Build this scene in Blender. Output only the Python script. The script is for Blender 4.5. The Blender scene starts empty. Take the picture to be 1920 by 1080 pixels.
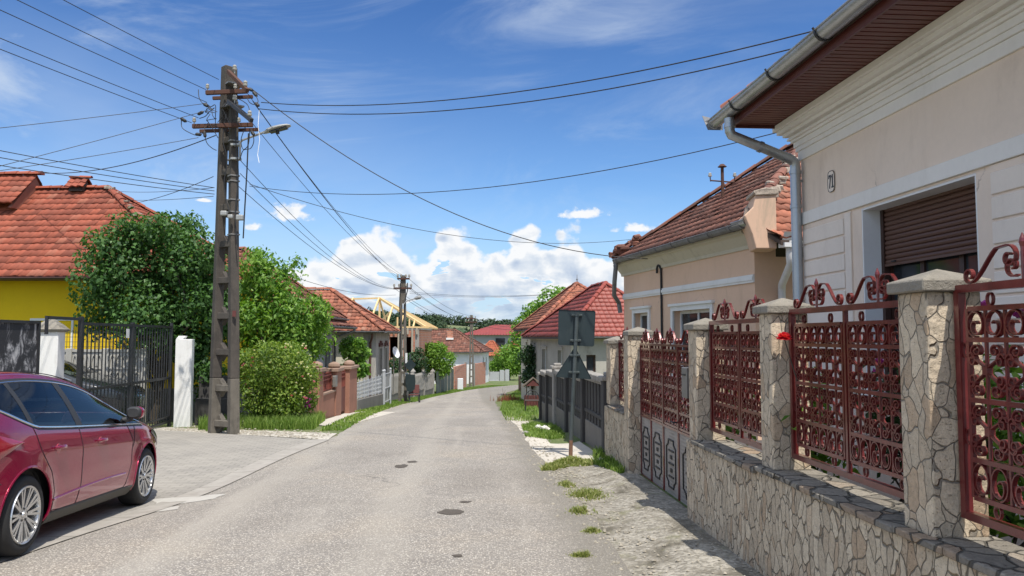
import bpy, bmesh, math, random
import numpy as np
from mathutils import Vector, Matrix, noise as mnoise

# ------------------------------------------------------------------ camera, sky, sun, exposure
SC = bpy.context.scene
COL = SC.collection
FPX, CX, CY, CAMZ, PITCH = 1450.0, 960.0, 540.0, 1.70, math.atan(92.0 / 1450.0)
cam_d = bpy.data.cameras.new("camera")
cam_d.sensor_width = 36.0
cam_d.lens = 36.0 * FPX / 1920.0
cam_d.clip_start = 0.05
cam_d.clip_end = 6000
cam = bpy.data.objects.new("camera", cam_d)
COL.objects.link(cam)
cam.location = (0, 0, CAMZ)
cam.rotation_euler = (math.pi / 2 + PITCH, 0, 0)
SC.camera = cam
SC.view_settings.view_transform = 'Standard'
SC.view_settings.look = 'None'
SC.view_settings.exposure = 0.74
SC.view_settings.gamma = 1.0

SUN_EL = math.radians(63)
SUN_AZ = math.atan2(0.36, -0.93)             # direction towards the sun, clockwise from +Y
sun_vec = Vector((math.sin(SUN_AZ) * math.cos(SUN_EL), math.cos(SUN_AZ) * math.cos(SUN_EL), math.sin(SUN_EL)))
sun_d = bpy.data.lights.new("sun", 'SUN')
sun_d.energy = 3.2
sun_d.angle = math.radians(0.5)
sun_d.color = (1.0, 0.955, 0.88)
sun = bpy.data.objects.new("sun", sun_d)
COL.objects.link(sun)
sun.rotation_euler = sun_vec.to_track_quat('Z', 'Y').to_euler()
sun.location = (20, -40, 60)


class NT:
    """small helper to write node graphs"""
    def __init__(self, tree):
        self.t = tree
        self.n = tree.nodes
        self.l = tree.links

    def node(self, typ, **kw):
        nd = self.n.new(typ)
        for k, v in kw.items():
            setattr(nd, k, v)
        return nd

    def put(self, sock, v):
        if v is None:
            return
        if hasattr(v, 'is_output'):
            self.l.new(v, sock)
        else:
            if hasattr(sock, 'default_value'):
                dv = sock.default_value
                if hasattr(dv, '__len__') and not isinstance(v, (int, float)):
                    v = tuple(v)
                    if len(dv) == 4 and len(v) == 3:
                        v = v + (1.0,)
                sock.default_value = v

    def math(self, op, a, b=None, c=None, clamp=False):
        nd = self.node('ShaderNodeMath', operation=op, use_clamp=clamp)
        self.put(nd.inputs[0], a)
        if b is not None: self.put(nd.inputs[1], b)
        if c is not None: self.put(nd.inputs[2], c)
        return nd.outputs[0]

    def vmath(self, op, a, b=None):
        nd = self.node('ShaderNodeVectorMath', operation=op)
        self.put(nd.inputs[0], a)
        if b is not None: self.put(nd.inputs[1], b)
        return nd.outputs[0]

    def mix(self, f, a, b, typ='MIX'):
        nd = self.node('ShaderNodeMix', data_type='RGBA', blend_type=typ)
        self.put(nd.inputs[0], f); self.put(nd.inputs[6], a); self.put(nd.inputs[7], b)
        return nd.outputs[2]

    def ramp(self, f, stops, interp='LINEAR'):
        nd = self.node('ShaderNodeValToRGB')
        cr = nd.color_ramp
        cr.interpolation = interp
        while len(cr.elements) > 1:
            cr.elements.remove(cr.elements[-1])
        for i, (p, c) in enumerate(stops):
            e = cr.elements[0] if i == 0 else cr.elements.new(p)
            e.position = p
            if isinstance(c, (int, float)): c = (c, c, c)
            e.color = (c[0], c[1], c[2], 1)
        self.put(nd.inputs[0], f)
        return nd.outputs[0]

    def noise(self, vec, scale, detail=4, rough=0.55, dist=0.0):
        nd = self.node('ShaderNodeTexNoise')
        self.put(nd.inputs['Vector'], vec)
        self.put(nd.inputs['Scale'], scale)
        self.put(nd.inputs['Detail'], detail)
        self.put(nd.inputs['Roughness'], rough)
        self.put(nd.inputs['Distortion'], dist)
        return nd.outputs[0]

    def voro(self, vec, scale, feature='F1', rnd=1.0, out='Distance'):
        nd = self.node('ShaderNodeTexVoronoi', feature=feature)
        self.put(nd.inputs['Vector'], vec)
        self.put(nd.inputs['Scale'], scale)
        self.put(nd.inputs['Randomness'], rnd)
        return nd.outputs[out]

    def maprange(self, v, a, b, c=0.0, d=1.0, smooth=True):
        nd = self.node('ShaderNodeMapRange', interpolation_type='SMOOTHSTEP' if smooth else 'LINEAR')
        self.put(nd.inputs[0], v)
        for i, x in enumerate((a, b, c, d)):
            self.put(nd.inputs[i + 1], x)
        return nd.outputs[0]

    def comb(self, x, y, z):
        nd = self.node('ShaderNodeCombineXYZ')
        self.put(nd.inputs[0], x); self.put(nd.inputs[1], y); self.put(nd.inputs[2], z)
        return nd.outputs[0]

    def sep(self, v):
        nd = self.node('ShaderNodeSeparateXYZ')
        self.put(nd.inputs[0], v)
        return nd.outputs


def build_world():
    w = bpy.data.worlds.new("World")
    SC.world = w
    w.use_nodes = True
    g = NT(w.node_tree)
    for nd in list(g.n): g.n.remove(nd)
    out = g.node('ShaderNodeOutputWorld')
    bg = g.node('ShaderNodeBackground')
    g.l.new(bg.outputs[0], out.inputs[0])
    bg.inputs[1].default_value = 0.15
    sky = g.node('ShaderNodeTexSky', sky_type='NISHITA')
    sky.sun_disc = False
    sky.sun_elevation = SUN_EL
    sky.sun_rotation = SUN_AZ
    sky.altitude = 300
    sky.air_density = 1.0
    sky.dust_density = 0.4
    sky.ozone_density = 2.5
    tc = g.node('ShaderNodeTexCoord').outputs['Generated']
    x, y, z = g.sep(tc)
    az = g.math('ARCTAN2', x, y)
    el = g.math('ARCSINE', g.math('MINIMUM', g.math('MAXIMUM', z, -1.0), 1.0))
    # deepen the clear blue in view; above it the sky is brightened for fill
    blue = g.mix(1.0, sky.outputs[0], g.ramp(el, [(0.0, (0.56, 0.64, 0.71)), (0.12, (0.43, 0.55, 0.66)), (0.42, (0.23, 0.37, 0.555)), (0.52, (0.45, 0.58, 0.72)), (0.75, (1.15, 1.1, 1.0)), (1.0, (1.3, 1.2, 1.05))]), 'MULTIPLY')
    # ---- cirrus wisps
    pa = g.comb(g.math('ADD', az, g.math('MULTIPLY', el, 1.1)), g.math('SUBTRACT', g.math('MULTIPLY', el, 3.6), g.math('MULTIPLY', az, 0.55)), 0.0)
    c1 = g.noise(pa, 2.3, 7, 0.62, 0.9)
    c2 = g.noise(g.comb(az, g.math('MULTIPLY', el, 1.6), 4.0), 1.7, 3, 0.5)
    cir = g.math('MULTIPLY', g.maprange(c1, 0.43, 0.80), g.maprange(c2, 0.36, 0.62))
    cir = g.math('MULTIPLY', cir, 0.75)
    # haze of thin cloud on the left half, low down
    lefty = g.maprange(az, 0.12, -0.55)
    veil = g.math('MULTIPLY', g.math('MULTIPLY', lefty, g.maprange(el, 0.42, 0.1)), g.maprange(g.noise(pa, 1.4, 5, 0.6, 0.5), 0.3, 0.75))
    cir = g.math('MAXIMUM', cir, g.math('MULTIPLY', veil, 0.60))
    col = g.mix(cir, blue, (2.7, 3.1, 3.6))
    # ---- unseen broken bright cloud, added outside the street view to raise the fill light
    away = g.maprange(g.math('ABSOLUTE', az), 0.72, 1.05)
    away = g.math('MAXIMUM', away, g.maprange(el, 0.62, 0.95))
    fill_cloud = g.maprange(g.noise(tc, 2.3, 6, 0.58, 0.3), 0.40, 0.56)
    col = g.mix(g.math('MULTIPLY', g.math('MULTIPLY', away, fill_cloud), 0.34), col, (6.6, 6.3, 5.8))
    # ---- cumulus bank
    P = g.comb(az, g.math('MULTIPLY', el, 1.25), 0.0)
    t = g.math('ADD', az, 0.5)                               # -0.5..0.5 rad -> 0..1
    def e_of(py): return (632 - py) / 1450.0
    tops = [(0.0, 560), (0.14, 600), (0.205, 545), (0.225, 500), (0.27, 470), (0.30, 432), (0.345, 424), (0.372, 488), (0.392, 482), (0.405, 430),
            (0.43, 424), (0.455, 456), (0.49, 466), (0.505, 426), (0.53, 424), (0.548, 464), (0.565, 428), (0.587, 440), (0.60, 478), (0.618, 470), (0.66, 480), (0.72, 520), (0.85, 500), (1.0, 540)]
    top = g.ramp(t, [(p, e_of(v) * 4.0) for p, v in tops])
    h = g.math('MULTIPLY', top, 0.25)
    n1 = g.noise(P, 17, 7, 0.58, 0.15)
    n2 = g.voro(g.vmath('ADD', P, g.vmath('MULTIPLY', g.noise(P, 40, 3), (0.02, 0.02, 0.0))), 44, 'SMOOTH_F1')
    bill = g.math('ADD', g.math('SUBTRACT', n1, 0.5), g.math('MULTIPLY', g.math('SUBTRACT', 0.42, n2), 0.55))
    d = g.math('ADD', g.math('MULTIPLY', g.math('SUBTRACT', h, el), 24.0), g.math('MULTIPLY', bill, 2.1))
    # single clouds standing free of the bank
    fine = g.math('MULTIPLY', g.math('SUBTRACT', g.noise(P, 75, 5, 0.6, 0.2), 0.5), 2.4)
    for (px, py, rx, ry) in ((536, 412, 46, 26), (474, 437, 20, 13), (1098, 404, 62, 15), (1195, 432, 58, 17), (1560, 420, 70, 24), (205, 470, 90, 20), (378, 395, 18, 5)):
        ca, ce = math.atan((px - 960) / 1450.0), (632 - py) / 1450.0
        dx = g.math('DIVIDE', g.math('SUBTRACT', az, ca), rx / 1450.0)
        dy = g.math('DIVIDE', g.math('SUBTRACT', el, ce), ry / 1450.0)
        dy = g.math('MULTIPLY', dy, g.maprange(dy, -0.6, 0.0, 1.9, 1.0))
        rr = g.math('SQRT', g.math('ADD', g.math('MULTIPLY', dx, dx), g.math('MULTIPLY', dy, dy)))
        db = g.math('ADD', g.math('MULTIPLY', g.math('SUBTRACT', 0.86, rr), 0.6), g.math('ADD', g.math('MULTIPLY', bill, 0.5), g.math('MULTIPLY', fine, 0.45)))
        d = g.math('MAXIMUM', d, db)
    gap = g.noise(g.comb(g.math('MULTIPLY', az, 1.0), g.math('MULTIPLY', el, 3.2), 7.0), 11, 5, 0.6, 0.5)
    d = g.math('SUBTRACT', d, g.math('MULTIPLY', g.maprange(gap, 0.53, 0.66), g.maprange(g.math('SUBTRACT', h, el), 0.020, 0.05, 0.0, 2.0)))
    alpha = g.maprange(d, -0.02, 0.34)
    # relief: the same billows sampled a little lower
    P2 = g.vmath('ADD', P, (-0.006, -0.012, 0.0))
    m1 = g.noise(P2, 17, 7, 0.58, 0.15)
    m2 = g.voro(g.vmath('ADD', P2, g.vmath('MULTIPLY', g.noise(P2, 40, 3), (0.02, 0.02, 0.0))), 44, 'SMOOTH_F1')
    bill2 = g.math('ADD', g.math('SUBTRACT', m1, 0.5), g.math('MULTIPLY', g.math('SUBTRACT', 0.42, m2), 0.55))
    rel = g.math('SUBTRACT', bill2, bill)
    layers = g.noise(g.comb(g.math('MULTIPLY', az, 1.0), g.math('MULTIPLY', el, 4.5), 2.0), 9, 5, 0.55, 0.4)
    depth = g.math('DIVIDE', g.math('SUBTRACT', h, el), 0.11)
    lit = g.math('ADD', 0.88, g.math('MULTIPLY', rel, 1.25))
    lit = g.math('SUBTRACT', lit, g.math('MULTIPLY', g.maprange(depth, 0.10, 0.85), g.maprange(layers, 0.38, 0.60, 0.02, 0.58)))
    lit = g.math('ADD', lit, g.math('MULTIPLY', g.maprange(d, 0.9, 0.1), 0.16))
    ccol = g.ramp(lit, [(0.0, (1.5, 1.9, 2.6)), (0.35, (2.05, 2.42, 3.05)), (0.65, (2.9, 3.15, 3.5)), (0.9, (3.9, 3.92, 3.95))])
    # near the horizon the gaps fill with pale blue air
    col = g.mix(g.maprange(el, 0.20, 0.0, 0.0, 0.75), col, (1.95, 2.6, 3.45))
    col = g.mix(g.math('MULTIPLY', alpha, g.maprange(el, -0.01, 0.07, 0.30, 0.96)), col, ccol)
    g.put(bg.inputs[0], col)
    return w
build_world()


# ------------------------------------------------------------------ pixel <-> world helpers (used for measuring only)
_cp, _sp = math.cos(PITCH), math.sin(PITCH)
def ray(px, py):
    u, v = (px - CX) / FPX, (CY - py) / FPX
    return u, _cp - v * _sp, _sp + v * _cp
def at(px, py, Y):
    x, y, z = ray(px, py)
    return Vector((x / y * Y, Y, CAMZ + z / y * Y))
def zat(py, Y, px=960):
    return at(px, py, Y).z
def xat(px, Y, py=632):
    return at(px, py, Y).x

_FY = [(-30, 0.6), (-8, .10), (0, 0.0), (6, -.04), (10, -.11), (16, -.25), (20, -.46), (24, -.70), (28, -.94), (36, -1.44), (46, -2.13), (62, -2.82), (80, -3.40), (110, -4.1), (200, -5.0), (400, -6.0), (900, -6.0)]
def lerp_tab(tab, v):
    if v <= tab[0][0]: return tab[0][1]
    for (a, b), (c, d) in zip(tab, tab[1:]):
        if v <= c:
            t = (v - a) / (c - a)
            return b + (d - b) * t
    return tab[-1][1]
def smooth01(a, b, v):
    t = max(0.0, min(1.0, (v - a) / (b - a)))
    return t * t * (3 - 2 * t)
def T(X, Y):
    """height of the ground"""
    z = (lerp_tab(_FY, Y - 1.0) + lerp_tab(_FY, Y) * 2 + lerp_tab(_FY, Y + 1.0)) / 4
    near = 1 - smooth01(18, 34, Y)
    z -= 0.14 * math.exp(-((Y - 9.6) / 2.3) ** 2) * smooth01(-2.4, -4.2, X)
    z += 0.07 * smooth01(0.9, 1.5, X) * (1 - smooth01(14, 26, Y))
    return z
def G(px, py):
    """point of the ground seen at a pixel"""
    x, y, z = ray(px, py)
    lo, hi = 1.0, 400.0
    s = 1.0
    while s < 400:
        X, Z = x / y * s, CAMZ + z / y * s
        if Z < T(X, s): hi = s; break
        lo = s; s += 0.25 if s < 60 else 1.0
    for _ in range(30):
        m = (lo + hi) / 2
        if CAMZ + z / y * m < T(x / y * m, m): hi = m
        else: lo = m
    return Vector((x / y * hi, hi, T(x / y * hi, hi)))

# ------------------------------------------------------------------ objects
ROOT = {}
def tag(o, label=None, cat=None, group=None, kind=None):
    if label: o['label'] = label
    if cat: o['category'] = cat
    if group: o['group'] = group
    if kind: o['kind'] = kind
    return o
def thing(name, label, cat, loc=(0, 0, 0), group=None):
    o = bpy.data.objects.new(name, None)
    o.empty_display_size = 0.2
    COL.objects.link(o)
    o.location = loc
    ROOT[o.name] = Vector(loc)
    return tag(o, label, cat, group)
def copy_tree(o, parent=None):
    c = o.copy()
    COL.objects.link(c)
    if parent is not None: c.parent = parent
    ROOT[c.name] = ROOT.get(o.name, Vector())
    for ch in list(o.children): copy_tree(ch, c)
    return c
def link_mesh(name, me, m, parent=None, smooth=False):
    if m is not None:
        me.materials.clear()
        for k in (m if isinstance(m, (list, tuple)) else [m]): me.materials.append(k)
    o = bpy.data.objects.new(name, me)
    COL.objects.link(o)
    if parent is not None:
        o.parent = parent
        ROOT[o.name] = ROOT[parent.name]
    else: ROOT[o.name] = Vector()
    if smooth: me.shade_smooth()
    return o

class MB:
    """collects faces (world coordinates) of ONE mesh object"""
    def __init__(self):
        self.v, self.f, self.mi = [], [], []
        self.cur = 0
    def add(self, vs, fs):
        b = len(self.v)
        self.v += [tuple(p) for p in vs]
        for f in fs:
            self.f.append([b + i for i in f]); self.mi.append(self.cur)
        return self
    def hexa(self, p):
        return self.add(p, [(0, 3, 2, 1), (4, 5, 6, 7), (0, 1, 5, 4), (1, 2, 6, 5), (2, 3, 7, 6), (3, 0, 4, 7)])
    def box(self, x0, x1, y0, y1, z0, z1):
        return self.hexa([(x0, y0, z0), (x1, y0, z0), (x1, y1, z0), (x0, y1, z0), (x0, y0, z1), (x1, y0, z1), (x1, y1, z1), (x0, y1, z1)])
    def beam(self, a, b, w, h, up=(0, 0, 1)):
        a, b = Vector(a), Vector(b)
        d = (b - a).normalized()
        upv = Vector(up)
        if abs(d.dot(upv)) > 0.98: upv = Vector((0, 1, 0))
        s = d.cross(upv).normalized() * (w / 2)
        t = s.cross(d).normalized() * (h / 2)
        return self.hexa([a - s - t, a + s - t, b + s - t, b - s - t, a - s + t, a + s + t, b + s + t, b - s + t])
    def tube(self, pts, r, n=8, cap=True, closed=False):
        pts = [Vector(p) for p in pts]
        rs = r if isinstance(r, (list, tuple)) else [r] * len(pts)
        m = len(pts)
        vs, fs = [], []
        prev = None
        for i, p in enumerate(pts):
            if closed: d = pts[(i + 1) % m] - pts[i - 1]
            elif i == 0: d = pts[1] - p
            elif i == m - 1: d = p - pts[i - 1]
            else: d = (pts[i + 1] - p).normalized() + (p - pts[i - 1]).normalized()
            if d.length < 1e-9: d = Vector((0, 0, 1))
            d.normalize()
            if prev is None:
                u = Vector((0, 0, 1)) if abs(d.z) < 0.9 else Vector((1, 0, 0))
                s = d.cross(u).normalized()
            else:
                s = (prev - d * prev.dot(d))
                s = s.normalized() if s.length > 1e-6 else d.orthogonal().normalized()
            prev = s
            t = d.cross(s)
            for k in range(n):
                a = 2 * math.pi * k / n
                vs.append(p + (s * math.cos(a) + t * math.sin(a)) * rs[i])
        for i in range(m if closed else m - 1):
            j = (i + 1) % m
            for k in range(n):
                fs.append((i * n + k, i * n + (k + 1) % n, j * n + (k + 1) % n, j * n + k))
        if cap and not closed:
            fs.append(tuple(range(n - 1, -1, -1)))
            fs.append(tuple((m - 1) * n + k for k in range(n)))
        return self.add(vs, fs)
    def prism(self, poly, vec):
        """closed polygon (3D points) pushed along vec"""
        poly = [Vector(p) for p in poly]
        vec = Vector(vec)
        n = len(poly)
        fs = [tuple(range(n - 1, -1, -1)), tuple(range(n, 2 * n))]
        fs += [(i, (i + 1) % n, n + (i + 1) % n, n + i) for i in range(n)]
        return self.add(poly + [p + vec for p in poly], fs)
    def lathe(self, prof, c, axis='z', n=24, cap=True):
        """profile of (radius, height) about an axis through c"""
        vs, fs = [], []
        for (r, h) in prof:
            for k in range(n):
                a = 2 * math.pi * k / n
                if axis == 'z': vs.append((c[0] + r * math.cos(a), c[1] + r * math.sin(a), c[2] + h))
                elif axis == 'x': vs.append((c[0] + h, c[1] + r * math.cos(a), c[2] + r * math.sin(a)))
                else: vs.append((c[0] + r * math.sin(a), c[1] + h, c[2] + r * math.cos(a)))
        m = len(prof)
        for i in range(m - 1):
            for k in range(n):
                fs.append((i * n + k, i * n + (k + 1) % n, (i + 1) * n + (k + 1) % n, (i + 1) * n + k))
        if cap:
            fs.append(tuple(range(n - 1, -1, -1)))
            fs.append(tuple((m - 1) * n + k for k in range(n)))
        return self.add(vs, fs)
    def strip(self, pts, wide, thick, wdir):
        """flat bar bent along pts; `wide` along wdir, `thick` in the plane of the curve"""
        pts = [Vector(p) for p in pts]
        w = Vector(wdir).normalized() * (wide / 2)
        vs, fs = [], []
        m = len(pts)
        for i, p in enumerate(pts):
            d = (pts[min(i + 1, m - 1)] - pts[max(i - 1, 0)])
            nrm = d.cross(w)
            nrm = nrm.normalized() * (thick / 2) if nrm.length > 1e-9 else Vector((0, 0, thick / 2))
            vs += [p - w - nrm, p + w - nrm, p + w + nrm, p - w + nrm]
        for i in range(m - 1):
            for k in range(4):
                fs.append((i * 4 + k, i * 4 + (k + 1) % 4, i * 4 + 4 + (k + 1) % 4, i * 4 + 4 + k))
        fs.append((3, 2, 1, 0)); fs.append(tuple((m - 1) * 4 + k for k in range(4)))
        return self.add(vs, fs)
    def build(self, name, m, parent=None, smooth=False, bevel=0.0, seg=1, jitter=0.0, local=False, label=None):
        me = bpy.data.meshes.new(name)
        off = Vector() if (local or parent is None) else ROOT[parent.name]
        vs = [(p[0] - off.x, p[1] - off.y, p[2] - off.z) for p in self.v]
        me.from_pydata(vs, [], self.f)
        if any(self.mi): me.polygons.foreach_set('material_index', self.mi)
        bm = bmesh.new(); bm.from_mesh(me)
        bmesh.ops.recalc_face_normals(bm, faces=bm.faces)
        if bevel > 0:
            eds = [e for e in bm.edges if len(e.link_faces) == 2 and e.calc_face_angle(0) > 0.5]
            bmesh.ops.bevel(bm, geom=eds, offset=bevel, segments=seg, affect='EDGES', profile=0.5, clamp_overlap=True)
        bm.to_mesh(me); bm.free()
        if jitter:
            for v in me.vertices:
                v.co += Vector((random.uniform(-1, 1), random.uniform(-1, 1), random.uniform(-1, 1))) * jitter
        me.update()
        o = link_mesh(name, me, m, parent)
        if smooth:
            me.polygons.foreach_set('use_smooth', [True] * len(me.polygons))
            try: me.set_sharp_from_angle(angle=math.radians(38))
            except Exception: pass
        if label: o['label'] = label
        return o

class Frame:
    """upright frame: u along a facade, n out of it, z up"""
    def __init__(self, o, d, flip=False):
        self.o = Vector((o[0], o[1], 0))
        self.u = Vector((d[0], d[1], 0)).normalized()
        self.n = Vector((-self.u.y, self.u.x, 0)) * (-1 if flip else 1)   # to the left of u, or to its right
    def p(self, u, n, z):
        q = self.o + self.u * u + self.n * n
        return Vector((q.x, q.y, z))
    def box(self, mb, u0, u1, n0, n1, z0, z1):
        p = self.p
        return mb.hexa([p(u0, n0, z0), p(u1, n0, z0), p(u1, n1, z0), p(u0, n1, z0), p(u0, n0, z1), p(u1, n0, z1), p(u1, n1, z1), p(u0, n1, z1)])
    def extrude(self, mb, prof, u0, u1):
        """profile of (n, z) run from u0 to u1"""
        a = [self.p(u0, n, z) for n, z in prof]
        return mb.prism(a, self.u * (u1 - u0))

def np_mesh(name, V, F, m, parent=None, smooth=False):
    """V (n,3) world coordinates, F (k,4) or (k,3) indices"""
    off = ROOT[parent.name] if parent is not None else Vector()
    V = np.asarray(V, dtype=np.float32) - np.array(off, dtype=np.float32)
    F = np.asarray(F, dtype=np.int32)
    k = F.shape[1]
    me = bpy.data.meshes.new(name)
    me.vertices.add(len(V)); me.vertices.foreach_set('co', V.ravel())
    me.loops.add(F.size); me.loops.foreach_set('vertex_index', F.ravel())
    me.polygons.add(len(F))
    me.polygons.foreach_set('loop_start', np.arange(0, F.size, k, dtype=np.int32))
    try: me.polygons.foreach_set('loop_total', np.full(len(F), k, dtype=np.int32))
    except Exception: pass
    me.update(calc_edges=True)
    if smooth: me.polygons.foreach_set('use_smooth', [True] * len(F))
    return link_mesh(name, me, m, parent)
# ------------------------------------------------------------------ materials
def newmat(name):
    m = bpy.data.materials.new(name)
    m.use_nodes = True
    g = NT(m.node_tree)
    b = g.n['Principled BSDF']
    return m, g, b
def objco(g): return g.node('ShaderNodeTexCoord').outputs['Object']
def set_bump(g, b, h, strength=0.3, dist=0.02):
    nd = g.node('ShaderNodeBump')
    nd.inputs['Strength'].default_value = strength
    nd.inputs['Distance'].default_value = dist
    g.put(nd.inputs['Height'], h)
    g.l.new(nd.outputs[0], b.inputs['Normal'])
def sc(c, k): return tuple(min(1.0, x * k) for x in c)

def plain(name, c, rough=0.6, var=0.18, scale=3.0, metal=0.0, bump=0.0, bscale=60, spec=0.5, coat=0.0, dirt=None, dirt_amt=0.0, bdist=0.01):
    """surface with a broad and a fine colour variation"""
    m, g, b = newmat(name)
    co = objco(g)
    f = g.math('ADD', g.math('MULTIPLY', g.noise(co, scale, 6, 0.62), 0.7), g.math('MULTIPLY', g.noise(co, scale * 14, 3, 0.6), 0.3))
    col = g.ramp(f, [(0.28, sc(c, 1 - var)), (0.5, c), (0.72, sc(c, 1 + var * 0.8))])
    if dirt:
        stk = g.maprange(g.noise(g.vmath('MULTIPLY', co, (1, 1, 0.06)), scale * 6, 4, 0.7), 0.56, 0.76)
        col = g.mix(g.math('MULTIPLY', stk, dirt_amt * 0.45), col, dirt)
        dm = g.maprange(g.noise(g.vmath('MULTIPLY', co, (1, 1, 0.35)), scale * 1.7, 6, 0.68, 0.4), 0.5, 0.74)
        col = g.mix(g.math('MULTIPLY', dm, dirt_amt), col, dirt)
    g.put(b.inputs['Base Color'], col)
    g.put(b.inputs['Roughness'], g.maprange(f, 0.3, 0.7, max(0.02, rough - 0.06), min(1, rough + 0.06)))
    b.inputs['Metallic'].default_value = metal
    b.inputs['Specular IOR Level'].default_value = spec
    b.inputs['Coat Weight'].default_value = coat
    if bump: set_bump(g, b, g.noise(co, bscale, 5, 0.65), bump, bdist)
    return m

M = {}
def build_materials():
    # asphalt with pale exposed chippings
    m, g, b = newmat('asphalt')
    co = objco(g)
    big = g.noise(co, 0.55, 5, 0.6, 0.3)
    st = g.noise(g.vmath('MULTIPLY', co, (1.0, 0.12, 1.0)), 1.6, 5, 0.6)
    chip = g.node('ShaderNodeTexVoronoi'); g.put(chip.inputs['Vector'], co); g.put(chip.inputs['Scale'], 70.0)
    cv = g.sep(chip.outputs['Color'])[0]
    stone = g.ramp(cv, [(0.0, (0.21, 0.186, 0.156)), (0.4, (0.31, 0.28, 0.238)), (0.8, (0.40, 0.363, 0.31)), (1.0, (0.58, 0.53, 0.455))])
    tarmask = g.maprange(chip.outputs['Distance'], 0.40, 0.62)
    col = g.mix(tarmask, stone, (0.21, 0.19, 0.168))
    col = g.mix(1.0, col, g.ramp(big, [(0.3, (0.86, 0.85, 0.84)), (0.5, (1, 1, 1)), (0.7, (1.12, 1.08, 1.02))]), 'MULTIPLY')
    col = g.mix(g.maprange(st, 0.52, 0.72, 0, 0.55), col, (0.37, 0.335, 0.285))
    col = g.mix(g.maprange(g.noise(co, 3.7, 4, 0.7), 0.64, 0.8, 0, 0.45), col, (0.18, 0.165, 0.15))
    # lighter wheel tracks worn along the street
    xx = g.math('ADD', g.sep(co)[0], g.math('MULTIPLY', g.sep(co)[1], 0.055))
    for c_ in (-2.45, -0.75):
        tr = g.maprange(g.math('ABSOLUTE', g.math('SUBTRACT', g.math('ADD', xx, g.math('MULTIPLY', g.noise(co, 0.7, 3), 0.5)), c_ + .25)), 0.38, 0.05)
        col = g.mix(g.math('MULTIPLY', tr, 0.33), col, (0.38, 0.345, 0.29))
    edge = g.maprange(g.math('ADD', xx, g.math('MULTIPLY', g.noise(co, 1.5, 5, 0.7), 0.7)), 0.95, 1.35)
    col = g.mix(g.math('MULTIPLY', edge, 0.55), col, (0.17, 0.155, 0.125))
    # hairline cracks
    ck = g.voro(g.vmath('ADD', co, g.vmath('MULTIPLY', g.noise(co, 2.2, 4), (0.9, 0.9, 0))), 0.42, 'DISTANCE_TO_EDGE')
    col = g.mix(g.math('MULTIPLY', g.maprange(ck, 0.010, 0.002), g.maprange(g.noise(co, 0.4, 2), 0.52, 0.64, 0, 0.5)), col, (0.07, 0.065, 0.06))
    g.put(b.inputs['Base Color'], col); b.inputs['Roughness'].default_value = 0.86
    b.inputs['Specular IOR Level'].default_value = 0.3
    set_bump(g, b, g.math('ADD', g.math('MULTIPLY', g.math('SUBTRACT', 1.0, chip.outputs['Distance']), 0.6), g.noise(co, 16, 3)), 0.75, 0.012)
    M['asphalt'] = m
    M['tar_patch'] = plain('tar_patch', (0.085, 0.07, 0.055), 0.9, 0.3, 30, bump=0.5, bscale=120)
    M['sand_patch'] = plain('sand_patch', (0.31, 0.275, 0.225), 0.95, 0.2, 12)
    M['cement_patch'] = plain('cement_patch', (0.42, 0.395, 0.35), 0.9, 0.12, 10, bump=0.3, bscale=60)
    # pavers of the forecourt
    m, g, b = newmat('pavers')
    co = objco(g)
    br = g.node('ShaderNodeTexBrick')
    g.put(br.inputs['Vector'], g.node('ShaderNodeMapping').outputs[0]); mp = br.inputs['Vector'].links[0].from_node
    g.put(mp.inputs[0], co); mp.inputs['Rotation'].default_value = (0, 0, math.radians(3.5))
    br.inputs['Scale'].default_value = 1.0
    br.inputs['Brick Width'].default_value = 0.21; br.inputs['Row Height'].default_value = 0.11
    br.inputs['Mortar Size'].default_value = 0.006; br.inputs['Mortar Smooth'].default_value = 0.3
    br.inputs['Color1'].default_value = (0.25, 0.23, 0.20, 1); br.inputs['Color2'].default_value = (0.31, 0.285, 0.245, 1)
    br.inputs['Mortar'].default_value = (0.12, 0.108, 0.09, 1)
    col = g.mix(g.maprange(g.noise(co, 1.1, 6, 0.65), 0.35, 0.7, 0, 0.5), br.outputs['Color'], (0.35, 0.32, 0.27))
    col = g.mix(g.maprange(g.noise(co, 24, 3, 0.6), 0.62, 0.75, 0, 0.6), col, (0.18, 0.165, 0.14))
    g.put(b.inputs['Base Color'], col); b.inputs['Roughness'].default_value = 0.88
    set_bump(g, b, g.math('ADD', g.math('MULTIPLY', g.math('SUBTRACT', 1, br.outputs['Fac']), 1.0), g.math('MULTIPLY', g.noise(co, 70, 4), 0.3)), 0.5, 0.008)
    M['pavers'] = m
    m, g, b = newmat('kerb_concrete')
    co = objco(g)
    w = g.math('FRACT', g.math('MULTIPLY', g.sep(co)[1], 1.0))
    j = g.math('LESS_THAN', w, 0.018)
    col = g.ramp(g.noise(co, 5, 6, 0.65), [(0.3, (0.27, 0.245, 0.21)), (0.7, (0.37, 0.34, 0.295))])
    g.put(b.inputs['Base Color'], g.mix(j, col, (0.17, 0.155, 0.13))); b.inputs['Roughness'].default_value = 0.9
    set_bump(g, b, g.noise(co, 60, 4), 0.35, 0.008)
    M['kerb'] = m
    # old sidewalk: worn concrete, exposed gravel, moss
    m, g, b = newmat('old_concrete_path')
    co = objco(g)
    n = g.noise(co, 2.1, 8, 0.70, 0.6)
    col = g.ramp(n, [(0.34, (0.10, 0.088, 0.064)), (0.45, (0.17, 0.15, 0.115)), (0.60, (0.245, 0.22, 0.175)), (0.76, (0.31, 0.28, 0.228))])
    ch = g.node('ShaderNodeTexVoronoi'); g.put(ch.inputs['Vector'], co); g.put(ch.inputs['Scale'], 34.0)
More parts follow.
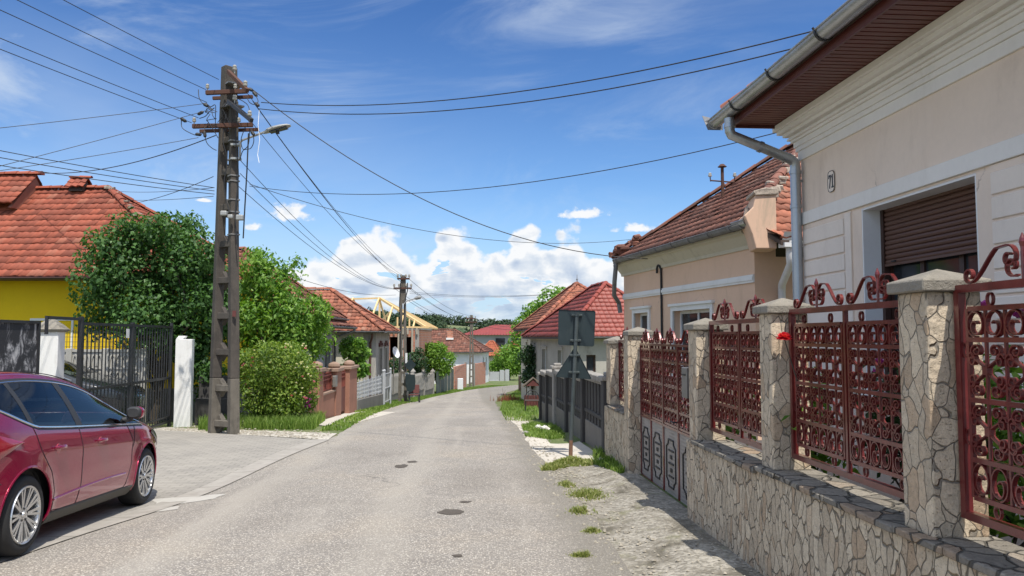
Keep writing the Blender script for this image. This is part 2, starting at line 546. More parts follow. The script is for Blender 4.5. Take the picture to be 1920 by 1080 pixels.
    col = g.mix(g.math('MULTIPLY', g.maprange(n, 0.36, 0.56), 0.75), col, g.ramp(g.sep(ch.outputs['Color'])[0], [(0, (0.15, 0.135, 0.108)), (1, (0.44, 0.405, 0.34))]))
    col = g.mix(g.maprange(g.noise(co, 2.6, 6, 0.7), 0.54, 0.7, 0, 0.75), col, (0.16, 0.155, 0.075))
    g.put(b.inputs['Base Color'], col); b.inputs['Roughness'].default_value = 0.92
    set_bump(g, b, g.math('ADD', g.math('MULTIPLY', n, 2.0), g.math('MULTIPLY', g.math('SUBTRACT', 1, ch.outputs['Distance']), 0.6)), 0.8, 0.02)
    M['path'] = m
    M['pale_concrete'] = plain('pale_concrete', (0.50, 0.455, 0.385), 0.92, 0.2, 2.0, bump=0.5, bscale=26, dirt=(0.25, 0.23, 0.17), dirt_amt=0.5)
    # earth with dry grass
    m, g, b = newmat('earth')
    co = objco(g)
    n = g.noise(co, 0.9, 7, 0.66)
    col = g.ramp(n, [(0.3, (0.07, 0.105, 0.028)), (0.48, (0.125, 0.165, 0.05)), (0.6, (0.20, 0.19, 0.085)), (0.74, (0.32, 0.28, 0.20))])
    col = g.mix(g.maprange(g.noise(co, 22, 4, 0.7), 0.4, 0.68, 0, 0.6), col, (0.055, 0.085, 0.022))
    g.put(b.inputs['Base Color'], col); b.inputs['Roughness'].default_value = 0.95
    set_bump(g, b, g.noise(co, 24, 5, 0.7), 0.8, 0.04)
    M['earth'] = m
    m, g, b = newmat('gravel')
    co = objco(g)
    ch = g.node('ShaderNodeTexVoronoi'); g.put(ch.inputs['Vector'], co); g.put(ch.inputs['Scale'], 22.0)
    col = g.ramp(g.sep(ch.outputs['Color'])[0], [(0, (0.30, 0.27, 0.22)), (1, (0.62, 0.57, 0.48))])
    col = g.mix(g.maprange(g.noise(co, 2.2, 5, 0.7), 0.56, 0.7, 0, 0.6), col, (0.17, 0.16, 0.08))
    g.put(b.inputs['Base Color'], col); b.inputs['Roughness'].default_value = 0.95
    set_bump(g, b, g.math('SUBTRACT', 1, ch.outputs['Distance']), 0.9, 0.03)
    M['gravel'] = m
    M['crumbs'] = plain('crumbs', (0.33, 0.295, 0.235), 0.95, 0.5, 9)
    M['soil'] = plain('soil', (0.085, 0.075, 0.07), 0.95, 0.35, 3, bump=0.7, bscale=40)
    # crazy-paved stone cladding
    def stone(name, scl, sq, c0, c1, mort, jw):
        m, g, b = newmat(name)
        co = objco(g)
        wob = g.vmath('MULTIPLY', g.vmath('SUBTRACT', g.node('ShaderNodeTexNoise').outputs['Color'], (0.5, 0.5, 0.5)), (0.10, 0.10, 0.16))
        nz = wob.node.inputs[0].links[0].from_node.inputs[0].links[0].from_node
        g.put(nz.inputs['Vector'], co); nz.inputs['Scale'].default_value = 5.0; nz.inputs['Detail'].default_value = 2.0
        v = g.vmath('MULTIPLY', g.vmath('ADD', co, wob), sq)
        vo = g.node('ShaderNodeTexVoronoi'); g.put(vo.inputs['Vector'], v); g.put(vo.inputs['Scale'], scl)
        de = g.voro(v, scl, 'DISTANCE_TO_EDGE')
        r = g.sep(vo.outputs['Color'])
        joint = g.maprange(de, jw, jw * 0.45)
        col = g.mix(r[0], c0, c1)
        col = g.mix(g.maprange(r[1], 0.72, 0.95, 0, 0.55), col, (0.40, 0.27, 0.17))
        col = g.mix(1.0, col, g.ramp(g.noise(co, 34, 5, 0.7), [(0.3, (0.78, 0.77, 0.75)), (0.65, (1.1, 1.08, 1.05))]), 'MULTIPLY')
        pits = g.maprange(g.noise(g.vmath('MULTIPLY', co, (1, 1, 2.4)), 60, 3, 0.7), 0.62, 0.70)
        col = g.mix(g.math('MULTIPLY', pits, 0.5), col, (0.16, 0.13, 0.10))
        col = g.mix(joint, col, mort)
        g.put(b.inputs['Base Color'], col); b.inputs['Roughness'].default_value = 0.88
        b.inputs['Specular IOR Level'].default_value = 0.25
        hgt = g.math('ADD', g.math('MULTIPLY', g.maprange(de, jw * 0.4, jw * 1.5), 1.0), g.math('SUBTRACT', g.math('MULTIPLY', g.noise(co, 26, 6, 0.7), 0.5), g.math('MULTIPLY', pits, 0.4)))
        hgt = g.math('ADD', hgt, g.math('MULTIPLY', r[2], 0.5))
        set_bump(g, b, hgt, 1.0, 0.028)
        return m
    M['stone'] = stone('stone_cladding', 14.5, (1.0, 1.0, 0.48), (0.49, 0.415, 0.315), (0.67, 0.58, 0.445), (0.25, 0.215, 0.165), 0.030)
    M['stone_pillar'] = stone('pillar_stone', 10.0, (1.25, 1.25, 0.72), (0.46, 0.39, 0.30), (0.68, 0.575, 0.435), (0.28, 0.245, 0.20), 0.020)
    M['slate'] = stone('ledge_stone', 6.0, (1.0, 1.0, 1.0), (0.19, 0.177, 0.155), (0.31, 0.285, 0.245), (0.10, 0.093, 0.08), 0.04)
    M['cap'] = plain('cap_concrete', (0.25, 0.225, 0.185), 0.92, 0.3, 9, bump=0.8, bscale=70, dirt=(0.14, 0.13, 0.10), dirt_amt=0.6, bdist=0.015)
    # painted iron
    m, g, b = newmat('red_iron')
    co = objco(g)
    n = g.noise(co, 8, 6, 0.65)
    col = g.ramp(n, [(0.3, (0.080, 0.010, 0.011)), (0.55, (0.145, 0.018, 0.018)), (0.75, (0.20, 0.034, 0.030))])
    col = g.mix(g.maprange(g.noise(co, 38, 4, 0.7), 0.66, 0.76, 0, 0.7), col, (0.10, 0.045, 0.025))
    g.put(b.inputs['Base Color'], col); b.inputs['Roughness'].default_value = 0.30; b.inputs['Coat Weight'].default_value = 0.6; b.inputs['Coat Roughness'].default_value = 0.12
    b.inputs['Metallic'].default_value = 0.15
    set_bump(g, b, g.noise(co, 90, 3), 0.15, 0.004)
    M['iron'] = m
    m, g, b = newmat('gate_sheet')
    co = objco(g)
    vo = g.voro(g.vmath('MULTIPLY', co, (1, 1, 0.7)), 36, 'F1', 0.0)
    col = g.ramp(g.noise(co, 4, 5), [(0.3, (0.30, 0.275, 0.25)), (0.7, (0.40, 0.37, 0.34))])
    col = g.mix(g.maprange(vo, 0.36, 0.26, 0, 0.55), col, (0.13, 0.115, 0.10))
    g.put(b.inputs['Base Color'], col); b.inputs['Roughness'].default_value = 0.55; b.inputs['Metallic'].default_value = 0.2
    set_bump(g, b, vo, 0.4, 0.01)
    M['gate_sheet'] = m
    M['dark_iron'] = plain('dark_iron', (0.022, 0.022, 0.024), 0.5, 0.3, 8, bump=0.1)
    M['gunmetal'] = plain('gunmetal', (0.25, 0.24, 0.22), 0.5, 0.2, 10, metal=0.5)
    # plasters
    def plaster(name, c, dirt=(0.3, 0.27, 0.22), amt=0.25, var=0.07, bump=0.22):
        return plain(name, c, 0.92, var, 1.3, bump=bump, bscale=110, dirt=dirt, dirt_amt=amt, spec=0.2, bdist=0.006)
    M['cast_panel'] = plaster('cast_panel', (0.40, 0.385, 0.34), (0.2, 0.19, 0.16), 0.5)
    M['pink_wall'] = plaster('pink_plaster', (0.83, 0.695, 0.58), (0.50, 0.39, 0.31), 0.32)
    M['pink_light'] = plaster('pale_pink_plaster', (0.85, 0.755, 0.665), (0.56, 0.46, 0.38), 0.3)
    M['white_band'] = plaster('white_render', (0.84, 0.81, 0.765), (0.50, 0.46, 0.40), 0.2)
    M['reveal_white'] = plaster('white_reveal', (0.80, 0.80, 0.80), (0.5, 0.5, 0.5), 0.08)
    M['peach'] = plaster('peach_plaster', (0.70, 0.485, 0.345), (0.45, 0.31, 0.22), 0.25)
    # hairline cracks and a few patched spots in the near facade
    for k_ in ('pink_wall', 'peach'):
        g = NT(M[k_].node_tree); b = g.n['Principled BSDF']; co = objco(g)
        src = b.inputs['Base Color'].links[0].from_socket
        ck = g.voro(g.vmath('ADD', co, g.vmath('MULTIPLY', g.noise(co, 3.0, 5), (0.5, 0.5, 0.5))), 0.7, 'DISTANCE_TO_EDGE')
        cm = g.math('MULTIPLY', g.maprange(ck, 0.006, 0.001), g.maprange(g.noise(co, 0.9, 2), 0.50, 0.62, 0, 0.6))
        c2 = g.mix(cm, src, (0.20, 0.15, 0.12))
        c2 = g.mix(g.maprange(g.noise(co, 0.8, 2, 0.4), 0.60, 0.63, 0, 0.22), c2, (0.86, 0.74, 0.64) if k_ == 'pink_wall' else (0.72, 0.53, 0.40))
        g.put(b.inputs['Base Color'], c2)
    M['peach_worn'] = plaster('worn_peach_plaster', (0.66, 0.45, 0.32), (0.32, 0.27, 0.2), 0.75)
    M['white_trim'] = plaster('white_trim', (0.74, 0.73, 0.70), (0.5, 0.47, 0.42), 0.3)
    M['yellow'] = plaster('yellow_plaster', (0.78, 0.52, 0.018), (0.66, 0.42, 0.02), 0.2)
    M['grey_wall'] = plaster('grey_plaster', (0.36, 0.36, 0.36), (0.22, 0.21, 0.19), 0.4)
    M['cream_wall'] = plaster('cream_plaster', (0.56, 0.51, 0.40), (0.30, 0.27, 0.20), 0.6)
    M['old_wall'] = plaster('old_grey_plaster', (0.40, 0.375, 0.33), (0.20, 0.18, 0.15), 0.8, 0.2, 0.5)
    M['white_wall'] = plaster('white_plaster', (0.76, 0.76, 0.75), (0.5, 0.48, 0.44), 0.2)
    M['white_post'] = plaster('whitewash', (0.74, 0.73, 0.70), (0.34, 0.31, 0.26), 0.45, 0.1, 0.6)
    M['terracotta'] = plaster('terracotta_render', (0.30, 0.150, 0.105), (0.20, 0.12, 0.08), 0.6, 0.15)
    M['terracotta_cap'] = plaster('terracotta_cap', (0.30, 0.205, 0.155), (0.2, 0.14, 0.1), 0.6)
    M['grey_cement'] = plaster('grey_cement', (0.185, 0.172, 0.152), (0.12, 0.115, 0.10), 0.6, 0.2, 0.6)
    M['pole_concrete'] = plain('pole_concrete', (0.135, 0.119, 0.096), 0.93, 0.35, 5, bump=0.7, bscale=60, dirt=(0.055, 0.048, 0.04), dirt_amt=0.9)
    M['pole_dark'] = plain('pole_dark', (0.075, 0.064, 0.053), 0.93, 0.4, 4, bump=0.7, bscale=50, dirt=(0.035, 0.03, 0.026), dirt_amt=0.8)
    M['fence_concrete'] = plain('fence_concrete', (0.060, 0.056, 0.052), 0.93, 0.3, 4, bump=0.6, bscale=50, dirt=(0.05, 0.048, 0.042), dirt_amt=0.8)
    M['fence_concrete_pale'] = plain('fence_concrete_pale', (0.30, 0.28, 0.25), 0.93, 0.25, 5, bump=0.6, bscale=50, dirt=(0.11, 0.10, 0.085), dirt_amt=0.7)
    # tiles
    def tile(name, c, moss=0.3, dark=(0.10, 0.06, 0.045), spread=0.35, rough=0.8):
        m, g, b = newmat(name)
        co = objco(g)
        ri = g.node('ShaderNodeNewGeometry').outputs['Random Per Island']
        col = g.ramp(ri, [(0.0, sc(c, 1 - spread)), (0.5, c), (0.93, sc(c, 1 + spread * 0.7)), (1.0, (c[0] * 1.15, c[1] * 1.7, c[2] * 2.0))])
        n = g.noise(co, 1.3, 6, 0.68, 0.3)
        col = g.mix(g.maprange(n, 0.46, 0.72, 0, moss), col, dark)
        n2 = g.noise(co, 17, 5, 0.7)
        col = g.mix(g.maprange(n2, 0.56, 0.72, 0, moss * 0.9), col, dark)
        col = g.mix(g.maprange(g.noise(co, 9, 4, 0.7), 0.70, 0.78, 0, moss * 0.8), col, (0.42, 0.40, 0.34))
        g.put(b.inputs['Base Color'], col); b.inputs['Roughness'].default_value = rough
        set_bump(g, b, g.noise(co, 60, 4), 0.3, 0.01)
        return m
    M['tile_orange'] = tile('orange_tile', (0.285, 0.070, 0.036), 0.34, (0.13, 0.05, 0.036), 0.30)
    M['tile_old'] = tile('old_brown_tile', (0.185, 0.072, 0.046), 0.6, (0.085, 0.055, 0.043), 0.42)
    M['tile_mid'] = tile('weathered_tile', (0.245, 0.090, 0.056), 0.5, (0.12, 0.07, 0.05), 0.4)
    M['tile_red'] = tile('red_tile', (0.26, 0.050, 0.031), 0.16, (0.2, 0.05, 0.035), 0.12, 0.55)
    M['tile_worn'] = tile('worn_orange_tile', (0.315, 0.108, 0.060), 0.5, (0.14, 0.08, 0.055), 0.4)
    M['tile_bright'] = tile('bright_orange_tile', (0.36, 0.095, 0.042), 0.15, (0.3, 0.1, 0.05), 0.2)
    M['red_metal_roof'] = plain('red_metal_roof', (0.25, 0.045, 0.035), 0.55, 0.15, 0.6)
    M['mortar'] = plain('mortar', (0.36, 0.30, 0.24), 0.95, 0.4, 14, bump=0.8, bscale=40, dirt=(0.12, 0.09, 0.07), dirt_amt=0.8)
    # bricks
    m, g, b = newmat('hollow_brick')
    co = objco(g)
    br = g.node('ShaderNodeTexBrick')
    xyz = g.sep(co)
    g.put(br.inputs['Vector'], g.comb(g.math('ADD', xyz[0], xyz[1]), xyz[2], 0.0))
    br.inputs['Scale'].default_value = 1.0; br.inputs['Brick Width'].default_value = 0.32; br.inputs['Row Height'].default_value = 0.2
    br.inputs['Mortar Size'].default_value = 0.012
    br.inputs['Color1'].default_value = (0.40, 0.145, 0.085, 1); br.inputs['Color2'].default_value = (0.48, 0.21, 0.13, 1)
    br.inputs['Mortar'].default_value = (0.33, 0.29, 0.25, 1)
    col = g.mix(g.maprange(g.noise(co, 4, 5, 0.7), 0.55, 0.72, 0, 0.6), br.outputs['Color'], (0.42, 0.34, 0.28))
    g.put(b.inputs['Base Color'], col); b.inputs['Roughness'].default_value = 0.9
    M['brick'] = m
    M['zinc'] = plain('zinc', (0.42, 0.44, 0.46), 0.38, 0.22, 3.5, metal=0.85, bump=0.05, bscale=14)
    M['old_zinc'] = plain('old_zinc', (0.20, 0.20, 0.205), 0.6, 0.35, 6, metal=0.4, dirt=(0.09, 0.07, 0.06), dirt_amt=0.7)
    M['white_pipe'] = plain('white_pipe', (0.68, 0.68, 0.67), 0.4, 0.1, 5)
    M['soffit'] = plain('brown_soffit', (0.125, 0.036, 0.028), 0.5, 0.15, 4)
    M['fascia'] = plain('brown_fascia', (0.10, 0.026, 0.022), 0.45, 0.12, 4)
    M['shutter'] = plain('brown_shutter', (0.125, 0.062, 0.043), 0.5, 0.14, 4)
    M['brown_frame'] = plain('brown_frame', (0.055, 0.026, 0.019), 0.45, 0.15, 6)
    M['dark_wood'] = plain('dark_wood', (0.055, 0.036, 0.026), 0.75, 0.3, 10, bump=0.3)
    M['grey_wood'] = plain('grey_wood', (0.15, 0.115, 0.085), 0.85, 0.35, 10, bump=0.4)
    M['new_timber'] = plain('new_timber', (0.66, 0.46, 0.22), 0.75, 0.14, 5)
    M['grey_timber'] = plain('grey_timber', (0.36, 0.31, 0.24), 0.85, 0.2, 6)
    def glass(name, c, rough=0.06):
        m, g, b = newmat(name)
        co = objco(g)
        g.put(b.inputs['Base Color'], g.ramp(g.noise(co, 2.0, 3), [(0.35, sc(c, 0.7)), (0.65, sc(c, 1.3))]))
        b.inputs['Roughness'].default_value = rough
        b.inputs['Specular IOR Level'].default_value = 0.42
        return m
    M['glass'] = glass('window_glass', (0.03, 0.036, 0.042))
    M['car_glass'] = glass('car_glass', (0.016, 0.026, 0.032), 0.03)
    M['seat_cloth'] = plain('seat_cloth', (0.085, 0.085, 0.085), 0.9, 0.2, 20)
    m, g, b = newmat('side_glass')
    tr = g.node('ShaderNodeBsdfTransparent'); g.put(tr.inputs[0], g.ramp(g.noise(objco(g), 2.0, 3), [(0.3, (0.66, 0.76, 0.76)), (0.7, (0.74, 0.83, 0.83))]))
    gl = g.node('ShaderNodeBsdfGlossy'); gl.inputs['Roughness'].default_value = 0.02
    fr = g.node('ShaderNodeFresnel'); fr.inputs[0].default_value = 1.5
    mx = g.node('ShaderNodeMixShader'); g.l.new(fr.outputs[0], mx.inputs[0]); g.l.new(tr.outputs[0], mx.inputs[1]); g.l.new(gl.outputs[0], mx.inputs[2])
    g.l.new(mx.outputs[0], g.n['Material Output'].inputs[0]); g.n.remove(b)
    M['side_glass'] = m
    # car
    m, g, b = newmat('cherry_paint')
    co = objco(g)
    fl = g.noise(co, 900, 1, 0.5)
    g.put(b.inputs['Base Color'], g.ramp(fl, [(0.3, (0.22, 0.0015, 0.030)), (0.7, (0.36, 0.003, 0.052))]))
    b.inputs['Metallic'].default_value = 0.5; b.inputs['Roughness'].default_value = 0.27
    b.inputs['Coat Weight'].default_value = 1.0; b.inputs['Coat Roughness'].default_value = 0.03
    M['car_paint'] = m
    M['black_paint'] = plain('black_paint', (0.012, 0.014, 0.017), 0.25, 0.2, 4, coat=1.0)
    M['rubber'] = plain('tyre_rubber', (0.022, 0.022, 0.022), 0.8, 0.25, 9)
    M['black_plastic'] = plain('black_plastic', (0.028, 0.028, 0.029), 0.6, 0.2, 9)
    M['sill_plastic'] = plain('dusty_sill', (0.085, 0.08, 0.07), 0.7, 0.25, 5)
    M['alloy'] = plain('alloy', (0.62, 0.62, 0.61), 0.3, 0.1, 6, metal=0.8)
    M['chrome'] = plain('chrome', (0.75, 0.75, 0.75), 0.15, 0.05, 6, metal=1.0)
    M['tail_lens'] = plain('tail_lens', (0.30, 0.010, 0.022), 0.15, 0.2, 6, coat=1.0)
    M['pink_cloth'] = plain('pink_cloth', (0.55, 0.22, 0.25), 0.8, 0.2, 6)
    # metalwork, signs
    M['sign_back'] = plain('sign_back', (0.017, 0.029, 0.032), 0.48, 0.14, 3, bump=0.05, bscale=20, dirt=(0.08, 0.09, 0.085), dirt_amt=0.3)
    M['sign_pole'] = plain('sign_pole', (0.07, 0.085, 0.085), 0.5, 0.2, 6, metal=0.3)
    M['rust'] = plain('rusty_pole', (0.16, 0.085, 0.05), 0.85, 0.4, 20, bump=0.4)
    M['rusty_iron'] = plain('rusty_iron', (0.085, 0.036, 0.022), 0.85, 0.4, 12, bump=0.4)
    M['porcelain'] = plain('porcelain', (0.40, 0.38, 0.33), 0.25, 0.15, 9)
    M['cable'] = plain('cable', (0.018, 0.018, 0.020), 0.6, 0.2, 9)
    M['lamp_grey'] = plain('lamp_grey', (0.36, 0.36, 0.34), 0.5, 0.15, 9, metal=0.3)
    M['lamp_lens'] = plain('lamp_lens', (0.05, 0.05, 0.055), 0.2, 0.2, 9)
    M['white_strip'] = plain('white_strip', (0.78, 0.78, 0.76), 0.5, 0.05, 9)
    M['paper'] = plain('paper', (0.74, 0.72, 0.70), 0.8, 0.08, 20)
    M['white_paint'] = plain('white_paint', (0.72, 0.73, 0.74), 0.5, 0.1, 6, dirt=(0.4, 0.38, 0.34), dirt_amt=0.4)
    M['wire_white'] = plain('wire_white', (0.40, 0.41, 0.42), 0.5, 0.1, 6, dirt=(0.25, 0.23, 0.2), dirt_amt=0.4)
    M['green_sheet'] = plain('green_sheet', (0.045, 0.062, 0.052), 0.6, 0.25, 3)
    M['rock'] = plain('white_rock', (0.62, 0.59, 0.54), 0.9, 0.2, 8, bump=0.6, bscale=30)
    M['red_wood'] = plain('red_wood', (0.11, 0.030, 0.025), 0.75, 0.3, 8)
    M['red_metal'] = plain('brownred_metal', (0.20, 0.05, 0.035), 0.6, 0.25, 6)
    M['brown_door'] = plain('brown_door', (0.13, 0.045, 0.035), 0.6, 0.15, 5)
    # notice board with torn posters
    m, g, b = newmat('torn_posters')
    co = objco(g)
    n = g.noise(g.vmath('MULTIPLY', co, (1, 1.0, 0.55)), 4.5, 8, 0.72, 0.6)
    col = g.ramp(n, [(0.50, (0.022, 0.023, 0.026)), (0.55, (0.10, 0.10, 0.105)), (0.60, (0.32, 0.32, 0.32)), (0.68, (0.52, 0.51, 0.49))])
    g.put(b.inputs['Base Color'], col); b.inputs['Roughness'].default_value = 0.8
    M['posters'] = m
    # bark, leaves
    M['bark'] = plain('bark', (0.075, 0.060, 0.045), 0.95, 0.4, 12, bump=0.8, bscale=50)
    def leaf(name, c0, c1, c2, trans=0.35, rough=0.5):
        m, g, b = newmat(name)
        ri = g.node('ShaderNodeNewGeometry').outputs['Random Per Island']
        co = objco(g)
        col = g.ramp(ri, [(0.0, c0), (0.55, c1), (1.0, c2)])
        g.put(b.inputs['Base Color'], col); b.inputs['Roughness'].default_value = rough
        b.inputs['Specular IOR Level'].default_value = 0.35
        tr = g.node('ShaderNodeBsdfTranslucent')
        g.put(tr.inputs[0], g.mix(1.0, col, (1.25, 1.35, 0.5), 'MULTIPLY'))
        mx = g.node('ShaderNodeMixShader'); mx.inputs[0].default_value = trans
        g.l.new(b.outputs[0], mx.inputs[1]); g.l.new(tr.outputs[0], mx.inputs[2])
        g.l.new(mx.outputs[0], g.n['Material Output'].inputs[0])
        return m
    M['leaf_dark'] = leaf('lilac_leaf', (0.030, 0.078, 0.022), (0.075, 0.165, 0.042), (0.115, 0.225, 0.062), 0.36, 0.52)
    M['leaf_mid'] = leaf('ash_leaf', (0.075, 0.17, 0.026), (0.15, 0.29, 0.045), (0.27, 0.42, 0.080), 0.42)
    M['leaf_light'] = leaf('light_leaf', (0.095, 0.19, 0.024), (0.15, 0.28, 0.036), (0.22, 0.37, 0.060), 0.42)
    M['leaf_rose'] = leaf('rose_leaf', (0.085, 0.155, 0.022), (0.165, 0.255, 0.036), (0.30, 0.38, 0.075), 0.36)
    M['leaf_deep'] = leaf('deep_leaf', (0.022, 0.050, 0.018), (0.034, 0.075, 0.026), (0.055, 0.11, 0.036), 0.25)
    M['leaf_far'] = leaf('far_leaf', (0.022, 0.042, 0.018), (0.033, 0.060, 0.024), (0.052, 0.085, 0.034), 0.1, 0.8)
    M['leaf_red'] = leaf('red_stem', (0.12, 0.035, 0.02), (0.2, 0.06, 0.035), (0.26, 0.10, 0.05), 0.2)
    M['grass'] = leaf('grass_blade', (0.105, 0.175, 0.030), (0.175, 0.280, 0.050), (0.30, 0.38, 0.10), 0.4)
    M['grass_dry'] = leaf('dry_grass_blade', (0.15, 0.18, 0.04), (0.24, 0.29, 0.07), (0.42, 0.38, 0.18), 0.3)
    M['petal_red'] = leaf('red_petal', (0.50, 0.012, 0.03), (0.68, 0.025, 0.05), (0.75, 0.06, 0.09), 0.3)
    M['petal_pink'] = leaf('pink_petal', (0.50, 0.10, 0.16), (0.62, 0.20, 0.26), (0.72, 0.36, 0.40), 0.3)
    M['petal_white'] = leaf('cream_petal', (0.66, 0.62, 0.44), (0.74, 0.70, 0.52), (0.78, 0.76, 0.64), 0.3)
    M['petal_orange'] = leaf('orange_petal', (0.70, 0.10, 0.03), (0.78, 0.16, 0.05), (0.80, 0.26, 0.1), 0.3)
    M['petal_violet'] = leaf('violet_petal', (0.25, 0.02, 0.20), (0.35, 0.04, 0.28), (0.45, 0.10, 0.36), 0.3)
    # hills
    m, g, b = newmat('hill_green')
    co = objco(g)
    n = g.noise(co, 0.012, 5, 0.6)
    col = g.ramp(n, [(0.40, (0.035, 0.060, 0.026)), (0.52, (0.055, 0.085, 0.035)), (0.58, (0.15, 0.165, 0.07)), (0.7, (0.10, 0.13, 0.05))])
    g.put(b.inputs['Base Color'], col); b.inputs['Roughness'].default_value = 1.0
    M['hill'] = m
build_materials()
# ------------------------------------------------------------------ builders shared by several things
def tile_slope(poly, tw=0.23, th=0.33, wave=0.030, lift=0.028, seed=1, jit=0.006):
    """tiles of one convex roof slope; poly[0]->poly[1] is the eave. returns V, F"""
    rnd = random.Random(seed)
    P = [Vector(p) for p in poly]
    o = P[0]; U = (P[1] - P[0]).normalized()
    nrm = None
    for k in range(2, len(P)):
        c = U.cross(P[k] - o)
        if c.length > 1e-4: nrm = c.normalized(); break
    if nrm.z < 0: nrm = -nrm
    Vd = nrm.cross(U)
    if Vd.z < 0: Vd = -Vd
    uv = [((p - o).dot(U), (p - o).dot(Vd)) for p in P]
    vmax = max(v for _, v in uv)
    def rng(v):
        v = min(max(v, 0.0), vmax - 1e-4)
        us = []
        for (a, b), (c, d) in zip(uv, uv[1:] + uv[:1]):
            if abs(b - d) < 1e-9:
                if abs(b - v) < 1e-6: us += [a, c]
                continue
            t = (v - b) / (d - b)
            if -1e-6 <= t <= 1 + 1e-6: us.append(a + (c - a) * t)
        return (min(us), max(us)) if us else (0, 0)
    V, F = [], []
    rows = int(math.ceil(vmax / th))
    prof = [(0.0, 0.35), (0.22, 1.0), (0.45, 0.9), (0.66, 0.1), (0.84, -0.15), (1.0, 0.35)]
    np_ = len(prof)
    umin = min(u for u, _ in uv); umax = max(u for u, _ in uv)
    for r in range(rows):
        v0, v1 = r * th, min((r + 1) * th + 0.05, vmax + 0.02)
        a0, b0 = rng(v0 + 0.02); a1, b1 = rng(v1)
        n = int((umax - umin) / tw) + 2
        rj = rnd.uniform(-0.01, 0.01)
        for c in range(-1, n):
            u0 = umin + c * tw + rj
            if u0 + tw < min(a0, a1) or u0 > max(b0, b1): continue
            dv, dl, dr = rnd.gauss(0, jit * 1.5), rnd.gauss(0, jit), rnd.gauss(0, jit)
            base = len(V)
            lo, hi, lip = [], [], []
            for (s, h) in prof:
                u = u0 + s * tw
                ua = min(max(u, a0), b0); ub = min(max(u, a1), b1)
                hh = h * wave
                lo.append(o + U * ua + Vd * (v0 + dv) + nrm * (hh + lift + dl + dr * s))
                hi.append(o + U * ub + Vd * v1 + nrm * (hh * 0.9 - 0.004))
                lip.append(o + U * ua + Vd * (v0 + dv + 0.012) + nrm * (hh + lift + dl - 0.05))
            if (lo[0] - lo[-1]).length < 0.02 and (hi[0] - hi[-1]).length < 0.02: continue
            V += lo + hi + lip
            for k in range(np_ - 1):
                F.append((base + k, base + k + 1, base + np_ + k + 1, base + np_ + k))
                F.append((base + k, base + 2 * np_ + k, base + 2 * np_ + k + 1, base + k + 1))
    return V, F

def tiles(name, slopes, m, parent, tw=0.23, th=0.33, seed=1, wave=0.03, lift=0.028, jit=0.006, label=None):
    AV, AF = [], []
    for i, s in enumerate(slopes):
        V, F = tile_slope(s, tw, th, wave, lift, seed * 7 + i, jit)
        b = len(AV)
        AV += V; AF += [tuple(k + b for k in f) for f in F]
    o = np_mesh(name, [tuple(v) for v in AV], AF, m, parent)
    if label: o['label'] = label
    return o

def ridge_caps(mb, a, b, r=0.12, seg=0.36, seed=3, jit=0.012):
    """half-round capping tiles along an edge"""
    rnd = random.Random(seed)
    a, b = Vector(a), Vector(b)
    L = (b - a).length
    d = (b - a).normalized()
    s = d.cross(Vector((0, 0, 1))).normalized()
    t = s.cross(d).normalized()
    n = max(1, int(L / seg))
    for i in range(n):
        p = a + d * (L * i / n); q = a + d * (L * (i + 1) / n + 0.05)
        ja = t * rnd.uniform(-jit, jit) + s * rnd.uniform(-jit, jit)
        vs, K = [], 6
        for (c, rr) in ((p, r * 1.12), (q, r * 0.9)):
            for k in range(K + 1):
                an = math.pi * k / K
                vs.append(c + ja + s * (math.cos(an) * rr) + t * (math.sin(an) * rr * 0.8 + 0.01))
        fs = [(k, k + 1, K + 2 + k, K + 1 + k) for k in range(K)]
        fs.append(tuple(range(K, -1, -1)))
        mb.add(vs, fs)

def slab(poly, dz=-0.03, th=0.07):
    """thin deck under a slope"""
    P = [Vector(p) + Vector((0, 0, dz - th)) for p in poly]
    return P, Vector((0, 0, th))

def unit_rand(rng, n):
    v = rng.normal(size=(n, 3)); return v / np.linalg.norm(v, axis=1)[:, None]
def norm_rows(a): return a / np.maximum(np.linalg.norm(a, axis=1)[:, None], 1e-9)

def leaf_cloud(blobs, n, L, seed=0, shell=0.55, wid=0.52, droop=0.25, up=0.45, bump=0.28, cut_low=None):
    """leaf-sized faces through the outer part of a set of ellipsoids"""
    rng = np.random.default_rng(seed)
    B = np.array([(b[0], b[1], b[2], b[3], *(b[4] if len(b) > 4 else (1, 1, 1))) for b in blobs], dtype=float)
    w = B[:, 3] ** 2; w /= w.sum()
    idx = rng.choice(len(B), n, p=w)
    d = unit_rand(rng, n)
    # uneven outline: sums of a few random waves over direction
    bw = np.zeros(n)
    for k in range(5):
        f = rng.normal(size=3) * (2.0 + 1.6 * k); ph = rng.uniform(0, 6.28)
        bw += np.sin(d @ f + ph + idx * 1.7) / (1.3 + 0.5 * k)
    rad = (1 - shell * rng.random(n) ** 1.6) * (1 + bump * bw / 2.0)
    c = B[idx, :3] + d * (B[idx, 3] * rad)[:, None] * B[idx, 4:7]
    if cut_low is not None:
        keep = c[:, 2] > cut_low
        c, d, idx = c[keep], d[keep], idx[keep]; n = len(c)
    nr = norm_rows(d * 0.6 + np.array([0, 0, up]) + unit_rand(rng, n) * 0.75)
    ax = norm_rows(np.cross(nr, unit_rand(rng, n)))
    ax[:, 2] -= droop; ax = norm_rows(ax)
    sd = norm_rows(np.cross(ax, nr)); nr = np.cross(sd, ax)
    l = (L * rng.uniform(0.6, 1.3, n))[:, None]
    v0 = c
    v1 = c + ax * l * 0.42 + sd * l * wid * 0.5 + nr * l * 0.07
    v2 = c + ax * l + nr * l * -0.10
    v3 = c + ax * l * 0.42 - sd * l * wid * 0.5 + nr * l * 0.07
    V = np.stack([v0, v1, v2, v3], 1).reshape(-1, 3)
    F = np.arange(4 * n).reshape(-1, 4)
    return V, F
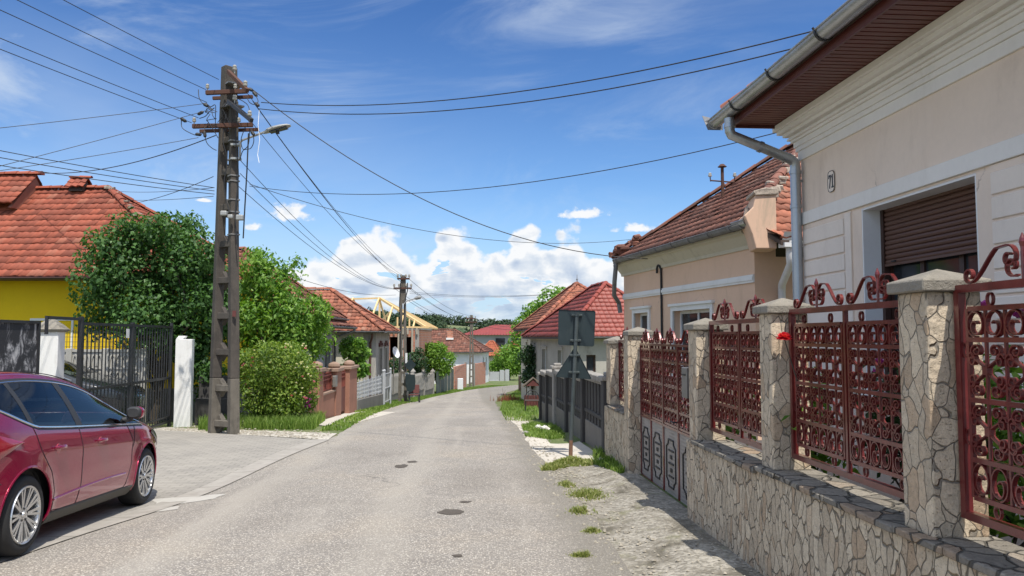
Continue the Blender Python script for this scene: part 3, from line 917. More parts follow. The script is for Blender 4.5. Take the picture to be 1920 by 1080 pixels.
def leaves(name, blobs, n, L, m, parent, seed=0, **kw):
    V, F = leaf_cloud(blobs, n, L, seed, **kw)
    return np_mesh(name, V, F, m, parent)

def limb(mb, a, b, r0, r1, n=5, wob=0.08, seed=0, sides=8):
    rnd = random.Random(seed)
    a, b = Vector(a), Vector(b)
    L = (b - a).length
    pts, rs = [], []
    for i in range(n + 1):
        t = i / n
        p = a.lerp(b, t)
        if 0 < i < n: p += Vector((rnd.uniform(-1, 1), rnd.uniform(-1, 1), rnd.uniform(-.4, .4))) * wob * L
        pts.append(p); rs.append(r0 + (r1 - r0) * t)
    mb.tube(pts, rs, sides)
    return pts
def tree(name, label, cat, base, trunk_top, r0, blobs, n, L, leafm, seed=1, group=None, limbs=6, **kw):
    t = thing(name, label, cat, base, group)
    mb = MB()
    rnd = random.Random(seed)
    pts = limb(mb, base, trunk_top, r0, r0 * 0.6, 6, 0.035, seed, 10)
    big = sorted(blobs, key=lambda b: -b[3])[:limbs]
    for i, b in enumerate(big):
        st = pts[rnd.randint(3, 6)]
        limb(mb, st, Vector(b[:3]) + Vector((0, 0, b[3] * 0.25)), r0 * 0.5, r0 * 0.12, 5, 0.07, seed + i, 6)
    mb.build('trunk', M['bark'], t, smooth=True)
    leaves('crown', blobs, n, L, leafm, t, seed, **kw)
    return t
def blob_crown(c, rx, ry, rz, k, seed, rmin=0.32, rmax=0.5):
    """k lobes scattered over an ellipsoid"""
    rnd = random.Random(seed)
    out = []
    for i in range(k):
        a = rnd.uniform(0, 2 * math.pi); zz = rnd.uniform(-0.8, 0.95); q = math.sqrt(max(0, 1 - zz * zz)) * rnd.uniform(0.45, 0.75)
        r = rnd.uniform(rmin, rmax)
        out.append((c[0] + rx * q * math.cos(a), c[1] + ry * q * math.sin(a), c[2] + rz * zz * 0.66, r * (rx + rz) / 2))
    return out

def grass_blades(name, pts, h, m, parent=None, seed=0, wide=0.012, lean=0.5):
    """pts (n,3) roots of blades"""
    rng = np.random.default_rng(seed)
    P = np.asarray(pts, dtype=float); n = len(P)
    a = rng.uniform(0, 2 * np.pi, n)
    side = np.stack([np.cos(a), np.sin(a), np.zeros(n)], 1) * (wide * rng.uniform(0.6, 1.4, n))[:, None]
    b = rng.uniform(0, 2 * np.pi, n)
    hh = (h * rng.uniform(0.35, 1.25, n))
    ln = np.stack([np.cos(b), np.sin(b), np.zeros(n)], 1) * (hh * lean * rng.uniform(0.2, 1.2, n))[:, None]
    up = np.stack([np.zeros(n), np.zeros(n), hh], 1)
    v0 = P - side; v1 = P + side
    v2 = P + up * 0.6 + ln * 0.35 + side * 0.6; v3 = P + up * 0.6 + ln * 0.35 - side * 0.6
    v4 = P + up + ln
    V = np.stack([v0, v1, v2, v3, v4], 1).reshape(-1, 3)
    i = np.arange(n)[:, None] * 5
    F = np.concatenate([np.concatenate([i, i + 1, i + 2], 1), np.concatenate([i, i + 2, i + 3], 1), np.concatenate([i + 3, i + 2, i + 4], 1)], 0)
    return np_mesh(name, V, F, m, parent)

# ------------------------------------------------------------------ the ground, the road, what lies beside it
def sheet(name, rows, m, dz, kind='structure', sub=None):
    """rows: list of lists of (x, y); each lifted on to the ground"""
    V, F = [], []
    n = len(rows[0])
    for r in rows:
        for (x, y) in r: V.append((x, y, T(x, y) + dz))
    for i in range(len(rows) - 1):
        for k in range(n - 1):
            F.append((i * n + k, i * n + k + 1, (i + 1) * n + k + 1, (i + 1) * n + k))
    o = np_mesh(name, V, F, m)
    return tag(o, kind=kind)

EDGE_L = [(-4.62, -6), (-4.0, 6), (-3.72, 10), (-3.42, 14.4), (-3.62, 17), (-4.3, 24), (-5.05, 34), (-5.7, 46), (-5.2, 60), (-3.4, 73), (-.3, 83), (6, 91), (17, 98)]
EDGE_R = [(1.35, -6), (.86, 6), (.60, 9.7), (.34, 14), (.18, 18), (-.25, 24), (-.62, 34), (-.95, 46), (-.75, 59), (.35, 70), (3.2, 78), (8.5, 84.5), (18, 90)]
def resample(tab, per=1):
    """smooth polyline through the table"""
    out = []
    n = len(tab)
    for i in range(n - 1):
        p0, p1, p2, p3 = (Vector(tab[max(i - 1, 0)]), Vector(tab[i]), Vector(tab[i + 1]), Vector(tab[min(i + 2, n - 1)]))
        for k in range(per):
            t = k / per
            out.append(0.5 * ((2 * p1) + (p2 - p0) * t + (2 * p0 - 5 * p1 + 4 * p2 - p3) * t * t + (3 * p1 - p0 - 3 * p2 + p3) * t ** 3))
    out.append(Vector(tab[-1]))
    return out
def edge_x(tab, Y):
    return lerp_tab([(y, x) for x, y in tab], Y)

def build_ground():
    xs = np.concatenate([np.linspace(-700, -60, 12), np.linspace(-50, -14, 13), np.arange(-12, 6.01, 0.25), np.linspace(8, 50, 15), np.linspace(60, 700, 12)])
    ys = np.concatenate([np.linspace(-40, -6, 8), np.arange(-5, 32, 0.5), np.arange(32, 112, 1.0), np.linspace(115, 300, 24), np.linspace(330, 900, 10)])
    V = [(x, y, T(x, y)) for y in ys for x in xs]
    n = len(xs)
    F = [(j * n + i, j * n + i + 1, (j + 1) * n + i + 1, (j + 1) * n + i) for j in range(len(ys) - 1) for i in range(n - 1)]
    tag(np_mesh('ground', V, F, M['earth']), kind='structure')
    # road with a slightly ragged edge
    PER = 14
    Lp, Rp = resample(EDGE_L, PER), resample(EDGE_R, PER)
    rows = []
    for i, (a, b) in enumerate(zip(Lp, Rp)):
        wa = 0.05 * mnoise.noise(Vector((a.x, a.y * 1.3, 0))) + 0.05 * mnoise.noise(Vector((a.x, a.y * 4.1, 3)))
        wb = 0.10 * mnoise.noise(Vector((b.x, b.y * 1.1, 7))) + 0.07 * mnoise.noise(Vector((b.x, b.y * 3.7, 9)))
        if a.y < 14: wa = 0
        d = (b - a).normalized()
        a2, b2 = a - d * wa, b + d * wb
        rows.append([tuple(a2.lerp(b2, k / 14)) for k in range(15)])
    sheet('road', rows, M['asphalt'], 0.014)
    # forecourt of pavers on the left, with its kerb
    rk, rp = [], []
    def pave_end(k): return 14.5 + 2.2 * (1 - k / 10)
    for i in range(60):
        f = i / 59
        y = -6 + 20.5 * f
        xl = edge_x(EDGE_L, y)
        rk.append([(xl - 0.27, y), (xl - 0.14, y), (xl + 0.05, y)])
        far = -7.9
        row = []
        for k in range(11):
            yk = -6 + (pave_end(k) + 6) * f
            xe = edge_x(EDGE_L, min(yk, 14.5)) - 0.27
            row.append((far + (xe - far) * k / 10, yk))
        rp.append(row)
    sheet('kerb', rk, M['kerb'], 0.024)
    sheet('forecourt', rp, M['pavers'], 0.020)
    # gravel verge where the forecourt ends, at the foot of the pole
    rows = []
    for i in range(15):
        t = i / 14
        rows.append([(-7.9 + (edge_x(EDGE_L, 14.5 + t * 1.3) + 7.9) * k / 16, 14.52 + 2.2 * (1 - k / 16) + t * (0.75 + 0.5 * k / 16 + 0.25 * mnoise.noise(Vector((k * .5, 0, 0))))) for k in range(17)])
    sheet('gravel_verge', rows, M['gravel'], 0.012)
    # worn sidewalk on the right as far as the stone fence runs
    rows = []
    for i in range(70):
        y = -6 + i * (17.3 / 69)
        xr = edge_x(EDGE_R, y) + 0.10 * mnoise.noise(Vector((0, y * 1.3, 5))) + 0.06 * mnoise.noise(Vector((0, y * 3.3, 8))) - 0.02
        xe = 2.20 - 0.06 * y
        xr -= .22
        rows.append([(xr + (xe - xr) * k / 8, y) for k in range(9)])
    sheet('sidewalk', rows, M['path'], 0.008)
    # two pale concrete crossings and the ragged strip along the road
    def patch(name, y0, y1, m, dz, x_in=0.0, x_out=None, seed=0):
        rows = []
        N = 16
        for i in range(N + 1):
            y = y0 + (y1 - y0) * i / N
            xa = edge_x(EDGE_R, y) + x_in + 0.10 * mnoise.noise(Vector((seed, y * 1.7, 1)))
            xb = (1.52 - 0.065 * (y - 9)) if x_out is None else edge_x(EDGE_R, y) + x_out + 0.08 * mnoise.noise(Vector((seed, y * 2.3, 4)))
            e = math.sin(math.pi * i / N) ** 0.15
            rows.append([(xa + (xb - xa) * (k / 8), y + (0.12 * mnoise.noise(Vector((k * 0.7, seed, i * .2))))) for k in range(9)])
        sheet(name, rows, m, dz)
    patch('crossing_slab', 11.35, 13.9, M['pale_concrete'], 0.011, -0.20, None, 3)
    patch('crossing_slab', 17.0, 18.6, M['pale_concrete'], 0.011, -0.20, None, 5)
    patch('gutter_strip', 13.4, 22.0, M['pale_concrete'], 0.017, -0.06, 0.34, 8)
    # slab in front of the terracotta fence
    rows = []
    A, B, C, D = G(585, 797), G(665, 770), G(742, 774), G(640, 803)
    for i in range(13):
        t = i / 12
        a, b = A.lerp(B, t), D.lerp(C, t)
        rows.append([(a.x + (b.x - a.x) * k / 8, a.y + (b.y - a.y) * k / 8 + .1 * mnoise.noise(Vector((k, i * .4, 2)))) for k in range(9)])
    sheet('crossing_slab', rows, M['pale_concrete'], 0.02)
    # patches in the asphalt
    def blotch(px, py, rx, ry, m, seed, name='road_patch', dz=0.019):
        c = G(px, py)
        vs = []
        N = 28
        for k in range(N):
            a = 2 * math.pi * k / N
            q = 1 + 0.42 * mnoise.noise(Vector((math.cos(a) * 1.4, math.sin(a) * 1.4, seed))) + 0.28 * mnoise.noise(Vector((math.cos(a) * 5, math.sin(a) * 5, seed + 3)))
            x, y = c.x + rx * q * math.cos(a), c.y + ry * q * math.sin(a)
            vs.append((x, y, T(x, y) + dz))
        mb = MB(); mb.add(vs, [tuple(range(N))])
        tag(mb.build(name, m), kind='structure')
    blotch(847, 963, 0.135, 0.13, M['tar_patch'], 1)
    blotch(872, 944, 0.06, 0.05, M['tar_patch'], 2)
    blotch(752, 876, 0.095, 0.16, M['tar_patch'], 3)
    blotch(772, 868, 0.07, 0.10, M['tar_patch'], 4)
    blotch(858, 1046, 0.045, 0.035, M['tar_patch'], 6)
    blotch(345, 940, 0.42, 0.32, M['cement_patch'], 7)
    blotch(300, 958, 0.22, 0.2, M['cement_patch'], 8, dz=0.0195)
    # soil of the garden behind the fence
    rows = []
    for i in range(20):
        y = -4 + i * 0.95
        rows.append([(2.3 - .06 * y + (5.2 - 2.3) * k / 8, y) for k in range(9)])
    sheet('garden_soil', rows, M['soil'], 0.10)
build_ground()

def scatter_poly(poly, n, rng):
    """random points of a polygon of (x, y)"""
    P = np.array(poly); lo, hi = P.min(0), P.max(0)
    out = []
    while len(out) < n:
        q = lo + (hi - lo) * rng.random((n * 3, 2))
        inside = np.zeros(len(q), bool)
        j = len(P) - 1
        for i in range(len(P)):
            c = ((P[i, 1] > q[:, 1]) != (P[j, 1] > q[:, 1])) & (q[:, 0] < (P[j, 0] - P[i, 0]) * (q[:, 1] - P[i, 1]) / (P[j, 1] - P[i, 1] + 1e-12) + P[i, 0])
            inside ^= c; j = i
        out += [tuple(v) for v in q[inside]]
    return out[:n]
def clumped(pts, s, thr, seed=0):
    return [p for p in pts if mnoise.noise(Vector((p[0] * s, p[1] * s, seed))) > thr]
def build_grass():
    rng = np.random.default_rng(5)
    # left verge from the terracotta fence to the far bend
    Lp = resample(EDGE_L, 8)
    P = [(p.x + 0.05, p.y) for p in Lp if 16.2 < p.y < 84]
    poly = P + [(p[0] - (1.0 if p[1] > 26 else 0.55) - min(0.9, max(0, (p[1] - 26) * 0.06)), p[1]) for p in reversed(P)]
    pts = clumped(scatter_poly(poly, 42000, rng), 1.3, -0.34, 1)
    tag(grass_blades('grass', [(x, y, T(x, y)) for x, y in pts], 0.085, M['grass'], seed=2, wide=0.020), 'short grass verge along the left edge of the road', 'grass', kind='stuff')
    # tall grass at the foot of the rose bush and pole
    a, b, c, d = G(455, 806), G(588, 806), G(600, 792), G(455, 790)
    pts = scatter_poly([(a.x, a.y), (b.x, b.y), (c.x, c.y + .6), (d.x, d.y + 1.2)], 9000, rng)
    pts += scatter_poly([(G(370, 808).x, G(370, 808).y), (G(400, 812).x, G(400, 812).y), (G(450, 806).x, G(450, 806).y), (G(440, 795).x, G(440, 795).y + .5), (G(375, 798).x, G(375, 798).y + .4)], 1800, rng)
    tag(grass_blades('grass', [(x, y, T(x, y)) for x, y in pts], 0.26, M['grass'], seed=3, wide=0.010), 'tall green grass under the pink rose bush', 'grass', kind='stuff')
    # tufts and patches on the right
    def tuft(label, px, py, rx, ry, n, h, m='grass', seed=1, thr=-0.6):
        c = G(px, py)
        r = np.random.default_rng(seed)
        q = r.normal(size=(n, 2)) * 0.52
        pts = clumped([(c.x + a * rx, c.y + b * ry) for a, b in q], 7.0, -0.22, seed)
        hs = np.array([h * (0.45 + 0.9 * math.exp(-((x - c.x) / rx) ** 2 - ((y - c.y) / ry) ** 2)) * (1 + .5 * mnoise.noise(Vector((x * 14, y * 14, seed)))) for x, y in pts])
        tag(grass_blades('grass', [(x, y, T(x, y) + 0.005) for x, y in pts], hs, M[m], seed=seed, wide=0.0055, lean=.8), label, 'grass', kind='stuff')
    def patch(label, pix, n, h, m='grass', seed=1, thr=-0.25):
        poly = [(G(px, py).x, G(px, py).y) for px, py in pix]
        r = np.random.default_rng(seed)
        pts = clumped(scatter_poly(poly, n, r), 2.0, thr, seed)
        hs = np.array([h * max(.25, 1 + 1.1 * mnoise.noise(Vector((x * 3.1, y * 2.1, seed)))) for x, y in pts])
        tag(grass_blades('grass', [(x, y, T(x, y) + 0.005) for x, y in pts], hs, M[m], seed=seed, wide=0.010, lean=.8), label, 'grass', kind='stuff')
    patch('grass patch around the base of the road sign pole', [(1015, 885), (1040, 868), (1068, 861), (1108, 866), (1112, 874), (1070, 876), (1040, 884)], 3600, 0.055, 'grass_dry', 11)
    patch('square grass patch with two white stones beside the dark fence', [(985, 820), (978, 800), (1012, 796), (1040, 797), (1060, 822), (1020, 825)], 7000, 0.07, 'grass', 12)
    patch('grass bank in front of the wooden bench', [(948, 790), (938, 770), (945, 745), (975, 728), (992, 745), (1022, 786), (980, 792)], 15000, 0.10, 'grass', 13)
    patch('weeds growing along the foot of the concrete fence', [(1112, 872), (1112, 850), (1128, 846), (1172, 886), (1165, 890)], 1800, 0.10, 'grass', 14, -0.1)
    tuft('yellow green grass tuft on the old sidewalk by the road edge', 1100, 930, 0.20, 0.30, 1500, 0.05, 'grass_dry', 21)
    tuft('small grass tuft on the sidewalk below the larger tuft', 1090, 962, 0.12, 0.14, 700, 0.05, 'grass_dry', 22)
    tuft('lone grass tuft nearest the camera at the sidewalk edge', 1090, 1046, 0.075, 0.05, 420, 0.04, 'grass_dry', 23)
    tuft('thin weeds in the joint between road and sidewalk', 1062, 912, 0.10, 0.20, 500, 0.045, 'grass_dry', 24)
    tuft('flat moss and grass beside the middle of the sidewalk', 1110, 1000, 0.08, 0.07, 350, 0.04, 'grass_dry', 25)
build_grass()
def build_litter():
    """loose stones and crumbs of earth lying along the edges"""
    rng = np.random.default_rng(91)
    pts = []
    for _ in range(900):
        y = rng.uniform(3.5, 23); e = edge_x(EDGE_R, y)
        pts.append((e + rng.normal() * .16 + .06, y, rng.uniform(.006, .022)))
    for _ in range(420):
        y = rng.uniform(3.5, 11.2); e = edge_x(EDGE_R, y); w = 2.08 - .06 * y
        pts.append((rng.uniform(e, w), y, rng.uniform(.004, .014)))
    for _ in range(500):
        x = rng.uniform(-7.4, -3.6); y = 14.55 + 2.2 * (-3.5 - x) / 4.3 + abs(rng.normal()) * .55
        pts.append((x, y, rng.uniform(.010, .030)))
    for _ in range(260):
        pts.append((rng.uniform(-7.5, -3.9), rng.uniform(5, 15), rng.uniform(.004, .012)))
    for _ in range(420):
        y = rng.uniform(17, 46); pts.append((edge_x(EDGE_L, y) + rng.normal() * .14, y, rng.uniform(.010, .028)))
    V, F = [], []
    for (x, y, r) in pts:
        b = len(V); z = T(x, y) + .014; a = rng.uniform(0, 6.28)
        for k in range(5): V.append((x + r * math.cos(a + k * 1.2566) * rng.uniform(.7, 1.3), y + r * math.sin(a + k * 1.2566) * rng.uniform(.7, 1.3), z + r * .1))
        for k in range(5): V.append((x + r * .6 * math.cos(a + k * 1.2566), y + r * .6 * math.sin(a + k * 1.2566), z + r * rng.uniform(.5, .9)))
        for k in range(5): F.append((b + k, b + (k + 1) % 5, b + 5 + (k + 1) % 5, b + 5 + k))
        F.append((b + 5, b + 6, b + 7, b + 8)); F.append((b + 5, b + 8, b + 9, b + 5))
    F = [f if len(set(f)) == 4 else (f[0], f[1], f[2], f[2]) for f in F]
    mb = MB(); mb.add(V, [tuple(dict.fromkeys(f)) for f in F])
    tag(mb.build('pebbles', M['crumbs']), 'loose pebbles and crumbs of stone along the road edges', 'pebbles', kind='stuff')
build_litter()
# ------------------------------------------------------------------ general house builder
def hip_roof_slopes(F, u0, u1, D, ze, zr, ov, ridge='u', hn=None, hf=None, ovn=None):
    """eave corners and ridge ends of a hipped roof over a rectangle u0..u1, n -D..0"""
    ovn = ov if ovn is None else ovn
    a, b, c, d = F.p(u0 - ov, ovn, ze), F.p(u1 + ov, ovn, ze), F.p(u1 + ov, -D - ovn, ze), F.p(u0 - ov, -D - ovn, ze)
    if ridge == 'u':
        r0, r1 = F.p(u0 + hn, -D / 2, zr), F.p(u1 - hf, -D / 2, zr)
        sl = dict(street=[a, b, r1, r0], back=[c, d, r0, r1], near=[d, a, r0], far=[b, c, r1])
        edges = [(r0, r1), (a, r0), (d, r0), (b, r1), (c, r1)]
    else:
        um = (u0 + u1) / 2
        r0, r1 = F.p(um, -hn, zr), F.p(um, -D + hf, zr)
        sl = dict(street=[a, b, r0], back=[c, d, r1], near=[d, a, r0, r1], far=[b, c, r1, r0])
        edges = [(r0, r1), (a, r0), (b, r0), (c, r1), (d, r1)]
    return sl, edges
def roof(parent, sl, edges, m, capm, seed=1, tw=0.23, th=0.33, slopes=None, r=0.11, wave=0.022, lift=0.02, name='roof', jit=0.006):
    use = [sl[k] for k in (slopes or sl.keys())]
    o = tiles(name, use, m, parent, tw, th, seed, wave, lift, jit)
    mb = MB()
    for s in sl.values():
        P, v = slab(s)
        mb.prism(P, v)
    d = mb.build('roof_deck', M['dark_wood'], o)
    mb = MB()
    for i, (a, b) in enumerate(edges): ridge_caps(mb, Vector(a) + Vector((0, 0, .03)), Vector(b) + Vector((0, 0, .03)), r, 0.36, seed + i)
    mb.build('ridge_tiles', capm, o)
    return o
def wall_with_openings(F, mb, u0, u1, z0, z1, n0, n1, ops):
    """wall slab between n0 and n1 with rectangular openings (ua, ub, za, zb)"""
    us = sorted({u0, u1, *[o[0] for o in ops], *[o[1] for o in ops]})
    for a, b in zip(us, us[1:]):
        cut = sorted([(o[2], o[3]) for o in ops if o[0] <= a + 1e-6 and o[1] >= b - 1e-6])
        z = z0
        for (c, d) in cut:
            if c > z: F.box(mb, a, b, n0, n1, z, c)
            z = d
        if z < z1: F.box(mb, a, b, n0, n1, z, z1)
def window(parent, F, ua, ub, za, zb, n_in, framem, glassm, mull=1, trim=None, trimm=None, sill=None, name='window'):
    """frame set into an opening at depth n_in; optional raised trim round it"""
    mb = MB()
    fw = 0.06
    F.box(mb, ua, ua + fw, n_in - .05, n_in, za, zb); F.box(mb, ub - fw, ub, n_in - .05, n_in, za, zb)
    F.box(mb, ua + fw, ub - fw, n_in - .05, n_in, zb - fw, zb); F.box(mb, ua + fw, ub - fw, n_in - .05, n_in, za, za + fw)
    for k in range(mull):
        u = ua + (ub - ua) * (k + 1) / (mull + 1)
        F.box(mb, u - .03, u + .03, n_in - .045, n_in - .004, za + fw, zb - fw)
    w = mb.build(name, framem, parent)
    g = MB(); F.box(g, ua + fw * .5, ub - fw * .5, n_in - .035, n_in - .025, za + fw * .5, zb - fw * .5)
    g.build('pane', glassm, w)
    if trim:
        t = MB(); k = trim
        F.box(t, ua - k, ua, -0.02, 0.035, za - .05, zb + k); F.box(t, ub, ub + k, -0.02, 0.035, za - .05, zb + k)
        F.box(t, ua, ub, -0.02, 0.035, zb, zb + k); F.box(t, ua - k - .05, ub + k + .05, -.02, .07, zb + k, zb + k + .05)
        t.build('window_trim', trimm, w)
    if sill:
        t = MB(); F.box(t, ua - .1, ub + .1, n_in, 0.06, za - .06, za - .003); t.build('sill', trimm or M['white_trim'], w)
    return w
def half_gutter(mb, F, u0, u1, n, z, r=0.085, thick=0.006, K=9):
    """half-round gutter along u"""
    o, i = [], []
    for k in range(K + 1):
        a = math.pi + math.pi * k / K
        o.append((n + r * math.cos(a), z + r * math.sin(a)))
        i.append((n + (r - thick) * math.cos(a), z + (r - thick) * math.sin(a)))
    F.extrude(mb, o + i[::-1], u0, u1)
    # rolled front lip
    mb.tube([F.p(u0, n + r, z), F.p(u1, n + r, z)], 0.012, 8)
def gutter(parent, F, u0, u1, n, z, m, r=0.085, brackets=0.9, bm=None):
    mb = MB(); half_gutter(mb, F, u0, u1, n, z, r)
    g = mb.build('gutter', m, parent, smooth=True)
    for (u, s) in ((u0, 1), (u1, -1)):
        e = MB()
        prof = [(n + r * 1.02 * math.cos(math.pi + math.pi * k / 10), z + r * 1.02 * math.sin(math.pi + math.pi * k / 10)) for k in range(11)]
        F.extrude(e, prof, u - .004 * s, u - .012 * s)
        e.build('end_cap', m, g)
    if brackets:
        u = u0 + 0.35
        while u < u1:
            b = MB()
            pts = [F.p(u, n - r - .06, z + .05), F.p(u, n - r - .008, z + .02)] + [F.p(u, n + (r + .008) * math.cos(math.pi + math.pi * k / 10), z + (r + .008) * math.sin(math.pi + math.pi * k / 10)) for k in range(11)] + [F.p(u, n + r + .02, z + .02)]
            b.strip(pts, 0.028, 0.007, F.u)
            b.build('bracket', bm or M['dark_iron'], g)
            u += brackets
    return g
def pipe(parent, pts, r, m, name='downpipe', collars=()):
    mb = MB(); mb.tube(pts, r, 16)
    for (p, d) in collars:
        p, d = Vector(p), Vector(d).normalized()
        mb.tube([p - d * .02, p + d * .02], r * 1.14, 16)
    return mb.build(name, m, parent, smooth=True)

# ------------------------------------------------------------------ stone fence with iron panels
FR = Frame((2.084, 0), (-0.06, 1))
PIL = [(1.62, 1.86, 2.06, .80), (3.56, 3.80, 2.02, .79), (5.38, 5.60, 1.975, .785), (7.14, 7.39, 1.875, .74), (9.99, 10.25, 1.83, None), (11.38, 11.70, 1.71, .71)]
BAYS = [(1.86, 3.56, .795), (3.80, 5.38, .79), (5.60, 7.14, .765), (10.25, 11.38, .715)]
def build_stone_fence():
    t = thing('stone_fence', 'crazy paved stone wall with six capped pillars carrying red iron panels', 'fence', (1.6, 7.4, T(1.6, 7.4)))
    mb = MB()
    FR.box(mb, -1.0, 1.86, -.30, 0.0, -.35, .763); FR.box(mb, 1.86, 3.80, -.30, 0.0, -.35, .758); FR.box(mb, 3.80, 5.60, -.30, 0.0, -.35, .753); FR.box(mb, 5.60, 7.14, -.30, 0.0, -.35, .728)
    mb.build('base_wall', M['stone'], t, bevel=0.006)
    mb = MB(); FR.box(mb, 10.25, 11.70, -.30, 0.0, -.35, .678)
    mb.build('base_wall', M['stone'], t, bevel=0.006)
    led = [(-1.0, 1.86, .80), (1.86, 3.80, .795), (3.80, 5.60, .79), (5.60, 7.14, .765), (10.25, 11.38, .715)]
    for (a, b, z) in led:
        mb = MB()
        n = max(2, int((b - a) / 0.36)); rnd = random.Random(int(a * 10))
        for k in range(n):
            ua, ub = a + (b - a) * k / n, a + (b - a) * (k + 1) / n
            e = rnd.uniform(-.008, .008)
            FR.box(mb, ua + .002, ub - .002, -.33, 0.028 + e, z - .036, z)
        mb.build('ledge', M['slate'], t, bevel=0.006)
    for i, (a, b, zc, zl) in enumerate(PIL):
        zb = -.35 if zl is None else zl
        mb = MB(); FR.box(mb, a, b, -.30, -.035 if zl is not None else .0, zb, zc - .11)
        if i == 3: FR.box(mb, a, b, -.30, -.002, -.35, zl)
        p = mb.build('pillar', M['stone_pillar'], t, bevel=0.010, seg=2)
        c = MB()
        q = [FR.p(a - .035, -.335, zc - .11), FR.p(b + .035, -.335, zc - .11), FR.p(b + .035, .0, zc - .11), FR.p(a - .035, .0, zc - .11)]
        q2 = [v + Vector((0, 0, .055)) for v in q]
        ap = sum(q2, Vector()) / 4 + Vector((0, 0, .06))
        c.add(q + q2 + [ap], [(3, 2, 1, 0), (0, 1, 5, 4), (1, 2, 6, 5), (2, 3, 7, 6), (3, 0, 4, 7), (4, 5, 8), (5, 6, 8), (6, 7, 8), (7, 4, 8)])
        c.build('cap', M['cap'], p, bevel=0.006)
    return t
stone_fence = build_stone_fence()

def spiral(cx, cz, r0, r1, a0, a1, n=20, ez=1.0):
    return [(cx + (r0 + (r1 - r0) * (k / n) ** 0.8) * math.cos(a0 + (a1 - a0) * k / n), cz + ez * (r0 + (r1 - r0) * (k / n) ** 0.8) * math.sin(a0 + (a1 - a0) * k / n)) for k in range(n + 1)]
def bez(p0, p1, p2, p3, n=9):
    out = []
    for k in range(n):
        t = k / n; s = 1 - t
        out.append((s ** 3 * p0[0] + 3 * s * s * t * p1[0] + 3 * s * t * t * p2[0] + t ** 3 * p3[0], s ** 3 * p0[1] + 3 * s * s * t * p1[1] + 3 * s * t * t * p2[1] + t ** 3 * p3[1]))
    return out
def arm(w, h):
    """one arm of the hourglass scroll: from the middle out and up, curling back in"""
    r = 0.36 * w
    x = 0.92 * w
    return bez((0, 0), (0.10 * w, 0.26 * h), (x, 0.34 * h), (x, 0.70 * h)) + spiral(x - r, 0.70 * h, r, 0.20 * r, 0, 8.2, 22, min(1.3, 0.27 * h / r))
def loop(w, h):
    """long oval that curls into itself"""
    pts = []
    for k in range(30):
        a = -math.pi / 2 - 2 * math.pi * k / 29 * 1.62
        s = 1.0 if k < 15 else 1.0 - 0.74 * ((k - 15) / 14) ** 0.75
        pts.append((0.42 * w * s * math.cos(a) + (0.02 * w if k > 15 else 0), 0.47 * h * s * math.sin(a) - (0.10 * h * (1 - s))))
    return pts
def ring(r, n=14):
    return [(r * math.cos(2 * math.pi * k / n), 1.35 * r * math.sin(2 * math.pi * k / n)) for k in range(n + 1)]
def put_scroll(mb, pts, u, z, n, sx=1, sz=1, wide=0.022, thick=0.0066):
    mb.strip([FR.p(u + sx * x, n, z + sz * y) for x, y in pts], wide, thick, FR.n)
def iron_leaf(parent, a, b, zb, zt, n, cols=4, name='panel_leaf'):
    """one leaf: rails, bars and its scrollwork"""
    H = zt - zb
    rails = [zb, zb + .20 * H, zb + .515 * H, zb + .835 * H, zt]
    mb = MB()
    FR.box(mb, a, a + .018, n - .010, n + .010, zb, zt); FR.box(mb, b - .018, b, n - .010, n + .010, zb, zt)
    for z in rails: FR.box(mb, a + .018, b - .018, n - .012, n + .012, z - .011, z + .011)
    for k in range(1, cols):
        u = a + (b - a) * k / cols
        for z0, z1 in zip(rails, rails[1:]): FR.box(mb, u - .006, u + .006, n - .006, n + .006, z0 + .011, z1 - .011)
    lf = mb.build(name, M['iron'], parent)
    s = MB()
    cw = (b - a) / cols
    for (z0, z1) in ((rails[0], rails[1]), (rails[3], rails[4])):
        for k in range(cols):
            put_scroll(s, loop(cw * 0.98, z1 - z0 - .02), a + cw * (k + .5), (z0 + z1) / 2, n, -1 if k % 2 else 1)
    for (z0, z1) in ((rails[1], rails[2]), (rails[2], rails[3])):
        zm, hh = (z0 + z1) / 2, (z1 - z0) / 2 - .012
        for k in range(1, cols, 2):
            u = a + cw * k
            for sx in (-1, 1):
                for sz in (-1, 1):
                    put_scroll(s, arm(cw * 0.80, hh), u + .004 * sx, zm, n, sx, sz)
            FR.box(s, u - .016, u + .016, n - .014, n + .014, zm - .018, zm + .018)
        for k in range(0, cols + 1, 2):
            u = a + cw * k
            for sx in (-1, 1):
                if (k == 0 and sx < 0) or (k == cols and sx > 0): continue
                for sz in (-1, 1):
                    put_scroll(s, spiral(0.26 * cw, 0.36 * hh, 0.24 * cw, 0.06 * cw, math.pi * .9, math.pi * .9 - 8.4, 22, 1.25), u, zm, n, sx, sz)
    s.build('scrollwork', M['iron'], lf)
    return lf
def crest(parent, a, b, z, n, h=0.165, name='crest'):
    s = MB()
    m, w = (a + b) / 2, (b - a) / 2
    for sx in (-1, 1):
        k = w * 0.94
        pts = spiral(k - .035, .040, .012, .034, 5.0, -1.4, 16)
        pts = pts + bez(pts[-1], (k * .72, .0), (k * .55, h * .80), (w * .34, h * .92)) + spiral(w * .20, h * .58, h * .34 / 1.0, h * .09, 1.15, 8.6, 24, 1.0)
        put_scroll(s, pts, m, z, n, sx, 1, 0.020, 0.0075)
        put_scroll(s, spiral(w * .15, h * .36, h * .30, h * .08, -2.2, -2.2 + 6.8, 20), m, z, n, sx, 1, 0.020, 0.007)
    # spear head
    s.tube([FR.p(m, n, z), FR.p(m, n, z + h * .8), FR.p(m, n, z + h * .92), FR.p(m, n, z + h * 1.0), FR.p(m, n, z + h * 1.14)], [.008, .009, .014, .011, .002], 8)
    return s.build(name, M['iron'], parent)
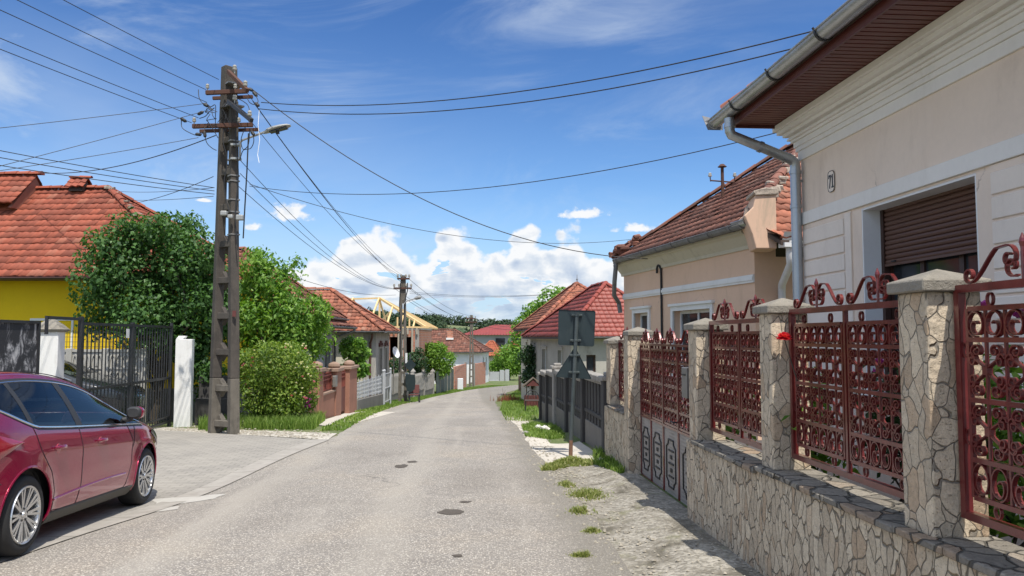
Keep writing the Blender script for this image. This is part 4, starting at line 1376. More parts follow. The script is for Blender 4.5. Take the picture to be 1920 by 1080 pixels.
def iron_panel(a, b, zb, zt, label, leaves_n=2, dom=True):
    t = thing('iron_fence_panel', label, 'fence panel', tuple(FR.p((a + b) / 2, -.17, zb)), 'red scrollwork panels between the stone pillars')
    n = -.17
    mb = MB()
    FR.box(mb, a + .01, a + .045, n - .018, n + .018, zb, zt); FR.box(mb, b - .045, b - .01, n - .018, n + .018, zb, zt)
    FR.box(mb, a + .045, b - .045, n - .02, n + .02, zt - .035, zt); FR.box(mb, a + .045, b - .045, n - .02, n + .02, zb, zb + .035)
    m = (a + b) / 2
    if leaves_n == 2: FR.box(mb, m - .012, m + .012, n - .012, n + .012, zb + .035, zt - .035)
    # little rings that space the leaves from the frame
    L = (b - a)
    for k in range(4):
        u = a + L * (0.14 + 0.24 * k)
        for z in (zt - .072, zb + .070): put_scroll(mb, ring(.020), u, z, n, 1, 1, .014, .006)
    for u in (a + .062, b - .062):
        for z in (zb + .35 * (zt - zb), zb + .72 * (zt - zb)): put_scroll(mb, [(x * .6, y) for x, y in ring(.024)], u, z, n, 1, 1, .014, .006)
    mb.build('panel_frame', M['iron'], t)
    if leaves_n == 2:
        iron_leaf(t, a + .078, m - .028, zb + .105, zt - .11, n, 6); iron_leaf(t, m + .028, b - .078, zb + .105, zt - .11, n, 6)
        q = L / 4
        crest(t, a + .05, m - .01, zt, n); crest(t, m + .01, b - .05, zt, n)
    else:
        iron_leaf(t, a + .078, b - .078, zb + .105, zt - .11, n, 4)
        crest(t, a + .05, b - .05, zt, n)
    return t
iron_panel(1.87, 3.55, .89, 1.935, 'red iron scroll panel nearest the camera cut by the frame edge')
iron_panel(3.81, 5.37, .875, 1.89, 'red iron scroll panel with a red rose leaning over its far post')
iron_panel(5.61, 7.13, .85, 1.845, 'red iron scroll panel next to the stone pillar of the gate')
iron_panel(10.26, 11.37, .79, 1.66, 'short red iron panel beyond the gate at the far end of the stone fence', 1)

def build_gate():
    t = thing('iron_gate', 'tall red iron double gate with pale sheet metal below and a letterbox', 'gate', tuple(FR.p(8.6, -.17, -.1)))
    n = -.17
    divs = [7.42, 8.22, 8.84, 9.42, 9.97]
    zb, zm, zt = -.045, .71, 1.62
    for i, (a, b) in enumerate(zip(divs, divs[1:])):
        a, b = a + .004, b - .004
        mb = MB(); w = .020
        FR.box(mb, a, a + w, n - .018, n + .018, zb, zt); FR.box(mb, b - w, b, n - .018, n + .018, zb, zt)
        for z in (zb + .012, zm, zt - .012): FR.box(mb, a + w, b - w, n - .018, n + .018, z - .012, z + .012)
        lf = mb.build('gate_leaf', M['iron'], t)
        s = MB(); FR.box(s, a + w, b - w, n - .006, n + .006, zb + .024, zm - .012); sh = s.build('sheet', M['gate_sheet'], lf)
        # applied ornament: a tall six-sided outline with three short bars
        o = MB(); m, zc = (a + b) / 2, (zb + zm) / 2 - .01
        hw, hh = (b - a) * .30, .255
        six = [(-hw * .55, hh), (hw * .55, hh), (hw * .6, hh * .82), (hw, hh * .68), (hw, -hh * .68), (hw * .6, -hh * .82), (hw * .55, -hh), (-hw * .55, -hh), (-hw * .6, -hh * .82), (-hw, -hh * .68), (-hw, hh * .68), (-hw * .6, hh * .82), (-hw * .55, hh)]
        o.strip([FR.p(m + x, n + .012, zc + y) for x, y in six], .012, .016, FR.n)
        for dz in (-.14, 0, .14): FR.box(o, m - hw * .55, m + hw * .55, n + .006, n + .018, zc + dz - .009, zc + dz + .009)
        for dz in (-.07, .07): FR.box(o, m - hw * .2, m + hw * .2, n + .006, n + .016, zc + dz - .02, zc + dz + .02)
        o.build('ornament', M['dark_iron'], lf)
        iron_leaf(lf, a + w + .002, b - w - .002, zm + .03, zt - .065, n, 4, 'scroll_frame')
        c = MB()
        for k in range(4): put_scroll(c, ring(.017), a + (b - a) * (k + .5) / 4, zt - .042, n, 1, 1, .014, .005)
        c.build('rings', M['iron'], lf)
        crest(lf, a + .01, b - .01, zt, n, 0.165)
    mb = MB(); FR.box(mb, 7.62, 7.80, n + .02, n + .09, 1.10, 1.40); bx = mb.build('letterbox', M['gunmetal'], t, bevel=.006)
    mb = MB(); FR.box(mb, 7.65, 7.77, n + .09, n + .096, 1.32, 1.335); mb.build('slot', M['dark_iron'], bx)
    h = MB(); h.tube([FR.p(8.24, n + .02, .80), FR.p(8.24, n + .06, .80), FR.p(8.33, n + .06, .80)], .009, 8); h.build('handle', M['dark_iron'], t)
build_gate()

def bloom(name, c, r, m, parent=None, seed=0, n=22):
    """a rose: cupped petals round a centre"""
    rng = random.Random(seed)
    V, F = [], []
    for k in range(n):
        lay = k / n
        a = k * 2.4 + rng.uniform(-.3, .3)
        tilt = 0.15 + 1.85 * lay
        d = Vector((math.cos(a) * math.sin(tilt), math.sin(a) * math.sin(tilt), math.cos(tilt)))
        s = Vector((-math.sin(a), math.cos(a), 0))
        p0 = Vector(c); L = r * (0.65 + .4 * lay); W = r * (.34 + .25 * lay)
        up = d.cross(s)
        b = len(V)
        V += [p0 - s * W * .3, p0 + d * L * .55 - s * W + up * r * -.12, p0 + d * L + up * r * .10, p0 + d * L * .55 + s * W + up * r * -.12]
        F.append((b, b + 1, b + 2, b + 3))
    return np_mesh(name, [tuple(v) for v in V], F, m, parent)
def blooms(name, pts, r, m, parent, seed=0):
    rng = random.Random(seed)
    V, F = [], []
    for c in pts:
        for k in range(9):
            a = k * 2.4 + rng.uniform(-.3, .3); tilt = 0.2 + 1.2 * k / 9
            d = Vector((math.cos(a) * math.sin(tilt), math.sin(a) * math.sin(tilt), math.cos(tilt))); s = Vector((-math.sin(a), math.cos(a), 0))
            rr = r * rng.uniform(.7, 1.2); p = Vector(c); b = len(V); W = rr * .5
            V += [p - s * W * .3, p + d * rr * .5 - s * W, p + d * rr, p + d * rr * .5 + s * W]
            F.append((b, b + 1, b + 2, b + 3))
    return np_mesh(name, [tuple(v) for v in V], F, m, parent)
def rose_bush(label, base, blobs, n, L, flowers, seed, leafm='leaf_mid'):
    t = thing('rose_bush', label, 'bush', base, 'garden roses behind the iron panels')
    mb = MB()
    for i, b in enumerate(blobs): limb(mb, base, b[:3], .014, .006, 5, .07, seed + i, 6)
    mb.build('stem', M['bark'], t, smooth=True)
    leaves('foliage', blobs, n, L, M[leafm], t, seed, shell=.8, bump=.35)
    for i, (mname, pts, r) in enumerate(flowers): blooms('blossoms', pts, r, M[mname], t, seed + i)
    return t
rose_bush('leafy rose bush with magenta blooms behind the nearest iron panel', (2.75, 4.35, .10), [(2.62, 4.25, .95, .30), (2.72, 4.42, 1.35, .34), (2.8, 4.1, 1.15, .30), (2.68, 4.55, .75, .3)], 1500, .085,
          [('petal_violet', [(2.62, 4.30, 1.86), (2.70, 4.12, 1.80), (2.52, 4.22, 1.45), (2.46, 4.5, 1.32)], .055)], 31)
rose_bush('low rose bush with orange and red blooms behind the second iron panel', (2.45, 6.5, .10), [(2.35, 6.35, 1.05, .28), (2.42, 6.7, 1.2, .30), (2.5, 6.45, .75, .28)], 1200, .075,
          [('petal_orange', [(2.28, 6.4, 1.40), (2.24, 6.6, 1.36), (2.3, 6.1, 1.38)], .06), ('petal_pink', [(2.22, 6.3, 1.22), (2.3, 6.75, 1.42)], .06), ('petal_red', [(2.26, 6.9, 1.44)], .06)], 37, 'leaf_light')
rose_bush('small rose bush with violet blooms between house and second panel', (2.75, 5.6, .10), [(2.7, 5.55, 1.25, .26), (2.78, 5.7, .9, .26)], 650, .075, [('petal_violet', [(2.58, 5.5, 1.42), (2.6, 5.35, 1.36), (2.66, 5.62, 1.5)], .06)], 41, 'leaf_deep')
rose_bush('fresh green rose seedlings behind the panel beside the gate pillar', (2.35, 8.3, .10), [(2.25, 8.2, .75, .3), (2.3, 8.6, .9, .3)], 800, .07, [('petal_pink', [(2.1, 8.2, 1.0)], .05)], 43, 'leaf_light')
def lone_rose():
    p = at(1470, 633, 5.27)
    t = thing('rose', 'single red rose hanging over the iron post beside a stone pillar', 'flower', tuple(p))
    bloom('blossom', p, .060, M['petal_red'], t, 5, 30)
    mb = MB(); q = FR.p(5.34, -.21, 1.0); limb(mb, q, p, .006, .004, 5, .05, 9, 6); mb.build('stem', M['bark'], t, smooth=True)
    leaves('leaf', [(q.x - .02, q.y, 1.18, .07), (q.x - .03, q.y + .03, 1.12, .06)], 12, .075, M['leaf_mid'], t, 4)
lone_rose()

# ------------------------------------------------------------------ house 71
FH = Frame((4.0, 0), (-0.0724, 1))
def build_house71():
    t = thing('house', 'pale pink rendered house numbered 71 with a lowered brown roller shutter', 'house', (4.2, 3.0, .1))
    U0, U1 = -3.0, 8.90
    ops = [(5.905, 7.60, 1.15, 2.965), (2.0, 3.7, 1.15, 2.965)]
    mb = MB()
    wall_with_openings(FH, mb, U0, U1, -.4, 4.20, -.36, 0, ops)
    FH.box(mb, U1 - .36, U1, -8, -.36, -.4, 4.2); FH.box(mb, U0, U0 + .36, -8, -.36, -.4, 4.2); FH.box(mb, U0 + .36, U1 - .36, -8, -7.7, -.4, 4.2)
    mb.build('wall', M['pink_wall'], t)
    # raised white band over the windows and its lower return
    mb = MB(); FH.box(mb, U0, U1 + .025, -.1, .028, 2.985, 3.125); mb.build('window_band', M['white_band'], t, bevel=.004)
    # grooved blocks of pale render
    for (a, b) in ((7.78, 8.86), (3.86, 5.74), (-2.9, 1.84)):
        mb = MB(); FH.box(mb, a, b, -.02, .010, .3, 2.98)
        rf = mb.build('render_field', M['pink_wall'], t)
        mb = MB()
        z = .35
        while z + .165 < 2.97:
            FH.box(mb, a + .14, b - .02, .010, .024, z, z + .165)
            z += .185
        FH.box(mb, a, a + .125, .010, .022, .3, 2.96)
        mb.build('render_blocks', M['pink_light'], rf, bevel=.006)
    # cornice in steps
    mb = MB()
    steps = [(.025, 3.74, 3.85), (.045, 3.85, 3.90), (.060, 3.90, 3.965), (.085, 3.965, 3.995), (.115, 3.995, 4.02), (.15, 4.045, 4.085), (.20, 4.085, 4.13), (.235, 4.13, 4.197)]
    for (e, a, b) in steps: FH.box(mb, U0, U1 + e, -.3, e, a, b)
    FH.box(mb, U0, U1 + .09, -.3, .09, 4.02, 4.045)
    mb.build('cornice', M['white_band'], t, bevel=.006, seg=2)
    # windows
    for (ua, ub, za, zb) in ops:
        mb = MB()
        FH.box(mb, ua, ua + .02, -.24, -.003, za, zb - .02); FH.box(mb, ub - .02, ub, -.24, -.003, za, zb - .02); FH.box(mb, ua, ub, -.24, -.003, zb - .02, zb)
        rv = mb.build('reveal', M['reveal_white'], t)
        w = window(t, FH, ua + .02, ub - .02, za, zb - .02, -.245, M['brown_frame'], M['glass'], 2)
        mb = MB()
        z = 2.405
        while z < 2.94:
            pr = [(-.205, z), (-.195, z + .008), (-.190, z + .022), (-.195, z + .036), (-.205, z + .044)]
            FH.extrude(mb, pr, ua + .075, ub - .075)
            z += .0465
        FH.box(mb, ua + .07, ub - .07, -.215, -.185, 2.385, 2.408)
        sh = mb.build('roller_shutter', M['shutter'], w)
        
        for (p, q) in ((ua + .02, ua + .07), (ub - .07, ub - .02)): mb = MB(); FH.box(mb, p, q, -.235, -.18, za, zb - .02); mb.build('guide_rail', M['brown_frame'], w)
        
        for p in (ua + .2, ub - .26): mb = MB(); FH.box(mb, p, p + .06, -.188, -.172, 2.418, 2.432); mb.build('stop', M['black_plastic'], sh)
        mb = MB(); FH.box(mb, ua - .06, ub + .06, -.2, .09, za - .07, za - .005); mb.build('sill', M['white_band'], w, bevel=.006)
    # boarded eave
    ue = 9.06
    mb = MB()
    FH.box(mb, U0, ue, .10, .745, 4.212, 4.235)
    u = U0
    while u < ue - .05:
        FH.box(mb, u, u + .066, .10, .745, 4.199, 4.214)
        u += .085
    FH.box(mb, U1 + .236, ue, -6, .10, 4.205, 4.235)
    mb.build('soffit', M['soffit'], t)
    mb = MB(); FH.box(mb, U0, ue + .02, .745, .765, 4.165, 4.33); FH.box(mb, ue, ue + .02, -6, .745, 4.165, 4.33); mb.build('fascia', M['fascia'], t)
    g = gutter(t, FH, U0, 9.34, .862, 4.315, M['zinc'], .086, 1.02)
    e = MB(); e.prism([FH.p(9.34, .765, 4.21), FH.p(9.34, .95, 4.21), FH.p(9.37, .98, 4.32), FH.p(9.40, 1.0, 4.40), FH.p(9.35, .90, 4.36), FH.p(9.34, .765, 4.34)], FH.u * .006); e.build('spout', M['old_zinc'], g)
    pts = [FH.p(8.84, .862, 4.21), FH.p(8.84, .862, 4.06), FH.p(8.84, .84, 4.015), FH.p(8.86, .15, 3.755), FH.p(8.865, .09, 3.71), FH.p(8.865, .085, 3.64), FH.p(8.865, .085, -.2)]
    pp = pipe(t, pts, .058, M['zinc'], 'downpipe', [(FH.p(8.865, .085, 3.60), (0, 0, 1)), (FH.p(8.865, .085, 3.2), (0, 0, 1)), (FH.p(8.865, .085, 1.4), (0, 0, 1)), (FH.p(8.84, .862, 4.12), (0, 0, 1)), (FH.p(8.85, .5, 3.887), FH.p(8.86, .15, 3.755) - FH.p(8.84, .84, 4.015))])
    mb = MB(); mb.beam(FH.p(8.865, .0, 3.5), FH.p(8.865, .085, 3.5), .012, .03); mb.beam(FH.p(8.865, .0, 2.0), FH.p(8.865, .085, 2.0), .012, .03); mb.build('clip', M['zinc'], pp)
    # roof
    zr = 4.335
    a, b = FH.p(U0 - .3, .80, zr), FH.p(ue + .06, .80, zr)
    r0, r1 = FH.p(U0 + 4, -3.9, zr + 3.4), FH.p(ue - 4.6, -3.9, zr + 3.4)
    c, d = FH.p(ue + .06, -8.6, zr), FH.p(U0 - .3, -8.6, zr)
    sl = dict(street=[a, b, r1, r0], far=[b, c, r1], back=[c, d, r0, r1], near=[d, a, r0])
    roof(t, sl, [(b, r1), (r0, r1), (a, r0)], M['tile_mid'], M['tile_mid'], 71, .24, .36, wave=.04, lift=.03)
    # number plate
    mb = MB(); uc, zc = 8.17, 3.355
    ov = [(0.072 * math.copysign(abs(math.cos(a)) ** .55, math.cos(a)), .112 * math.copysign(abs(math.sin(a)) ** .55, math.sin(a))) for a in [2 * math.pi * (k + .5) / 24 for k in range(24)]]
    mb.prism([FH.p(uc + x, .004, zc + y) for x, y in ov], FH.n * .008); pl = mb.build('number_plate', M['pink_light'], t)
    mb = MB()
    mb.strip([FH.p(uc + x, .012, zc + y) for x, y in ov + ov[:1]], .006, .006, FH.n); mb.build('plate_rim', M['dark_iron'], pl)
    mb = MB()
    seven = [(-.040, .055), (-.040, .025), (-.032, .025), (-.028, .038), (-.014, .038), (-.032, -.055), (-.018, -.055), (.000, .040), (.000, .055)]
    one = [(.010, .040), (.010, .030), (.018, .030), (.018, -.043), (.008, -.043), (.008, -.055), (.044, -.055), (.044, -.043), (.033, -.043), (.033, .055), (.024, .055)]
    for poly in (seven, one):
        mb.prism([FH.p(uc - x * 1.25, .012, zc + y * 1.3) for x, y in poly], FH.n * .004)
    mb.build('numerals', M['dark_iron'], pl)
build_house71()

# ------------------------------------------------------------------ peach house with the worn hip roof
FP = Frame((6.86, 0), (-0.2138, 1))
def build_peach():
    t = thing('house', 'peach rendered house with a worn brown tiled roof and drooping old gutter', 'house', (4.0, 14, T(4, 14)))
    y2u = 1.0226
    U0, U1 = 12.98 * y2u, 19.12 * y2u
    ops = [(14.55 * y2u, 16.22 * y2u, .9, 2.24), (17.55 * y2u, 18.42 * y2u, .9, 2.26)]
    mb = MB()
    wall_with_openings(FP, mb, U0, U1, -1.2, 3.36, -.4, 0, ops)
    FP.box(mb, U0, U0 + .4, -6.4, -.4, -1.2, 3.06); FP.box(mb, U1 - .4, U1, -6.4, -.4, -1.2, 3.3)
    mb.build('wall', M['peach'], t)
    mb = MB()
    for (e, a, b) in ((.03, 2.62, 2.66), (.045, 2.66, 2.72), (.03, 2.72, 2.755)): FP.box(mb, U0 + .003, U1 - .003, -.05, e, a, b)
    mb.build('wall_band', M['white_trim'], t)
    mb = MB()
    FP.extrude(mb, [(-.1, 3.20), (.03, 3.20), (.04, 3.26), (.10, 3.33), (.17, 3.42), (.24, 3.45), (.24, 3.50), (-.1, 3.50)], U0 - .02, U1 + .1)
    mb.build('cornice', M['cream_wall'], t)
    for i, (ua, ub, za, zb) in enumerate(ops):
        window(t, FP, ua, ub, za, zb, -.14, M['white_paint'], M['glass'], 1, .10, M['white_trim'], True)
    # old half-round gutter along the street, sagging zinc piece at its near end
    g = gutter(t, FP, 12.72 * y2u, 18.75 * y2u, .34, 3.565, M['old_zinc'], .085, 0.8, M['old_zinc'])
    mb = MB(); c = FP.p(12.74 * y2u, .34, 3.57)
    half_gutter(mb, FP, 12.55 * y2u, 12.95 * y2u, .34, 3.60, .10)
    mb.prism([FP.p(12.55 * y2u, .24, 3.60), FP.p(12.55 * y2u, .44, 3.60), FP.p(12.50 * y2u, .42, 3.80), FP.p(12.62 * y2u, .26, 3.78)], FP.u * .006)
    mb.build('gutter_end', M['zinc'], g)
    pts = [FP.p(18.72 * y2u, .34, 3.52), FP.p(18.8 * y2u, .36, 3.05), FP.p(19.0 * y2u, .30, 2.72), FP.p(19.22 * y2u, .10, 2.55), FP.p(19.22 * y2u, .06, 2.3)]
    pipe(t, pts, .055, M['old_zinc'], 'downpipe')
    # roof
    A, B = FP.p(12.62 * y2u, .32, 3.60), FP.p(19.0 * y2u, .32, 3.60)
    R1, R2 = FP.p(15.9 * y2u, -3.0, 5.92), FP.p(16.6 * y2u, -3.0, 5.92)
    C = FP.p(19.0 * y2u, -6.4, 3.6); D = FP.p(12.62 * y2u, -6.4, 3.15)
    D.z = 3.60
    e_ = (D - A).normalized(); dn = (R1 - A) - e_ * (R1 - A).dot(e_); dn *= -.34 / dn.z
    A2, D2 = A + dn + e_ * .30, D + dn
    sl = dict(street=[A, B, R2, R1], near=[A2, D2, D, R1, A + e_ * .05], far=[B, C, R2], back=[C, D, R1, R2])
    rf = tiles('roof', [sl['street'], sl['far'], sl['back']], M['tile_old'], t, .19, .27, 4, .024, .018, .006)
    tiles('hip_tiles', [sl['near']], M['tile_worn'], rf, .19, .26, 9, .024, .018, .007)
    mb = MB()
    for s in sl.values():
        P, v = slab(s, -.04); mb.prism(P, v)
    mb.build('roof_deck', M['dark_wood'], rf)
    mb = MB()
    for (a, b, s) in ((A, R1, 2), (R1, R2, 3), (R2, B, 5), (R2, C, 6), (R1, D, 8)): ridge_caps(mb, a + Vector((0, 0, .05)), b + Vector((0, 0, .035)), .095, .38, s, .015)
    mb.build('ridge_tiles', M['tile_old'], rf)
    # crumbling mortar bed beside the hip
    mb = MB(); rnd = random.Random(4)
    for k in range(46):
        f = rnd.uniform(.02, .75); p = A.lerp(R1, f) + Vector((rnd.uniform(-.06, .14), rnd.uniform(-.12, .05), rnd.uniform(.0, .08)))
        s = rnd.uniform(.04, .10)
        mb.box(p.x - s, p.x + s, p.y - s, p.y + s, p.z - s * .6, p.z + s * .6)
    mb.build('mortar_bed', M['mortar'], rf, bevel=.02, jitter=.012)['kind'] = 'stuff'
    mb = MB()
    for k in range(22):
        f = rnd.uniform(.0, .16); p = B.lerp(R2, f) + Vector((rnd.uniform(-.1, .1), rnd.uniform(-.25, .1), rnd.uniform(.05, .2)))
        s = rnd.uniform(.05, .11); mb.box(p.x - s, p.x + s, p.y - s, p.y + s, p.z - s * .5, p.z + s * .5)
    mb.build('loose_tiles', M['tile_old'], rf, bevel=.02, jitter=.02)['kind'] = 'stuff'
    # little parapet block on the near corner, facing the street corner
    FE = Frame((FP.p(U0, 0, 0).x, FP.p(U0, 0, 0).y), (FP.n.x * -1, FP.n.y * -1), True)       # along the end wall, away from the street
    e0 = .0
    YP = 12.32
    poly = [at(px, py, YP) for px, py in ((1418, 466), (1411, 440), (1396, 404), (1412, 388), (1417, 364), (1455, 364), (1457, 466))]
    mb = MB(); mb.prism(poly, Vector((.06, .55, 0))); mb.build('parapet', M['peach_worn'], t, bevel=.015, seg=2)
    mb = MB(); mb.prism([at(px, py, YP - .03) for px, py in ((1414, 365), (1413, 357), (1436, 351), (1459, 353), (1460, 364))], Vector((.06, .62, 0))); mb.build('parapet_cap', M['mortar'], t, bevel=.02, seg=2, jitter=.008)
    # near-end gutter, hopper and white downpipe
    g2 = MB(); half_gutter(g2, FE, .12, 3.0, .80, 3.21, .075); gg = g2.build('gutter', M['white_pipe'], t, smooth=True)
    mb = MB(); FE.box(mb, .02, .30, .72, .90, 3.12, 3.19); mb.prism([FE.p(.02, .80, 3.19), FE.p(.30, .80, 3.19), FE.p(.24, .90, 3.36), FE.p(.02, .90, 3.36)], FE.n * .01); mb.build('hopper', M['white_pipe'], gg)
    pipe(t, [FE.p(.17, .80, 3.12), FE.p(.17, .80, 2.95), FE.p(.20, .76, 2.86), FE.p(.42, .14, 2.58), FE.p(.45, .08, 2.48), FE.p(.45, .08, 0)], .062, M['white_pipe'])
    # black service conduit with a hook and the mast on the roof
    u = 16.78 * y2u
    pts = [FP.p(u, .03, -.2), FP.p(u, .03, 3.18)] + [FP.p(u + .09 - .09 * math.cos(k * math.pi / 8), .05, 3.18 + .09 * math.sin(k * math.pi / 8)) for k in range(1, 9)] + [FP.p(u + .18, .05, 3.10)]
    pipe(t, pts, .024, M['cable'], 'conduit')
    base = at(1355, 364, 16.7); base.z -= .1
    mb = MB(); mb.tube([base, base + Vector((0, 0, .72))], .034, 10); mb.tube([base + Vector((0, 0, .70)), base + Vector((0, 0, .76))], [.10, .04], 12)
    mb.tube([base + Vector((-.26, 0, .40)), base + Vector((.27, 0, .36))], .016, 8)
    for s in (-1, 1): mb.tube([base + Vector((.26 * s, 0, .38)), base + Vector((.27 * s, 0, .50))], .012, 8)
    ms = mb.build('mast', M['rusty_iron'], t)
    for s in (-1, 1):
        mb = MB(); mb.lathe([(.012, 0), (.04, .01), (.042, .04), (.028, .05), (.036, .07), (.02, .09)], base + Vector((.27 * s, 0, .48)), 'z', 12); mb.build('insulator', M['porcelain'], ms, smooth=True)
build_peach()

# ------------------------------------------------------------------ the two tiled houses further down on the right
def build_right_far():
    # red tiled
    F3 = Frame((2.30, 30.3), (-1.47, 9.0))
    g0 = -1.3
    t = thing('house', 'low grey house under a bright red tiled hip roof beyond the peach house', 'house', (3.0, 31.0, T(3, 31)))
    mb = MB()
    wall_with_openings(F3, mb, 0, 8.6, g0 - 1.2, 1.70, -.35, 0, [(1.4, 2.2, .1, 1.15), (4.6, 5.5, .1, 1.15)])
    FE = Frame((F3.p(0, 0, 0).x, F3.p(0, 0, 0).y), tuple(-F3.n.xy), True)
    wall_with_openings(FE, mb, .35, 4.6, g0 - 1.2, 1.70, -.35, 0, [(.62, 1.0, .25, 1.0)])
    F3.box(mb, 8.25, 8.6, -4.6, -.35, g0 - 1.2, 1.7)
    mb.build('wall', M['old_wall'], t)
    for o in ((1.4, 2.2, .1, 1.15), (4.6, 5.5, .1, 1.15)): window(t, F3, *o, -.12, M['white_paint'], M['glass'], 1, .09, M['old_wall'])
    window(t, FE, .62, 1.0, .25, 1.0, -.12, M['brown_frame'], M['glass'], 0)
    mb = MB(); FE.box(mb, .0, .30, -.02, .02, g0 - 1, 1.6); FE.box(mb, 1.55, 1.85, -.02, .03, g0 - 1, 1.6); mb.build('pilaster', M['cream_wall'], t)
    mb = MB(); FE.box(mb, -.05, 4.6, -.1, .08, 1.58, 1.70); F3.box(mb, 0.08, 8.6, -.05, .08, 1.58, 1.70); mb.build('eave_board', M['cream_wall'], t)
    mb = MB(); FE.box(mb, 2.2, 4.4, .02, .05, .55, .60); FE.box(mb, 2.2, 4.4, .02, .05, .05, .10); mb.build('cable_strip', M['white_trim'], t)
    sl, ed = hip_roof_slopes(F3, 0, 8.6, 4.6, 1.72, 4.02, .35, 'u', 3.0, 3.4)
    rf = roof(t, sl, ed, M['tile_red'], M['tile_red'], 33, .22, .31, r=.10, wave=.024)
    gutter(t, FE, -.4, 4.9, .40, 1.70, M['old_zinc'], .06, 0)
    # weathered hip roof behind it
    F4 = Frame((1.55, 40.4), (-.98, 9.7))
    t = thing('house', 'house with a weathered orange and brown hip roof behind the red tiled one', 'house', (2.2, 41, T(2, 41)))
    mb = MB(); ops4 = [(1.0, 1.9, .1, 1.4), (3.4, 4.3, .1, 1.4), (6.0, 6.9, .1, 1.4)]
    wall_with_openings(F4, mb, 0, 9.6, -3.4, 2.12, -.35, 0, ops4); F4.box(mb, 0, .35, -5.6, -.35, -3.4, 2.12); F4.box(mb, 9.25, 9.6, -5.6, -.35, -3.4, 2.12); mb.build('wall', M['cream_wall'], t)
    for o in ops4: window(t, F4, *o, -.12, M['brown_frame'], M['glass'], 1, .1, M['cream_wall'])
    sl, ed = hip_roof_slopes(F4, 0, 9.6, 5.6, 2.16, 4.84, .45, 'u', 4.9, 3.6)
    roof(t, sl, ed, M['tile_worn'], M['tile_worn'], 44, .20, .28, r=.11, wave=.026, jit=.010)
    r0 = ed[0][0]
    mb = MB(); mb.tube([r0, r0 + Vector((0, 0, .55))], [.03, .012], 8); mb.lathe([(.01, 0), (.06, .03), (.05, .09), (.01, .12)], r0 + Vector((0, 0, .2)), 'z', 10); mb.build('finial', M['old_zinc'], t)
    q = at(1110, 566, 33)
    mb = MB()
build_right_far()

# ------------------------------------------------------------------ concrete fence, sign, bench, small things on the right
FC = Frame((1.40, 11.76), (.95 - 1.40, 18.2 - 11.76))
def build_concrete_fence():
    t = thing('concrete_fence', 'dark weathered concrete picket fence with block caps beside the road sign', 'fence', (1.3, 13, T(1.3, 13)))
    L = 6.2
    def base(u): return T(FC.p(u, 0, 0).x, FC.p(u, 0, 0).y)
    posts = [0.05, 2.1, 4.2, 6.2, 7.7, 9.2]
    for i, (a, b) in enumerate(zip(posts, posts[1:])):
        g = base((a + b) / 2); zo = -.07 * i
        mb = MB(); FC.box(mb, a + .09, b - .09, -.10, -.03, g - .5, .26 + zo); mb.build('base_panel', M['grey_cement'], t, bevel=.008)
        n = int((b - a - .3) / .225)
        for k in range(n):
            u = a + .17 + (b - a - .34) * k / (n - 1) if n > 1 else (a + b) / 2
            mb = MB(); w = .075
            FC.extrude(mb, [(-.10, .26 + zo), (-.04, .26 + zo), (-.04, .98 + zo), (-.07, 1.02 + zo), (-.10, .98 + zo)], u - w, u + w)
            mb.build('picket', M['fence_concrete'], t, bevel=.008)
        mb = MB(); FC.box(mb, a + .09, b - .09, -.115, -.02, .40 + zo, .46 + zo); mb.build('rail', M['fence_concrete'], t, bevel=.006)
        k = 0
        mb = MB(); u = a + .12; rnd = random.Random(i)
        while u < b - .2:
            w = rnd.uniform(.16, .24); FC.box(mb, u, min(u + w - .012, b - .09), -.16, .03, 1.00 + zo, 1.00 + zo + rnd.uniform(.085, .105)); u += w
        FC.box(mb, a + .10, b - .10, -.12, -.01, .955 + zo, 1.0 + zo)
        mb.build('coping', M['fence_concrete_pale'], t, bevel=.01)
    for i, u in enumerate(posts):
        g = base(u); zo = -.07 * i
        hi = 1.02 + zo + (.16 if i in (3,) else .02)
        mb = MB(); w = .13 if i == 3 else .085
        FC.box(mb, u - w, u + w, -.20 if i == 3 else -.15, .03, g - .4, hi)
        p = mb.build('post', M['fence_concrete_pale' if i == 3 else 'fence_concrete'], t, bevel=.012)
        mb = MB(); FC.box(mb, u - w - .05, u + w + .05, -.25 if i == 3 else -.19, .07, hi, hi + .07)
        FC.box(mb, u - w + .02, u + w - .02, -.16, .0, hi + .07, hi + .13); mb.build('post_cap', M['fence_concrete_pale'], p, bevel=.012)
build_concrete_fence()

